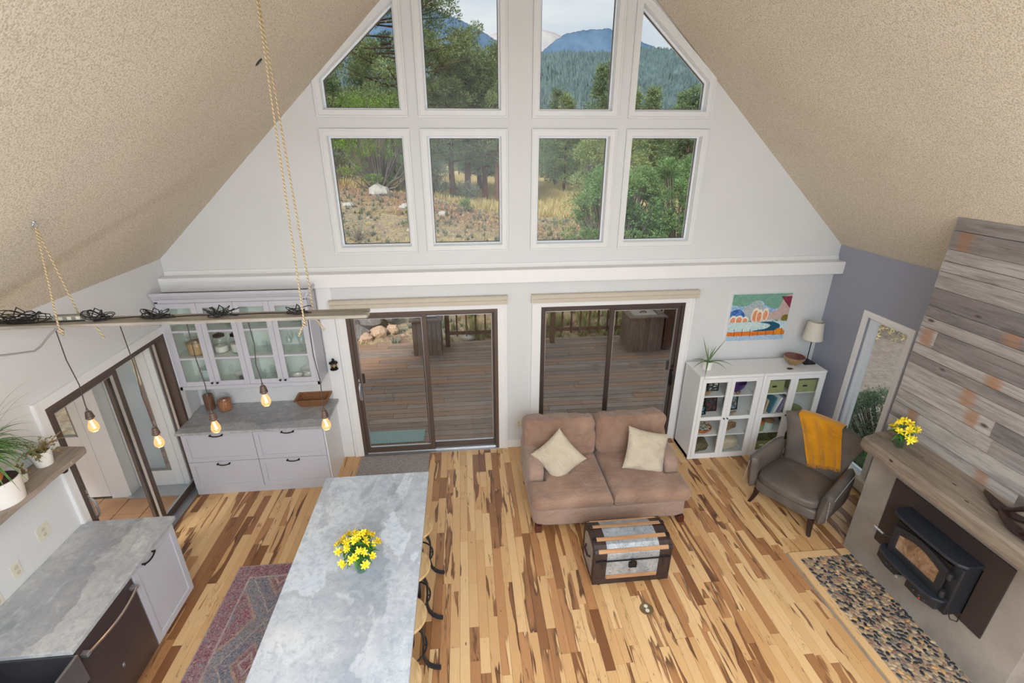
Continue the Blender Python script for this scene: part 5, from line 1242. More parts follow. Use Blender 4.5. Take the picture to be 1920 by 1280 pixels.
def tin(lab, x, y, r, h, m, lidm):
    o = thing('round_tin', lab, 'tin', (x, y, SH[1])); B().lathe([(0, 0), (r, 0), (r, h), (0, h)], 22).build('tin_body', M[m], o, smooth=40); B().lathe([(0, 0), (r+.004, 0), (r+.004, .02), (r*.8, .035), (0, .04)], 22, (0, 0, h)).build('lid', M[lidm], o, smooth=40)
tin('round olive tin with an ochre lid on the third shelf, right bookcase', 3.855, 5.18, .062, .10, 'olive', 'terracotta')
tin('round mint tin with a tan lid beside the olive tin', 4.0, 5.20, .068, .11, 'ceramic_mint', 'tanwood')
bowl('stone_bowl', 'dark bowl on the third shelf partly hidden by the armchair', 'bowl', 4.3, 5.28, SH[1], .09, .07, M['black'])
# on top
o = thing('aloe_plant', 'aloe with long narrow leaves in a white cylinder pot on the left bookcase', 'plant', (3.045, 5.29, BZ)); pot(o, .058, .062, .105, M['ceramic'])
for (dx, dy, dz, L_, dr) in ((-.5, -.2, 1.3, .42, .1), (.7, .0, 1.2, .36, .15), (.15, -.1, 1.4, .24, 0), (-.15, .1, 1.4, .22, 0), (-1, -.5, .45, .30, 1.0), (1, -.3, .4, .34, 1.1), (.8, -.9, .5, .26, 1.2), (-.6, -1, .5, .36, 1.7), (-1, .1, .6, .22, .9), (.5, .3, 1, .24, .5), (1, .2, .1, .26, .4)):
    strand(B(), (0, 0, .09), (dx, dy, dz), L_, .012, dr, 12, 0, 0, .08, .5).build('leaf', M['aloe'], o, smooth=60)
M['gold'] = pm('hammered_gold', srgb(176, 148, 108), .35, metal=.6, var=(30, .15), bump=(40, .3, .003)); M['redlac'] = pm('red_lacquer', srgb(110, 40, 28), .3, var=(20, .5))
o = thing('lacquer_bowl', 'gold-brown bowl with a dark red inside on the right bookcase', 'bowl', (4.225, 5.30, BZ))
B().lathe([(0, 0), (.05, 0), (.05, .008), (.10, .045), (.128, .09), (.130, .115), (.124, .115), (.122, .09)], 32).build('bowl_body', M['gold'], o, smooth=50); B().lathe([(.123, .112), (.118, .085), (.09, .045), (.04, .018), (0, .016)], 32).build('bowl_lining', M['redlac'], o, smooth=50)
o = thing('key_pouch', 'small grey leather key pouch beside the lacquer bowl', 'keys', (4.09, 5.16, BZ)); B().ball((0, 0, .008), (.04, .022, .008), 12, 6).build('pouch', M['blackiron'], o, smooth=60); B().tube([(.04+.016*math.cos(a), .016*math.sin(a), .003) for a in [k*PI/6 for k in range(12)]], .002, 5, closed=True).build('key_ring', M['gold'], o, smooth=60)
M['shade'] = pm('linen_lamp_shade', srgb(206, 202, 192), .9, var=(60, .03))
o = thing('table_lamp', 'slim black table lamp with a pale drum shade in the corner', 'lamp', (4.435, 5.33, BZ)); bx(-.075, .075, -.075, .075, 0, .02).build('base', M['black'], o, bevel=.003); B().tube([(0, 0, .02), (0, 0, .42)], .006, 8).build('pole', M['black'], o, smooth=50)
B().lathe([(.118, .335), (.090, .575), (.088, .575), (.116, .335)], 32).build('lamp_shade', M['shade'], o, smooth=40); B().lathe([(.012, .39), (.016, .42), (.028, .47), (.02, .50), (0, .51)], 14).build('light_bulb', M['ceramic'], o, smooth=50)
b = B()
for k in range(3): b.tube([(0, 0, .42), (.09*math.cos(k*2.09), .09*math.sin(k*2.09), .565)], .0018, 5)
b.build('shade_spider', M['black'], o)
# painting
t = NT('painted_valley_landscape'); v = t.pos(); sp = t.n('ShaderNodeSeparateXYZ', {0: v}); U_, V_ = sp.outputs[0], sp.outputs[2]   # metres: u 0..0.80, v 0..0.64
wob = t.noise(v, 9, 3, .6); wv = t.math('MULTIPLY', t.math('SUBTRACT', wob, .5), .03); vv = t.math('ADD', V_, wv); fine = t.noise(v, 38, 4, .8, 1.0); mid_ = t.noise(v, 16, 4, .7, 1.5)
def below(h): return t.math('LESS_THAN', vv, h)
def curve(pts):
    n = t.n('ShaderNodeFloatCurve', {'Value': t.math('DIVIDE', U_, .8)}); c = n.mapping.curves[0]
    c.points[0].location = (0, pts[0][1]); c.points[1].location = (1, pts[-1][1])
    for p in pts[1:-1]: c.points.new(p[0], p[1])
    n.mapping.update(); return t.math('MULTIPLY', n.outputs[0], .64)
c = t.mix(t.ramp(mid_, [(.3, 0.0), (.7, 1.0)]), srgb(96, 150, 130), srgb(132, 176, 158))
m1 = below(curve([(0, .80), (.12, .74), (.25, .76), (.45, .86), (.60, .74), (.75, .68), (.85, .72), (1, .78)]))
c = t.mix(m1, c, t.ramp(fine, [(.3, srgb(70, 110, 176)), (.5, srgb(150, 190, 222)), (.65, srgb(214, 226, 236))]))
m2 = below(curve([(0, .52), (.15, .62), (.28, .78), (.42, .86), (.55, .72), (.68, .50), (1, .4)]))
c = t.mix(m2, c, t.ramp(fine, [(.35, srgb(60, 80, 110)), (.45, srgb(214, 214, 206)), (.56, srgb(96, 140, 160)), (.66, srgb(220, 220, 210))]))
mb = t.math('MULTIPLY', below(curve([(0, .64), (.15, .68), (.24, .58), (.3, .4), (1, .1)])), t.math('LESS_THAN', U_, .26)); c = t.mix(mb, c, t.ramp(mid_, [(.4, srgb(36, 76, 158)), (.65, srgb(96, 148, 206))]))
m3 = t.math('MULTIPLY', below(curve([(0, .1), (.5, .40), (.62, .58), (.78, .66), (.90, .95), (1, .98)])), t.math('GREATER_THAN', U_, .42)); c = t.mix(m3, c, t.ramp(fine, [(.35, srgb(122, 110, 80)), (.45, srgb(214, 196, 172)), (.53, srgb(170, 120, 150)), (.6, srgb(220, 214, 190)), (.7, srgb(96, 104, 84))]))
mr = t.math('MULTIPLY', t.math('GREATER_THAN', t.math('ADD', U_, t.math('MULTIPLY', V_, .9)), 1.19), t.math('LESS_THAN', V_, .60)); c = t.mix(mr, c, t.ramp(mid_, [(.4, srgb(116, 30, 58)), (.7, srgb(150, 62, 90))]))
def ell(cx, cz, rx, rz):
    a = t.math('DIVIDE', t.math('SUBTRACT', U_, cx), rx); b = t.math('DIVIDE', t.math('SUBTRACT', vv, cz), rz)
    return t.math('LESS_THAN', t.math('ADD', t.math('MULTIPLY', a, a), t.math('MULTIPLY', b, b)), 1.0)
c = t.mix(below(.285), c, t.ramp(mid_, [(.35, srgb(96, 130, 70)), (.6, srgb(206, 220, 226))]))
for (cx_, cz_, rx_, rz_) in ((.05, .30, .05, .055), (.13, .30, .055, .055), (.215, .29, .045, .048), (.345, .35, .055, .105), (.40, .34, .045, .095), (.48, .36, .045, .09)):
    c = t.mix(ell(cx_, cz_, rx_, rz_), c, srgb(236, 226, 208)); c = t.mix(ell(cx_, cz_-.01, rx_*.72, rz_*.75), c, t.ramp(fine, [(.4, srgb(206, 98, 44)), (.55, srgb(232, 178, 140)), (.65, srgb(196, 84, 52))]))
c = t.mix(ell(.76, .30, .05, .05), c, srgb(120, 110, 40))
c = t.mix(t.math('MULTIPLY', below(.262), t.math('GREATER_THAN', V_, .0)), c, t.ramp(mid_, [(.3, srgb(140, 190, 206)), (.6, srgb(206, 222, 224))]))
c = t.mix(ell(.50, .185, .22, .075), c, srgb(20, 82, 110)); c = t.mix(ell(.28, .198, .30, .062), c, t.ramp(mid_, [(.3, srgb(150, 196, 206)), (.6, srgb(214, 226, 222))]))
c = t.mix(t.math('MULTIPLY', below(.125), t.math('GREATER_THAN', V_, 0)), c, t.ramp(mid_, [(.35, srgb(206, 96, 22)), (.65, srgb(228, 132, 40))])); c = t.mix(ell(.72, .115, .06, .05), c, srgb(226, 140, 34))
c = t.mix(below(.068), c, t.ramp(fine, [(.35, srgb(84, 130, 190)), (.5, srgb(190, 210, 224)), (.65, srgb(120, 160, 206))]))
post = t.math('LESS_THAN', t.math('PINGPONG', t.math('ADD', U_, t.math('MULTIPLY', V_, .12)), .055), .0035)
c = t.mix(t.math('MULTIPLY', post, t.math('MULTIPLY', t.math('LESS_THAN', V_, .165), t.math('GREATER_THAN', V_, .055))), c, srgb(92, 46, 56))
t.set(col=c, rough=.55); t.bump(fine, .2, .003); M['painting'] = t.m
o = thing('landscape_painting', 'bright painted mountain valley with orange trees and a blue river, on the wall', 'painting', (3.392, D, 1.487))
bx(0, .80, -.032, -.006, 0, .64).build('canvas', M['painting'], o); bx(-.004, .804, -.028, -.001, -.004, .644).build('frame', M['trimwhite'], o)

# ---- fireplace
o = thing('fireplace', 'grey plastered fireplace with weathered board cladding and a timber mantel', 'fireplace', (0, 0, 0)); FP = o
B().box(3.85, XR-.003, 1.927, 2.30, 0, 1.275).box(3.85, XR-.003, 2.99, 3.476, 0, 1.275).box(3.85, XR-.003, 2.30, 2.99, 0, .42).box(3.85, XR-.003, 2.30, 2.99, .93, 1.275).build('plaster_surround', M['concrete'], o)
B().prism([(4.052, 1.275), (XR-.003, 1.275), (XR-.003, ZE-.002), (4.052, ZE+SL*(XR-4.052)-.004)], 'y', 1.927, 3.62).build('chimney_breast', M['white'], o)
rows = [3.36, 3.252, 3.098, 3.0, 2.911, 2.766, 2.606, 2.51, 2.414, 2.253, 2.16, 2.067, 1.926, 1.79, 1.657, 1.505, 1.38]
rs = random.Random(21)
stains = {1: [3.50], 6: [2.92], 8: [3.54], 9: [2.92], 11: [3.05], 12: [2.96], 14: [3.42], 15: [2.72]}
for i in range(len(rows)-1):
    z1, z0 = rows[i]-.002, rows[i+1]+.002
    cuts = [3.63]; y = 3.63
    if i in (8, 14): cuts.append(3.63-.27 if i == 14 else 3.46)
    while cuts[-1] > 2.0: cuts.append(cuts[-1]-rs.uniform(.7, 1.5))
    for a, c_ in zip(cuts, cuts[1:]):
        c_ = max(c_, 1.93); 
        if a-c_ < .03: continue
        xo = 4.03+rs.uniform(-.004, .004); n_ = 24; vs = []; at = []; tone = rs.random()**1.2; sd = rs.random()
        for k in range(n_+1):
            y = a-.001+(c_-a+.002)*k/n_; s_ = 0
            for q in stains.get(i, []): s_ = max(s_, 1-min(1, (abs(y-q)/.06)**4))
            for (x, z) in ((xo, z0), (xo, z1), (4.052, z1), (4.052, z0)): vs.append((x, y, min(z, ZE+SL*(XR-x)-.002))); at += [tone, s_, sd, 1]
        fs = [(0, 1, 2, 3), tuple(len(vs)-1-q for q in range(4))]
        for k in range(n_):
            for q in range(4): fs.append((k*4+q, k*4+4+q, k*4+4+(q+1) % 4, k*4+(q+1) % 4))
        B().add(vs, fs).build('cladding_board', M['barn'], o, attr=at)
# mantel timber
b = B(); n_ = 40; vs = []; ring = 10
for k in range(n_+1):
    y = 3.425-(3.425-1.2)*k/n_; w = .007*mnoise.noise(Vector((y*4, 0, 1))); w2 = .006*mnoise.noise(Vector((y*5, 3, 1))); e = .012 if k in (0,) else 0
    P_ = [(4.026, 1.283), (3.85, 1.279), (3.63+e, 1.281+w2), (3.602+w+e, 1.30+e), (3.598+w2+e, 1.345), (3.603+w+e, 1.395-e), (3.625+e, 1.412+w2-e), (3.75, 1.412), (3.9, 1.411), (4.026, 1.41)]
    yy_ = y+(.10 if k == 0 else 0)*0
    for j, p in enumerate(P_): vs.append((p[0], yy_+(.09*(p[0]-3.6)/.42 if k == 0 else 0), p[1]))
fs = [tuple(range(ring))[::-1], tuple(range(n_*ring, (n_+1)*ring))]
for k in range(n_):
    for j in range(ring): fs.append((k*ring+j, k*ring+(j+1) % ring, (k+1)*ring+(j+1) % ring, (k+1)*ring+j))
b.add(vs, fs); b.build('mantel', M['mantel'], o, smooth=30, attr=(.5, 0, .55, 1))
# ---- stove insert
M['charcoal'] = pm('painted_steel_panel', srgb(58, 48, 47), .55, metal=.1, var=(8, .04)); M['castblue'] = pm('blue_black_casting', srgb(50, 54, 62), .4, metal=.35, var=(14, .12), bump=(90, .12, .001))
t = NT('smoked_fire_glass'); v = t.pos(); a = t.noise(v, 7, 5, .7, 1.2); t.set(col=t.ramp(a, [(.3, srgb(66, 50, 42)), (.5, srgb(134, 104, 80)), (.7, srgb(160, 140, 118))]), rough=.18, spec=.5); M['fireglass'] = t.m
o = thing('stove_insert', 'black wood-burning stove insert with an arched glass door in a charcoal panel', 'stove')
bp = B(); ringp = [(2.16, .385), (3.19, .385), (3.19, 1.095), (2.16, 1.095)]; hole = [(2.33, .44), (2.97, .44), (2.97, .91), (2.33, .91)]
for (y0, y1, z0, z1) in ((2.165, 2.33, .385, 1.095), (2.97, 3.192, .385, 1.095), (2.33, 2.97, .91, 1.095), (2.33, 2.97, .385, .44)): bp.box(3.836, 3.849, y0, y1, z0, z1)
bp.build('surround_panel', M['charcoal'], o, bevel=.002)
bx(3.70, 4.25, 2.345, 2.955, .425, .905).build('firebox', M['blackiron'], o, bevel=.01)
def archpoly(y0, y1, z0, zs, rise, n=12): return [(y0, z0), (y1, z0)]+[(y1+(y0-y1)*k/n, zs+rise*math.sin(PI*k/n)) for k in range(n+1)]
def yzprism(poly, x0, x1): return B().prism(poly, 'x', x0, x1)
# hood shelf
hp = [(3.845, 2.33), (3.845, 2.985), (3.70, 2.985), (3.655, 2.95), (3.635, 2.85), (3.63, 2.65), (3.635, 2.45), (3.655, 2.37), (3.70, 2.33)]
B().prism(hp, 'z', .925, .955).build('hood', M['castblue'], o, bevel=.008)
# door frame (ring with arched glass)
outer = archpoly(2.415, 2.905, .575, .83, .055); inner = archpoly(2.47, 2.85, .635, .775, .048)
b = B(); n_ = len(outer); oo = 0
for x in (3.685, 3.655):
    b.v += [(x, p[0], p[1]) for p in outer]; b.v += [(x, p[0], p[1]) for p in inner]
for i in range(n_):
    j = (i+1) % n_; b.f += [(2*n_+i, 2*n_+j, 3*n_+j, 3*n_+i), (i, n_+i, n_+j, j), (i, j, 2*n_+j, 2*n_+i), (n_+i, 3*n_+i, 3*n_+j, n_+j)]
d = b.build('door', M['blackiron'], o, bevel=.004)
yzprism(inner, 3.668, 3.674).build('glass', M['fireglass'], d)
bx(3.674, 3.70, 2.415, 2.905, .575, .885).build('door_back', M['black'], d)
for z in (.62, .80): B().tube([(3.665, 2.395, z-.03), (3.665, 2.395, z+.03)], .02, 12).build('hinge', M['blackiron'], o, smooth=40)
# spring handle
b = B(); 
for k in range(60): pass
hl = [(3.655, 2.90, .70), (3.64, 2.93, .69), (3.635, 2.96, .685)]
B().tube(hl, .006, 8).build('handle_arm', M['blackiron'], d)
sp_ = [(3.635+.009*math.cos(k*1.1), 2.955+.0016*k, .685+.009*math.sin(k*1.1)) for k in range(66)]
B().tube(sp_, .0022, 5).build('spring_handle', M['alu'], d)
# ash shelf
ap = [(3.72, 2.36), (3.72, 2.96), (3.66, 2.965), (3.60, 2.92), (3.575, 2.82), (3.565, 2.66), (3.575, 2.50), (3.60, 2.40), (3.66, 2.355)]
B().prism(ap, 'z', .548, .572).build('ash_shelf', M['castblue'], o, bevel=.008)
for (y0, y1) in ((2.38, 2.62), (2.70, 2.945)):
    cpoly = [(3.72, y0), (3.72, y1), (3.63 if y1 > 2.9 else 3.60, y1), (3.595, (y0+y1)/2), (3.60 if y1 > 2.9 else 3.64, y0)]
    cb_ = B().prism(cpoly, 'z', .455, .547).build('control_box', M['blackiron'], o, bevel=.005)
    for k in range(3 if y1 < 2.7 else 2): B().ball((3.592, y0+.06+k*.05, .50), (.008, .017, .010), 10, 6).build('slot_button', M['castblue'], cb_, smooth=50)
bx(3.600, 3.612, 2.475, 2.515, .462, .478).build('red_switch', pm('red_switch', srgb(210, 52, 40), .4), o, bevel=.003)
B().lathe([(.006, 0), (.006, .02), (.013, .026), (.014, .055), (0, .06)], 12, M=T(3.60, 2.66, .515, ry=-PI/2)).build('air_knob', M['alu'], o, smooth=50)
B().tube([(3.70, 2.34, .50), (3.72, 2.31, .43), (3.78, 2.30, .405), (3.83, 2.33, .43)], .004, 6).build('power_cable', M['plastic_black'], o, smooth=50)
# objects on mantel
bouquet('flower_vase', 'small vase of yellow lilies on the left end of the fireplace mantel', (3.79, 3.235, 1.413), 9, .11, .245, .042, .11, 9, .044)
M['carved'] = pm('dark_carved_wood', srgb(48, 32, 29), .35, var=(12, .25))
def boat(lab, loc, rz, L_=.36):
    o = thing('carved_figure', lab, 'ornament', loc, rz); b = B(); n, m = 18, 10
    def f(u, v):
        x = (u-.5)*L_; w = .045*math.sin(PI*min(1, max(0, u)))**.6+.003; z0 = .05*(2*u-1)**2; a = PI*v
        return (x, -w*math.cos(a), z0+.03-.028*math.sin(a))
    def g(u, v):
        x = (u-.5)*L_; w = .045*math.sin(PI*min(1, max(0, u)))**.6+.003; z0 = .05*(2*u-1)**2
        return (x, -w+2*w*v, z0+.03)
    b.grid(f, n, m); b.grid(g, n, 4); b.build('hull', M['carved'], o, smooth=50)
    B().tube([(-.02, 0, .025), (.03, 0, .07), (.09, 0, .13)], [.020, .016, .020], 8).build('leaning_figure', M['carved'], o, smooth=50)
    return o
boat('dark carved wooden figure on the mantel, the farther of the two', (3.86, 2.38, 1.413), -PI/2)
boat('dark carved wooden figure on the mantel, nearer and cut by the right picture edge', (3.74, 2.17, 1.413), -PI/2)

# ---- hearth of pebbles
hearth = thing('pebble_hearth', 'hearth strip of mixed river pebbles set in grout before the fireplace', 'hearth')
t = NT('hearth_grout'); v = t.pos(); t.set(col=t.ramp(t.noise(v, 30, 4, .7), [(.3, srgb(146, 130, 112)), (.7, srgb(176, 160, 138))]), rough=.9); M['grout'] = t.m
bx(3.285, 3.849, 1.55, 3.355, -.016, .002).build('grout_bed', M['grout'], hearth)
for (x0, x1, y0, y1) in ((3.211, 3.284, 1.55, 3.44), (3.2845, 3.899, 3.3565, 3.44)):
    bx(x0, x1, y0, y1, -.016, .0035).build('border_board', M['floor'], hearth, bevel=.0015, attr=(.8, .3, .37, 1))
rs = random.Random(31); cols = [(44, 44, 50)]*9+[(62, 62, 68)]*2+[(176, 148, 116)]*4+[(150, 122, 100)]*4+[(132, 96, 82)]*3+[(190, 166, 134)]*3+[(112, 106, 100)]*2+[(196, 150, 96)]
pm_ = []
for i, c_ in enumerate(sorted(set(cols))): pm_.append((c_, pm('pebble_stone_%d' % i, srgb(*c_), .42, var=(20, .12))))
pm_ = dict(pm_); pts = []; grid_ = {}
def ok(x, y, r):
    for i in range(int(x/.04)-1, int(x/.04)+2):
        for j in range(int(y/.04)-1, int(y/.04)+2):
            for (a, b2, c_) in grid_.get((i, j), []):
                if (a-x)**2+(b2-y)**2 < ((r+c_)*.92)**2: return False
    return True
for tries in range(26000):
    r = rs.uniform(.0155, .0195) if tries < 9000 else (rs.uniform(.0115, .0145) if tries < 18000 else rs.uniform(.008, .010)); x = rs.uniform(3.297, 3.838); y = rs.uniform(1.9, 3.343)
    if ok(x, y, r): grid_.setdefault((int(x/.04), int(y/.04)), []).append((x, y, r)); pts.append((x, y, r))
pts.sort(key=lambda p: (-(p[2]), p[1])); base_me = {}
big = sorted(pts, key=lambda p: -p[2]/(((p[1])**2+15.4+p[0]**2)**.5))[:300]; bs_ = set(big); small = {}
shp = ballmesh((0, 0, 0), (1, 1, 1), 9, 6)
for c_, m in pm_.items():
    me = bpy.data.meshes.new('pebble'); me.from_pydata(*[shp[0], [], shp[1]]); me.materials.append(m); me.polygons.foreach_set('use_smooth', [True]*len(me.polygons)); base_me[c_] = me
for p in pts:
    c_ = rs.choice(cols); an = rs.gauss(-1.0, .6); el = rs.uniform(1.15, 1.5); mt = T(p[0], p[1], .0035, rs.uniform(-.12, .12), rs.uniform(-.12, .12), an, (p[2]*el, p[2]/el*1.02, p[2]*.42))
    if p in bs_:
        q = bpy.data.objects.new('pebble', base_me[c_]); C.objects.link(q); q.parent = hearth; q.matrix_local = mt
    else: small.setdefault(c_, B()).add(shp[0], shp[1], mt)
mats_ = list(small); me = bpy.data.meshes.new('pebble'); V_, F_, MI = [], [], []
for i, c_ in enumerate(mats_):
    o_ = len(V_); V_ += small[c_].v; F_ += [tuple(z+o_ for z in f) for f in small[c_].f]; MI += [i]*len(small[c_].f); me.materials.append(pm_[c_])
me.from_pydata(V_, [], F_); me.polygons.foreach_set('material_index', MI); me.polygons.foreach_set('use_smooth', [True]*len(F_))
q = bpy.data.objects.new('pebble', me); C.objects.link(q); q.parent = hearth; q['kind'] = 'stuff'
# brass floor outlet
o = thing('floor_outlet', 'round brass outlet plate set in the floorboards in front of the trunk', 'outlet', (1.524, 2.96, .0005))
M['brass'] = pm('tarnished_brass', srgb(142, 122, 88), .35, metal=.7, var=(20, .15)); B().lathe([(0, 0), (.062, 0), (.060, .005), (.05, .006), (0, .006)], 28).build('plate', M['brass'], o, smooth=40)
for y_ in (-.022, .022): B().lathe([(0, 0), (.018, 0), (.018, .003), (0, .004)], 16, (0, y_, .006)).build('screw_cap', M['ivory'], o, smooth=40)
# pillows posed on the sofa
orient(PIL[0], (.965, 4.43, .645), (.62, -.48, -.62), (.45, .30, .85))
orient(PIL[1], (1.985, 4.43, .645), (.95, -.12, -.22), (.18, .50, .85))
# ================================================================ OUTSIDE
T_ = [(-2.39, 9.9, -.25), (-1.24, 10.3, -.3), (-.43, 10.6, -.3), (2.6, 10.8, -.4), (5.0, 11.3, -.6), (-4.35, 18.0, .53), (-1.96, 18.0, .48), (-3.9, 22.0, 1.04), (-6.49, 28.0, 1.80), (-2.64, 26.0, 1.41), (-.99, 18.0, .46), (1.39, 18.0, .42), (-1.44, 26.0, 1.13), (1.55, 20.0, .47), (-8.3, 36.0, 1.77), (-4.2, 38.0, 1.1), (-.65, 36.0, .16), (2.42, 36.0, .13), (2.8, 18.0, .49), (4.66, 18.0, .36), (8.7, 18.0, .28), (4.97, 30.0, -.17), (-.33, 55.0, .21), (2.1, 27.0, .22), (11.0, 30.0, -.3)]
T_ += [(-30, 8, .5), (-30, 40, 3), (30, 8, -1.2), (30, 40, -1), (0, 90, -1), (-60, 90, 1), (60, 90, -2), (8, 6, -.9), (14, 2, -1.2), (12, -3, -1.2), (-6, 6, -.3), (-4, 8, -.25), (0, 5, -.5), (-9, 0, -.4), (4, 7, -.6), (0, 8, -.4)]
tp = np.array(T_); tn = len(tp)
def _U(r): return np.where(r > 1e-9, r*r*np.log(np.maximum(r, 1e-9)), 0)
K_ = _U(np.hypot(tp[:, None, 0]-tp[None, :, 0], tp[:, None, 1]-tp[None, :, 1]))+np.eye(tn)*3.0
P3 = np.c_[np.ones(tn), tp[:, :2]]; A_ = np.block([[K_, P3], [P3.T, np.zeros((3, 3))]]); wt = np.linalg.solve(A_, np.r_[tp[:, 2], 0, 0, 0])
def gz_arr(x, y):
    x = np.atleast_1d(np.asarray(x, float)); y = np.atleast_1d(np.asarray(y, float))
    r = _U(np.hypot(x[:, None]-tp[None, :, 0], y[:, None]-tp[None, :, 1])); z = r @ wt[:tn]+wt[tn]+wt[tn+1]*x+wt[tn+2]*y
    far = np.clip((y-70)/40, 0, 1); near = np.clip((np.hypot(x, y)-60)/60, 0, 1)
    z = z*(1-np.maximum(far, near))+(-2.0)*np.maximum(far, near)
    return np.maximum(z, -4)
def gz(x, y): return float(gz_arr(x, y)[0])
def axis_pts(a, b, s0, c, g): 
    out = [c]; s = s0
    while out[-1] < b: s *= g; out.append(out[-1]+s)
    lo = [c]; s = s0
    while lo[-1] > a: s *= g; lo.append(lo[-1]-s)
    return np.array(lo[::-1][:-1]+out)
gx = axis_pts(-500, 500, .28, 0, 1.035); gy = axis_pts(-60, 460, .28, 14, 1.03)
GX, GY = np.meshgrid(gx, gy); Z = gz_arr(GX.ravel(), GY.ravel())
rgn = np.random.default_rng(4)
Z = Z+rgn.uniform(-.02, .02, Z.shape)
inside = (GX.ravel() > -5.6) & (GX.ravel() < 4.95) & (GY.ravel() > -8) & (GY.ravel() < 5.9); Z[inside] = np.minimum(Z[inside], -.6)
dk_ = (GX.ravel() > -6) & (GX.ravel() < 5.1) & (GY.ravel() > 5) & (GY.ravel() < 9.9); Z[dk_] = np.minimum(Z[dk_], -.45)
nx_, ny_ = len(gx), len(gy); idx = np.arange(nx_*ny_).reshape(ny_, nx_)
F = np.stack([idx[:-1, :-1], idx[:-1, 1:], idx[1:, 1:], idx[1:, :-1]], -1).reshape(-1, 4)
def fastmesh(name, V, F, m, parent=None, smooth=True, loc=None):
    me = bpy.data.meshes.new(name); V = np.asarray(V, np.float32); F = np.asarray(F, np.int32); k = F.shape[1]
    me.vertices.add(len(V)); me.vertices.foreach_set('co', V.ravel()); me.loops.add(F.size); me.loops.foreach_set('vertex_index', F.ravel())
    me.polygons.add(len(F)); me.polygons.foreach_set('loop_start', np.arange(0, F.size, k, dtype=np.int32))
    if smooth: me.polygons.foreach_set('use_smooth', np.ones(len(F), bool))
    me.update(calc_edges=True); me.materials.append(m); o = bpy.data.objects.new(name, me); C.objects.link(o)
    if parent is not None: o.parent = parent
    if loc: o.location = loc
    return o
t = NT('dry_hillside_ground'); v = t.pos(); a = t.noise(v, .35, 5, .65, .6); b = t.noise(v, 2.2, 5, .7); c_ = t.noise(v, 9, 4, .7)
c = t.mix(t.ramp(a, [(.42, 0.0), (.52, 1.0)]), srgb(138, 108, 92), srgb(148, 136, 118)); c = t.mix(t.ramp(b, [(.45, 0.0), (.6, .8)]), c, srgb(178, 158, 118)); c = t.mix(t.ramp(c_, [(.52, 0.0), (.66, .7)]), c, srgb(104, 96, 76)); c = t.mix(t.ramp(c_, [(.3, .6), (.42, 0.0)]), c, srgb(176, 166, 152))
# red bank on the left knoll (a patch of bare red soil)
sp = t.n('ShaderNodeSeparateXYZ', {0: v}); yy = t.math('ADD', sp.outputs[1], t.math('MULTIPLY', sp.outputs[0], .55)); yy = t.math('ADD', yy, t.math('MULTIPLY', t.math('SUBTRACT', a, .5), 5)); red_ = t.math('MULTIPLY', t.ramp(t.math('DIVIDE', yy, 40), [(.50, 0.0), (.56, 1.0), (.63, 1.0), (.66, 0.0)]), t.math('LESS_THAN', sp.outputs[0], 3.5))
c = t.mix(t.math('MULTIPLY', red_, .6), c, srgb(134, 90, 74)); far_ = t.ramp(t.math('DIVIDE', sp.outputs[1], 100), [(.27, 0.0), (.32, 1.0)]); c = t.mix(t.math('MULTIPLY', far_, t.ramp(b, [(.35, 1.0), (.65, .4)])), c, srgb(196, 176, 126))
# gravel yard east of the house
gr = t.math('MULTIPLY', t.math('GREATER_THAN', sp.outputs[0], 6.2), t.math('LESS_THAN', sp.outputs[1], 12)); c = t.mix(gr, c, t.ramp(c_, [(.3, srgb(112, 102, 95)), (.7, srgb(142, 132, 124))]))
t.set(col=c, rough=.95, spec=.1); t.bump(c_, .8, .05); M['ground'] = t.m
struct(fastmesh('ground', np.c_[GX.ravel(), GY.ravel(), Z], F, M['ground']))
rs = random.Random(77)
# ---- deck
deck = struct(bx(-6.0, 4.85, D+.17, 9.88, -.24, -.186).build('deck', M['deckdark'], attr=(.2, 0, .1, 1)))
y = D+.175
while y < 9.86:
    y1 = min(y+.142, 9.88); cuts = [-5.0]
    while cuts[-1] < 4.7: cuts.append(min(cuts[-1]+rs.uniform(2.2, 4.2), 4.8))
    for a, b in zip(cuts, cuts[1:]): bx(a+.003, b-.003, y, y1-.012, -.185, -.15+rs.uniform(-.002, .002)).build('deck_board', M['deck'], deck, attr=(rs.random(), rs.choice([0, 0, 0, .5, .8]), rs.random(), 1))
    y += .142
rl = thing('deck_railing', 'dark stained timber railing at the far edge of the deck', 'railing', (0, 9.62, -.15))
def rb(name, x0, x1, y0, y1, z0, z1): return bx(x0, x1, y0, y1, z0, z1).build(name, M['deckdark'], rl, attr=(rs.random(), 0, rs.random(), 1))
for x in (-.475, 1.79, 4.7): rb('post', x, x+.095, -.06, .035, .0, .98)
rb('post', 4.08, 4.24, -.68, -.52, 0, .98); rb('post', 4.30, 4.46, -.55, -.40, 0, .98)
for (a, b) in ((-.38, 1.79), (1.885, 4.7)):
    rb('bottom_rail', a, b, -.03, .01, .265, .335); rb('top_rail', a, b, -.05, .03, .86, .90)
    x = a+.14
    while x < b-.05: rb('baluster', x, x+.035, -.065, -.03, .24, .88); x += .2
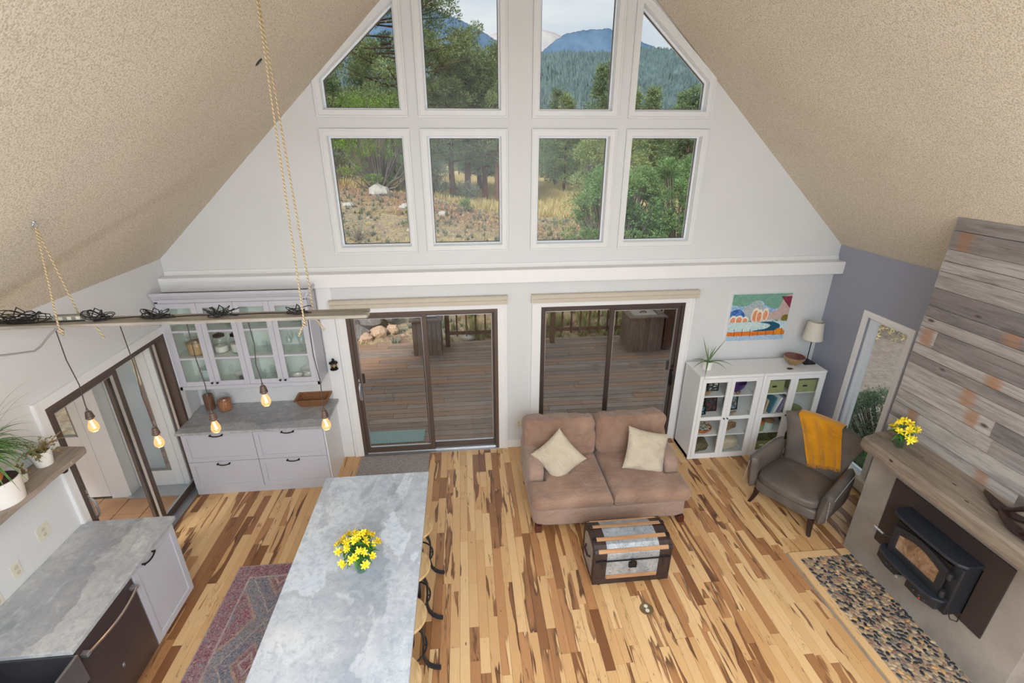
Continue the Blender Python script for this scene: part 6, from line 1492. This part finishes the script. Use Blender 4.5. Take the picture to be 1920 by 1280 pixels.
def plankbox(name, lab, x, y, w, d, h, top):
    o = thing(name, lab, 'planter box', (x, y, -.15))
    n_ = max(3, int(w/.095)); m_ = max(3, int(d/.095))
    for k in range(n_):
        for yy in (0, d-.02): bx(k*w/n_+.002, (k+1)*w/n_-.002, yy, yy+.02, 0, h).build('plank', M['boxwood'], o, attr=(rs.random(), 0, rs.random(), 1))
    for k in range(m_):
        for xx in (0, w-.02): bx(xx, xx+.02, .02+k*(d-.04)/m_+.002, .02+(k+1)*(d-.04)/m_-.002, 0, h).build('plank', M['boxwood'], o, attr=(rs.random(), 0, rs.random(), 1))
    B().box(.02, w-.02, .02, d-.02, h-.12, h-.06).build('fill', M['boxwood'], o, attr=(.3, 0, .2, 1))
    r = .08
    for (a, b, c2, d2) in ((-.05, w+.05, -.05, r), (-.05, w+.05, d-r, d+.05), (-.05, r, r, d-r), (w-r, w+.05, r, d-r)): bx(a, b, c2, d2, h, h+.035).build('rim_board', M['boxwood'], o, bevel=.003, attr=(rs.random(), 0, rs.random(), 1))
    if top:
        for k in range(4): bx(r+.01, w-r-.01, r+.01+k*(d-2*r-.02)/4, r+.008+(k+1)*(d-2*r-.02)/4, h-.06, h+.01).build('lid_board', M['plankwood'], o, attr=(.8, 0, rs.random(), 1))
        B().tube([(w/2-.07, d/2, h+.012), (w/2-.04, d/2, h+.04), (w/2+.04, d/2, h+.04), (w/2+.07, d/2, h+.012)], .014, 8).build('lid_handle', M['boxwood'], o, smooth=50, attr=(0, 0, 0, 1))
    return o
plankbox('timber_box', 'weathered vertical-plank box on the deck behind the left patio door', -1.115, 9.15, .575, .55, .755, False)
plankbox('timber_box', 'large plank box with a pale recessed lid behind the right patio door', 3.33, 8.90, .70, .62, .755, True)
tag(B().grid(lambda u, v: (u*.30, v*.24, .012+.03*abs(mnoise.noise(Vector((u*5, v*5, 0))))+.02*math.sin(u*9)*math.sin(v*7)**2), 14, 12).grid(lambda u, v: (u*.30, v*.24, .004), 2, 2).build('folded_cloth', pm('grey_striped_cloth', srgb(190, 188, 196), .9, var=(22, .35)), loc=(-.93, 9.28, .642), smooth=60), 'crumpled grey cloth lying on top of the left deck box', 'cloth')
t = NT('green_rubber_mat'); v = t.pos(); bk = t.n('ShaderNodeTexBrick', {'Vector': v, 'Scale': 24, 'Color1': (1, 1, 1, 1), 'Color2': (1, 1, 1, 1), 'Mortar': (0, 0, 0, 1), 'Mortar Size': .03, 'Brick Width': .9, 'Row Height': .9}, offset=0.0); t.set(col=t.mix(bk.outputs[0], srgb(84, 104, 100), srgb(136, 156, 150)), rough=.8); t.bump(bk.outputs[0], .6, .005); M['greenmat'] = t.m
tag(B().box(-1.53, -.70, 6.05, 6.37, -.150, -.135).build('outdoor_mat', M['greenmat'], bevel=.003), 'green rubber grid mat on the deck outside the left patio door', 'mat')
# ---- vestibule beyond the left sliding door
M['tile'] = pm('terracotta_tile', srgb(186, 142, 108), .5, var=(6, .12), bump=(20, .1, .003)); M['tilegrout'] = pm('tile_grout', srgb(120, 104, 92), .9)
vf = struct(bx(-6.2, XL-.152, 2.2, 5.05, -.18, -.028).build('floor_vestibule', M['tilegrout']))
i = 0
for ix in range(9):
    for iy in range(9):
        x0 = XL-.156-(ix+1)*.305; y0 = 5.045-(iy+1)*.305
        if y0 > 2.25: bx(x0+.004, x0+.301, y0+.004, y0+.301, -.028, -.018+rs.uniform(0, .001)).build('floor_tile', M['tile'], vf, bevel=.002)
struct(B().box(-4.14, -4.10, 5.05, 5.735, -.18, 2.6).box(-6.2, -5.15, 5.05, 5.12, -.18, 2.6).box(-5.15, -4.10, 5.05, 5.12, 2.12, 2.6).box(-4.10, XL-.152, 5.20, 5.27, 2.10, 2.6).box(-3.56, XL-.152, 5.20, 5.27, -.18, 2.10).box(-4.32, -4.14, 5.05, 5.12, -.18, 2.12).build('wall_vestibule', M['trimwhite']))
def glassdoor(name, x0, x1, y, z1, br, hx, pc=None):
    b = B(); s = .10; b.box(x0, x0+s, y, y+.045, 0, z1); b.box(x1-s, x1, y, y+.045, 0, z1); b.box(x0+s, x1-s, y, y+.045, 0, br); b.box(x0+s, x1-s, y, y+.045, z1-.12, z1)
    d = struct(b.build(name, M['trimwhite'], bevel=.003)); bx(x0+s, x1-s, y+.018, y+.024, br, z1-.12).build('pane', M['glass'], d)
    g = B(); g.box(x0+s, x0+s+.012, y-.002, y+.04, br, z1-.12); g.box(x1-s-.012, x1-s, y-.002, y+.04, br, z1-.12); g.box(x0+s, x1-s, y-.002, y+.04, br, br+.012); g.build('glazing_bead', M['plastic_grey'], d)
    if hx: B().box(hx-.02, hx+.02, y-.01, y, .93, 1.15).tube([(hx, y-.01, 1.0), (hx, y-.05, 1.0), (hx+.11, y-.055, 1.0)], .009, 8).build('lever_handle', M['alu'], d, smooth=40)
    return d
glassdoor('door_4', -4.09, -3.57, 5.205, 2.09, .22, -3.985)
d5 = glassdoor('door_5', -5.14, -4.33, 5.055, 2.11, .85, None)
bx(-5.04, -4.43, 5.068, 5.08, .14, .74).build('lower_panel', M['trimwhite'], d5, bevel=.004)
for z in (0.02,): bx(-4.12, -3.5, 5.0, 5.25, -.03, .0).build('threshold', M['alu'], d5)
struct(bx(-6.2, XL-.152, 2.2, 5.735, 2.6, 2.68).build('ceiling_vestibule_sunblock', M['trimwhite']))  # unseen roof slab, added to keep the sun out of the vestibule
# metal grate mat beyond the glass door, deck chair
o = thing('patio_bench', 'pale slatted bench outside the glass entry door', 'bench', (-4.75, 7.35, -.15), .5)
for k in range(6): bx(0, 1.15, k*.075, k*.075+.055, .40, .42).build('slat', M['plastic_grey'], o, bevel=.003)
for x in (.06, 1.05):
    for y_ in (.03, .37): bx(x, x+.045, y_, y_+.045, 0, .40).build('leg', M['plastic_grey'], o)
tag(bx(-4.05, -3.45, 5.80, 6.25, -.150, -.137).build('grate_mat', M['greenmat'], bevel=.002), 'ribbed grate mat on the deck outside the entry door', 'mat')

# ---- vegetation generators
def foliage_mesh(centers, radii, per, size, seed, flat=.8, up=.3):
    """clouds of small double triangles (needle tufts) around clump centres"""
    g = np.random.default_rng(seed); n = len(centers)*per; c = np.repeat(np.asarray(centers), per, 0); r = np.repeat(np.asarray(radii), per)
    d = g.normal(size=(n, 3)); d /= np.linalg.norm(d, axis=1)[:, None]; rad = r*g.uniform(.35, 1, n)**.6; d[:, 2] *= flat; p = c+d*rad[:, None]
    a = d*1.0+g.normal(size=(n, 3))*.45; a[:, 2] += up; a /= np.linalg.norm(a, axis=1)[:, None]
    s = np.cross(a, g.normal(size=(n, 3))); s /= np.linalg.norm(s, axis=1)[:, None]; L_ = size*g.uniform(.6, 1.3, n)[:, None]; w = L_*.20
    V = np.stack([p-s*w, p+s*w, p+a*L_], 1).reshape(-1, 3); F_ = np.arange(n*3).reshape(-1, 3); return V, F_
def leafmat(name, cols, rough=.75):
    t = NT(name); f = t.n('ShaderNodeNewGeometry').outputs['Random Per Island']; oi = t.n('ShaderNodeObjectInfo').outputs['Random']; v = t.pos(); n_ = t.noise(v, 1.1, 3, .6)
    f2 = t.math('ADD', t.math('MULTIPLY', f, .5), t.math('ADD', t.math('MULTIPLY', t.math('SUBTRACT', n_, .5), 1.2), t.math('ADD', .25, t.math('MULTIPLY', t.math('SUBTRACT', oi, .5), .25))))
    c = t.ramp(f2, [(i/(len(cols)-1), srgb(*q)) for i, q in enumerate(cols)]); t.set(col=c, rough=rough, spec=.15)
    tl = t.n('ShaderNodeBsdfTranslucent', {0: c}); mx = t.n('ShaderNodeMixShader', {0: .25, 1: t.p.outputs[0], 2: tl.outputs[0]}); t.l(mx.outputs[0], t.out.inputs[0]); return t.m
M['pine'] = leafmat('pine_needles', [(88, 104, 74), (124, 142, 98), (156, 170, 116), (184, 194, 134)]); M['juniper'] = leafmat('juniper_foliage', [(72, 98, 70), (102, 134, 90), (130, 162, 108), (164, 190, 128)])
M['oak'] = leafmat('bright_scrub_leaf', [(86, 118, 60), (118, 150, 74), (150, 180, 88)]); M['sage'] = leafmat('grey_sage_leaf', [(96, 106, 92), (126, 136, 120), (152, 160, 142)]); M['farpine'] = leafmat('distant_pine', [(82, 104, 90), (110, 132, 104), (140, 158, 112), (168, 180, 124)])
M['bark'] = pm('pine_bark', srgb(92, 74, 66), .9, var=(3, .3), stretch=(6, 6, 1), bump=(8, .8, .03)); M['redbark'] = pm('red_ponderosa_bark', srgb(122, 86, 72), .9, var=(3, .3), stretch=(6, 6, 1), bump=(8, .8, .03)); M['twig'] = pm('grey_twigs', srgb(128, 120, 114), .9, var=(4, .2)); M['drygrass'] = leafmat('dry_grass', [(176, 160, 110), (206, 190, 140), (222, 206, 160)]); M['greengrass'] = leafmat('green_tuft', [(120, 130, 84), (160, 160, 104), (180, 176, 120)])
def tree(label, x, y, h, crown_r, z0c, m, bark, seed, nb=60, per=60, cl=.45, leaf=.22, trunk=.18, base=None, group=None, cat='tree', name='pine_tree', shape=1.0):
    g = random.Random(seed); zb = gz(x, y)-.05 if base is None else base; o = thing(name, label, cat, (x, y, zb), 0, group); b = B(); N = 10
    tx = [g.uniform(-.15, .15)*h/8 for _ in range(N+1)]; pth = [(tx[i]*i/N, tx[-i-1]*i/N, h*i/N*.97) for i in range(N+1)]; b.tube(pth, [trunk*(1-.85*i/N) for i in range(N+1)], 8); cen = []; rad = []
    for k in range(nb):
        u = (k+.5)/nb; z = h*(z0c+(1-z0c)*u**.9); R_ = crown_r*((1-u)**.75*(shape)+.12)*g.uniform(.6, 1.1)*min(1, .55+u*3); a = k*2.4+g.uniform(-.4, .4); i = min(N-1, int(z/h*N)); bp = Vector(pth[i]); bp.z = z; e = bp+Vector((R_*math.cos(a), R_*math.sin(a), R_*g.uniform(-.12, .28)))
        b.tube([bp, bp.lerp(e, .5)+Vector((0, 0, -.04*R_)), e], [trunk*.22*(1-u*.6), trunk*.14*(1-u*.6), .01], 4)
        for q in range(3):
            f_ = (.45, .75, 1.0)[q]; p = bp.lerp(e, f_)+Vector((g.uniform(-1, 1), g.uniform(-1, 1), g.uniform(-.2, .5)))*cl*.6; cen.append(tuple(p)); rad.append(cl*g.uniform(.55, 1.0))
    cen.append((pth[-1][0], pth[-1][1], h*.98)); rad.append(cl*.6)
    b.build('trunk', bark, o, smooth=60); V, F_ = foliage_mesh(cen, rad, per, leaf, seed); fo = fastmesh('foliage', V, F_, m, o, False); return o
def bushy(label, x, y, h, r, m, seed, n=70, per=70, cl=.24, leaf=.09, name='juniper_tree', cat='tree', twig=True, base=None, group=None, tm=None):
    g = random.Random(seed); zb = gz(x, y)-.04 if base is None else base; o = thing(name, label, cat, (x, y, zb), 0, group); b = B(); cen = []; rad = []
    for k in range(n):
        a = k*2.4; u = g.random()**.7; rr = r*math.sqrt(g.random()); z = h*(.12+.86*u); rr = min(rr, r*(1-.75*max(0, (z/h-.45)/.55))**.6 if z < h else 0); e = Vector((rr*math.cos(a), rr*math.sin(a), z))
        if twig: b.tube([(0, 0, 0), e*.5+Vector((0, 0, -.06*h)), e], [.035*h/2, .018*h/2, .005], 4)
        cen.append(tuple(e)); rad.append(cl*g.uniform(.6, 1.15))
    if twig: b.build('trunk', tm or M['twig'], o, smooth=60)
    V, F_ = foliage_mesh(cen, rad, per, leaf, seed); fastmesh('foliage', V, F_, m, o, False); return o
tree('big ponderosa pine filling the two left upper windows', -3.15, 31, 17, 4.9, .20, M['pine'], M['bark'], 1, 150, 270, .72, .13, .34)
tree('slender pine at the far left of the left upper window', -9.6, 36, 10.2, 2.4, .12, M['pine'], M['bark'], 2, 60, 170, .55, .15, .18)
tree('round pine low in the second upper window, right of the big ponderosa', 1.4, 40, 9.2, 2.8, .12, M['farpine'], M['bark'], 22, 70, 170, .6, .15, .2)
bushy('bright green scrub oak over a tangle of grey stems, upper left lower window', -4.3, 27.2, 4.6, 2.3, M['oak'], 3, 90, 190, .42, .09, 'scrub_oak')
bushy('near juniper in the third lower window, right of the hillside', 4.35, 13.4, 3.55, 1.45, M['juniper'], 4, 170, 230, .26, .062)
bushy('near juniper filling the rightmost lower window', 6.25, 13.2, 3.9, 1.55, M['juniper'], 5, 190, 230, .26, .062)
bushy('pine sapling behind the two near junipers', 5.2, 17.5, 4.3, 1.5, M['pine'], 6, 100, 170, .32, .08)
k = 0
for (x, y, h, r, lab) in ((-.62, 33, 8.5, 2.0, 'red-trunked pine, leftmost of the row in the second lower window'), (.42, 33.5, 9.5, 1.9, 'tall red-trunked pine in the middle of the second lower window'), (1.55, 34, 8.5, 1.7, 'thin grey-trunked pine right of the tall red one'), (2.35, 33, 9.0, 2.1, 'thick red-trunked pine at the right of the second lower window')):
    tree(lab, x, y, h, r, .27, M['pine'], M['redbark'], 40+k, 50, 150, .55, .14, .22); k += 1
bushy('grey sagebrush mass under the scrub oak', -2.9, 29, 1.7, 1.6, M['sage'], 50, 50, 60, .35, .12, 'sagebrush', 'shrub'); bushy('grey sagebrush at the left edge of the lower left window', -6.6, 29.5, 1.9, 1.7, M['sage'], 51, 50, 60, .35, .12, 'sagebrush', 'shrub')
bushy('tall grey brush left in the second lower window', -1.6, 29, 1.9, 1.1, M['sage'], 52, 50, 60, .3, .12, 'sagebrush', 'shrub'); bushy('grey brush below the leftmost red trunk', .2, 30, 1.2, .9, M['sage'], 53, 40, 60, .28, .1, 'sagebrush', 'shrub')
bushy('small bright juniper shrub beside the pale rocks on the slope', -1.95, 20.3, .95, .42, M['juniper'], 54, 30, 60, .16, .07, 'juniper_shrub', 'shrub'); bushy('little dark shrub on the red bank, second lower window', .15, 24.5, .6, .35, M['juniper'], 55, 24, 50, .14, .06, 'juniper_shrub', 'shrub')
bushy('bare twiggy shrub at the bottom left of the lower left window', -3.9, 18.3, .8, .6, M['sage'], 56, 30, 14, .2, .06, 'dry_shrub', 'shrub')
bushy('leafy bush outside the tall window on the grey wall', 6.6, 5.75, 1.25, .85, M['farpine'], 57, 150, 130, .15, .04, 'window_bush', 'shrub', tm=M['bark'], base=-.95)
bushy('bright green low bush at the foot of the tall window', 5.75, 4.95, .8, .55, M['juniper'], 58, 90, 110, .12, .04, 'window_bush', 'shrub', base=-.85)
bushy('dry yellow bush across the gravel yard, at the top of the tall window', 10.9, 10.8, .7, 1.1, M['drygrass'], 59, 60, 60, .2, .09, 'dry_shrub', 'shrub', twig=False)
# forest behind: individuals of four kinds
protos = []
for s in range(4):
    protos.append(tree('distant pine', 0, 0, (8, 9.5, 7, 10.5)[s], (1.9, 2.0, 2.2, 1.8)[s], .12, (M['farpine'], M['pine'], M['farpine'], M['farpine'])[s], M['bark'], 100+s, 34, 110, .62, .20, .16, base=0, group='pines of the forest beyond the hill', name='distant_pine'))
n_t = 0; fr = random.Random(9); spots = []
for k in range(4000):
    y = 40+fr.random()**1.5*130; sp_ = .5*y; x = fr.uniform(-.50*y, .62*y)
    if y < 58 and -4.5 < x < 5: continue
    if any((x-a)**2+(y-b)**2 < (2.2+y*.012)**2 for a, b in spots): continue
    spots.append((x, y))
    if len(spots) >= 290: break
for k, (x, y) in enumerate(spots):
    lab = 'pine of the distant forest below the mountains, like its neighbours'; s = fr.uniform(.7, 1.05); g_ = gz(x, y)-.1
    if k < 4: r = protos[k]; r.location = (x, y, g_); r['label'] = lab
    else: r = dup(protos[k % 4], (x, y, g_), fr.random()*6, lab)
    r.scale = (s, s, s)
# wooded ridge + mountains
def px2(px, py, y):
    d = (px-960)*Rv-(py-640)*Uv+899.395*Fv; t_ = y/d.y; return (t_*d.x, y, 3.9283+t_*d.z)
def ridge(name, pts, y, depth, base_z, n, rows, rough, m, seed, lab=None, spike=0):
    P = [px2(px, py, y) for px, py in pts]; xs_ = np.array([p[0] for p in P]); zs_ = np.array([p[2] for p in P]); X0 = np.linspace(xs_[0], xs_[-1], n); Z0 = np.interp(X0, xs_, zs_); g = np.random.default_rng(seed); V = []
    for r in range(rows+1):
        u = r/rows; yv = y-depth*(u) ; zz = base_z+(Z0-base_z)*(1-u)**1.15
        no = np.array([mnoise.fractal(Vector((x/(abs(Z0.mean())*1.2), yv/(abs(Z0.mean())*.9), seed)), 1, 2, 5) for x in X0]) if rough else 0
        V.append(np.stack([X0*(yv/y)*1.0+0*X0, np.full(n, yv)+no*depth*.05, zz+no*rough*min(1, u*5)*(1-u)+(g.uniform(0, spike, n) if spike else 0)], -1))
    back = V[0].copy(); back[:, 1] += depth*.4; back[:, 2] = base_z; V = [back]+V; V = np.concatenate(V); R2 = rows+2; idx = np.arange(R2*n).reshape(R2, n); F_ = np.stack([idx[:-1, :-1], idx[1:, :-1], idx[1:, 1:], idx[:-1, 1:]], -1).reshape(-1, 4)
    o = fastmesh(name, V, F_, m, None, True); tag(o, lab, 'mountain'); return o
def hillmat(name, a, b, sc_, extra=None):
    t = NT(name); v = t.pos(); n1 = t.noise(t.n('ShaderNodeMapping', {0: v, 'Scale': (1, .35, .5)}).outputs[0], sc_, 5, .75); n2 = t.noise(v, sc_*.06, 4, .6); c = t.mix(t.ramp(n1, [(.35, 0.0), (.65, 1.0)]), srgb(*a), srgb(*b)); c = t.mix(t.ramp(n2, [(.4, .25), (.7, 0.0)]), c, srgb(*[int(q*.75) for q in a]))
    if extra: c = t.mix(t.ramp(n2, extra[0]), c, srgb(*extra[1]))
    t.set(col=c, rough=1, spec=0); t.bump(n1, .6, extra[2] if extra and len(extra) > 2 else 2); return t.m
M['hazeridge'] = hillmat('hazed_wooded_ridge', (88, 108, 114), (116, 136, 134), .22); M['hazemt'] = hillmat('hazed_forest_mountain', (82, 108, 136), (106, 132, 158), .02); M['snowmt'] = hillmat('bare_far_peak', (172, 164, 160), (206, 198, 190), .006, ([(.45, 0.0), (.6, .6)], (150, 156, 170), 6))  # bluish ridge and mountain tints have aerial haze painted in
ridge('hazed_wooded_ridge', [(-200, 130), (300, 118), (600, 120), (700, 110), (800, 108), (880, 105), (937, 108), (1014, 104), (1150, 103), (1205, 95), (1240, 97), (1270, 102), (1310, 110), (1500, 120), (2100, 130)], 450, 300, -4, 1400, 46, 6, M['hazeridge'], 3, 'haze-tinted wooded ridge running across below the blue mountain', 4.5)
ridge('hazed_mountain', [(-300, 60), (300, 20), (700, -20), (780, 10), (860, 40), (905, 62), (937, 85), (985, 103), (1012, 102), (1035, 82), (1060, 65), (1090, 58), (1140, 54), (1160, 62), (1205, 85), (1240, 100), (1300, 112), (1500, 130), (2200, 150)], 1500, 700, 0, 700, 40, 60, M['hazemt'], 5, 'haze-blue forested mountain with a rounded summit in the third upper window', 3)
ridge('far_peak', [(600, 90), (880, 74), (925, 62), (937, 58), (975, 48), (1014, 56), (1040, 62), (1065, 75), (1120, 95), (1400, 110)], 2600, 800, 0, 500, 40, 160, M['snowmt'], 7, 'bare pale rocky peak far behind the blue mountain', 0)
# rocks on the slope
M['rock'] = pm('pale_boulder', srgb(178, 172, 165), .9, var=(3, .2), bump=(10, .8, .05)); M['darkrock'] = pm('grey_boulder', srgb(120, 114, 112), .9, var=(3, .3), bump=(10, .8, .05)); M['tanrock'] = pm('tan_boulder', srgb(186, 156, 132), .9, var=(3, .25), bump=(10, .8, .05))
def rock(lab, x, y, r, m, seed, z=None, group=None):
    b = B(); v_, f_ = ballmesh((0, 0, 0), (1, 1, 1), 14, 9); v_ = [tuple(Vector(p)*(1+.35*mnoise.noise(Vector(p)*1.3+Vector((seed, 0, 0))))) for p in v_]
    return tag(b.add([(p[0]*r[0], p[1]*r[1], p[2]*r[2]) for p in v_], f_).build('boulder', M[m], smooth=30, loc=(x, y, (gz(x, y) if z is None else z)+r[2]*.35)), lab, 'rock', group)
rock('big white boulder on the red bank in the lower left window', -4.15, 25.3, (.50, .36, .36), 'rock', 1); rock('low pale boulder left of the bright juniper shrub', -2.55, 23.2, (.36, .25, .18), 'rock', 2); rock('flat white boulder at the left of the slope', -5.1, 22.8, (.3, .2, .12), 'rock', 3); rock('small white rock at the foot of the bright juniper shrub', -2.1, 19.6, (.16, .12, .09), 'rock', 4); rock('white rock on the bank in the second lower window', -.95, 22.6, (.2, .16, .14), 'rock', 5); rock('white stone at the right edge of the lower left window', -1.66, 18.9, (.16, .12, .14), 'rock', 6)
rr_ = random.Random(19); nm = ['dark', 'grey', 'mossy', 'cracked', 'rounded', 'slanting', 'flat']
for i, (x, y, r, m, lab) in enumerate(((-2.55, 10.5, .30, 'darkrock', 'largest dark boulder in the rock pile by the deck'), (-2.05, 10.6, .20, 'tanrock', 'tan boulder at the right front of the rock pile'), (-2.3, 11.0, .32, 'darkrock', 'dark boulder at the back of the rock pile'), (-2.9, 10.9, .35, 'darkrock', 'dark boulder at the left end of the rock pile'), (-1.85, 11.2, .22, 'darkrock', 'grey boulder at the right end of the rock pile'), (-2.32, 10.35, .16, 'tanrock', 'small tan rock nearest the deck edge'), (-2.15, 11.6, .34, 'darkrock', 'highest dark boulder of the rock pile'), (-1.75, 10.75, .15, 'tanrock', 'small orange rock right of the rock pile'), (-2.7, 11.6, .36, 'tanrock', 'tan boulder behind the rock pile'), (-1.9, 12.0, .26, 'darkrock', 'dark rock at the top of the rock pile'))): rock(lab, x, y, (r, r*.8, r*.75), m, 10+i, z=gz(x, y)+.25*max(0, (y-10.5)))
for i, (x, y, r, lab) in enumerate(((.0, 10.35, .16, 'pale stone just beyond the railing, leftmost'), (.45, 10.7, .22, 'tan rounded stone beyond the railing balusters'), (.8, 10.4, .12, 'small stone beyond the railing, third from the left post'))): rock(lab, x, y, (r, r*.8, r*.6), ('rock', 'tanrock', 'rock')[i], 30+i)
# ground cover: grass tufts, litter, small shrubs
g = np.random.default_rng(12)
def tufts(name, lab, n, xr, yr, hmin, hmax, blades, m, seed, keep=None, cat='grass'):
    g = np.random.default_rng(seed); x = g.uniform(*xr, n); y = g.uniform(*yr, n)
    if keep is not None: k = keep(x, y); x, y = x[k], y[k]
    n = len(x); z = gz_arr(x, y); h = g.uniform(hmin, hmax, n); X_ = np.repeat(x, blades); Y_ = np.repeat(y, blades); Z_ = np.repeat(z, blades)-.02; H_ = np.repeat(h, blades)*g.uniform(.5, 1.1, n*blades); a = g.uniform(0, 2*np.pi, n*blades); s = g.uniform(.1, .75, n*blades)
    bx_ = np.stack([X_+g.normal(0, .04, n*blades)*H_*3, Y_+g.normal(0, .04, n*blades)*H_*3, Z_], -1); tip = bx_+np.stack([np.cos(a)*s*H_, np.sin(a)*s*H_, H_], -1); w = np.stack([-np.sin(a), np.cos(a), 0*a], -1)*(H_*.06+.006)[:, None]
    V = np.stack([bx_-w, bx_+w, tip], 1).reshape(-1, 3); o = fastmesh(name, V, np.arange(len(V)).reshape(-1, 3), m, None, False); tag(o, lab, cat, None, 'stuff')
out_deck = lambda x, y: ~((y < 10.0) & (x < 5.9)) & ~((x > 6.3) & (y < 11))
tufts('dry_grass', 'dry straw-coloured grass covering the hillside beyond the deck', 3800, (-9, 9), (10.1, 32), .06, .20, 9, M['drygrass'], 1, out_deck)
tufts('green_tufts', 'grey-green tufts scattered on the hillside', 1500, (-9, 9), (10.1, 26), .08, .28, 16, M['sage'], 2, out_deck)
tufts('tall_grass', 'tall yellow grass in the hollow behind the red bank', 14000, (-9, 12), (27.5, 60), .25, .5, 8, M['drygrass'], 3)
tufts('bunch_grass', 'green bunch grass near the deck railing', 160, (-.4, 6.5), (10.1, 12.5), .2, .45, 40, M['greengrass'], 4)
g = np.random.default_rng(5); n = 5200; x = g.uniform(-8, 9, n); y = g.uniform(10.0, 28, n); z = gz_arr(x, y); k = out_deck(x, y); x, y, z = x[k], y[k], z[k]; n = len(x); s = g.uniform(.015, .06, n)
base = np.array([(1, 0, 0), (0, 1, 0), (-1, 0, 0), (0, -1, 0), (0, 0, .8)]); V = (np.stack([x, y, z-.005], -1)[:, None, :]+base[None]*s[:, None, None]*g.uniform(.7, 1.2, (n, 5, 1))).reshape(-1, 3); F_ = (np.array([(0, 1, 4), (1, 2, 4), (2, 3, 4), (3, 0, 4)])[None]+np.arange(n)[:, None, None]*5).reshape(-1, 3)
tag(fastmesh('stones', V, F_, M['tanrock'], None, False), 'small loose stones scattered over the hillside soil', 'stones', None, 'stuff')
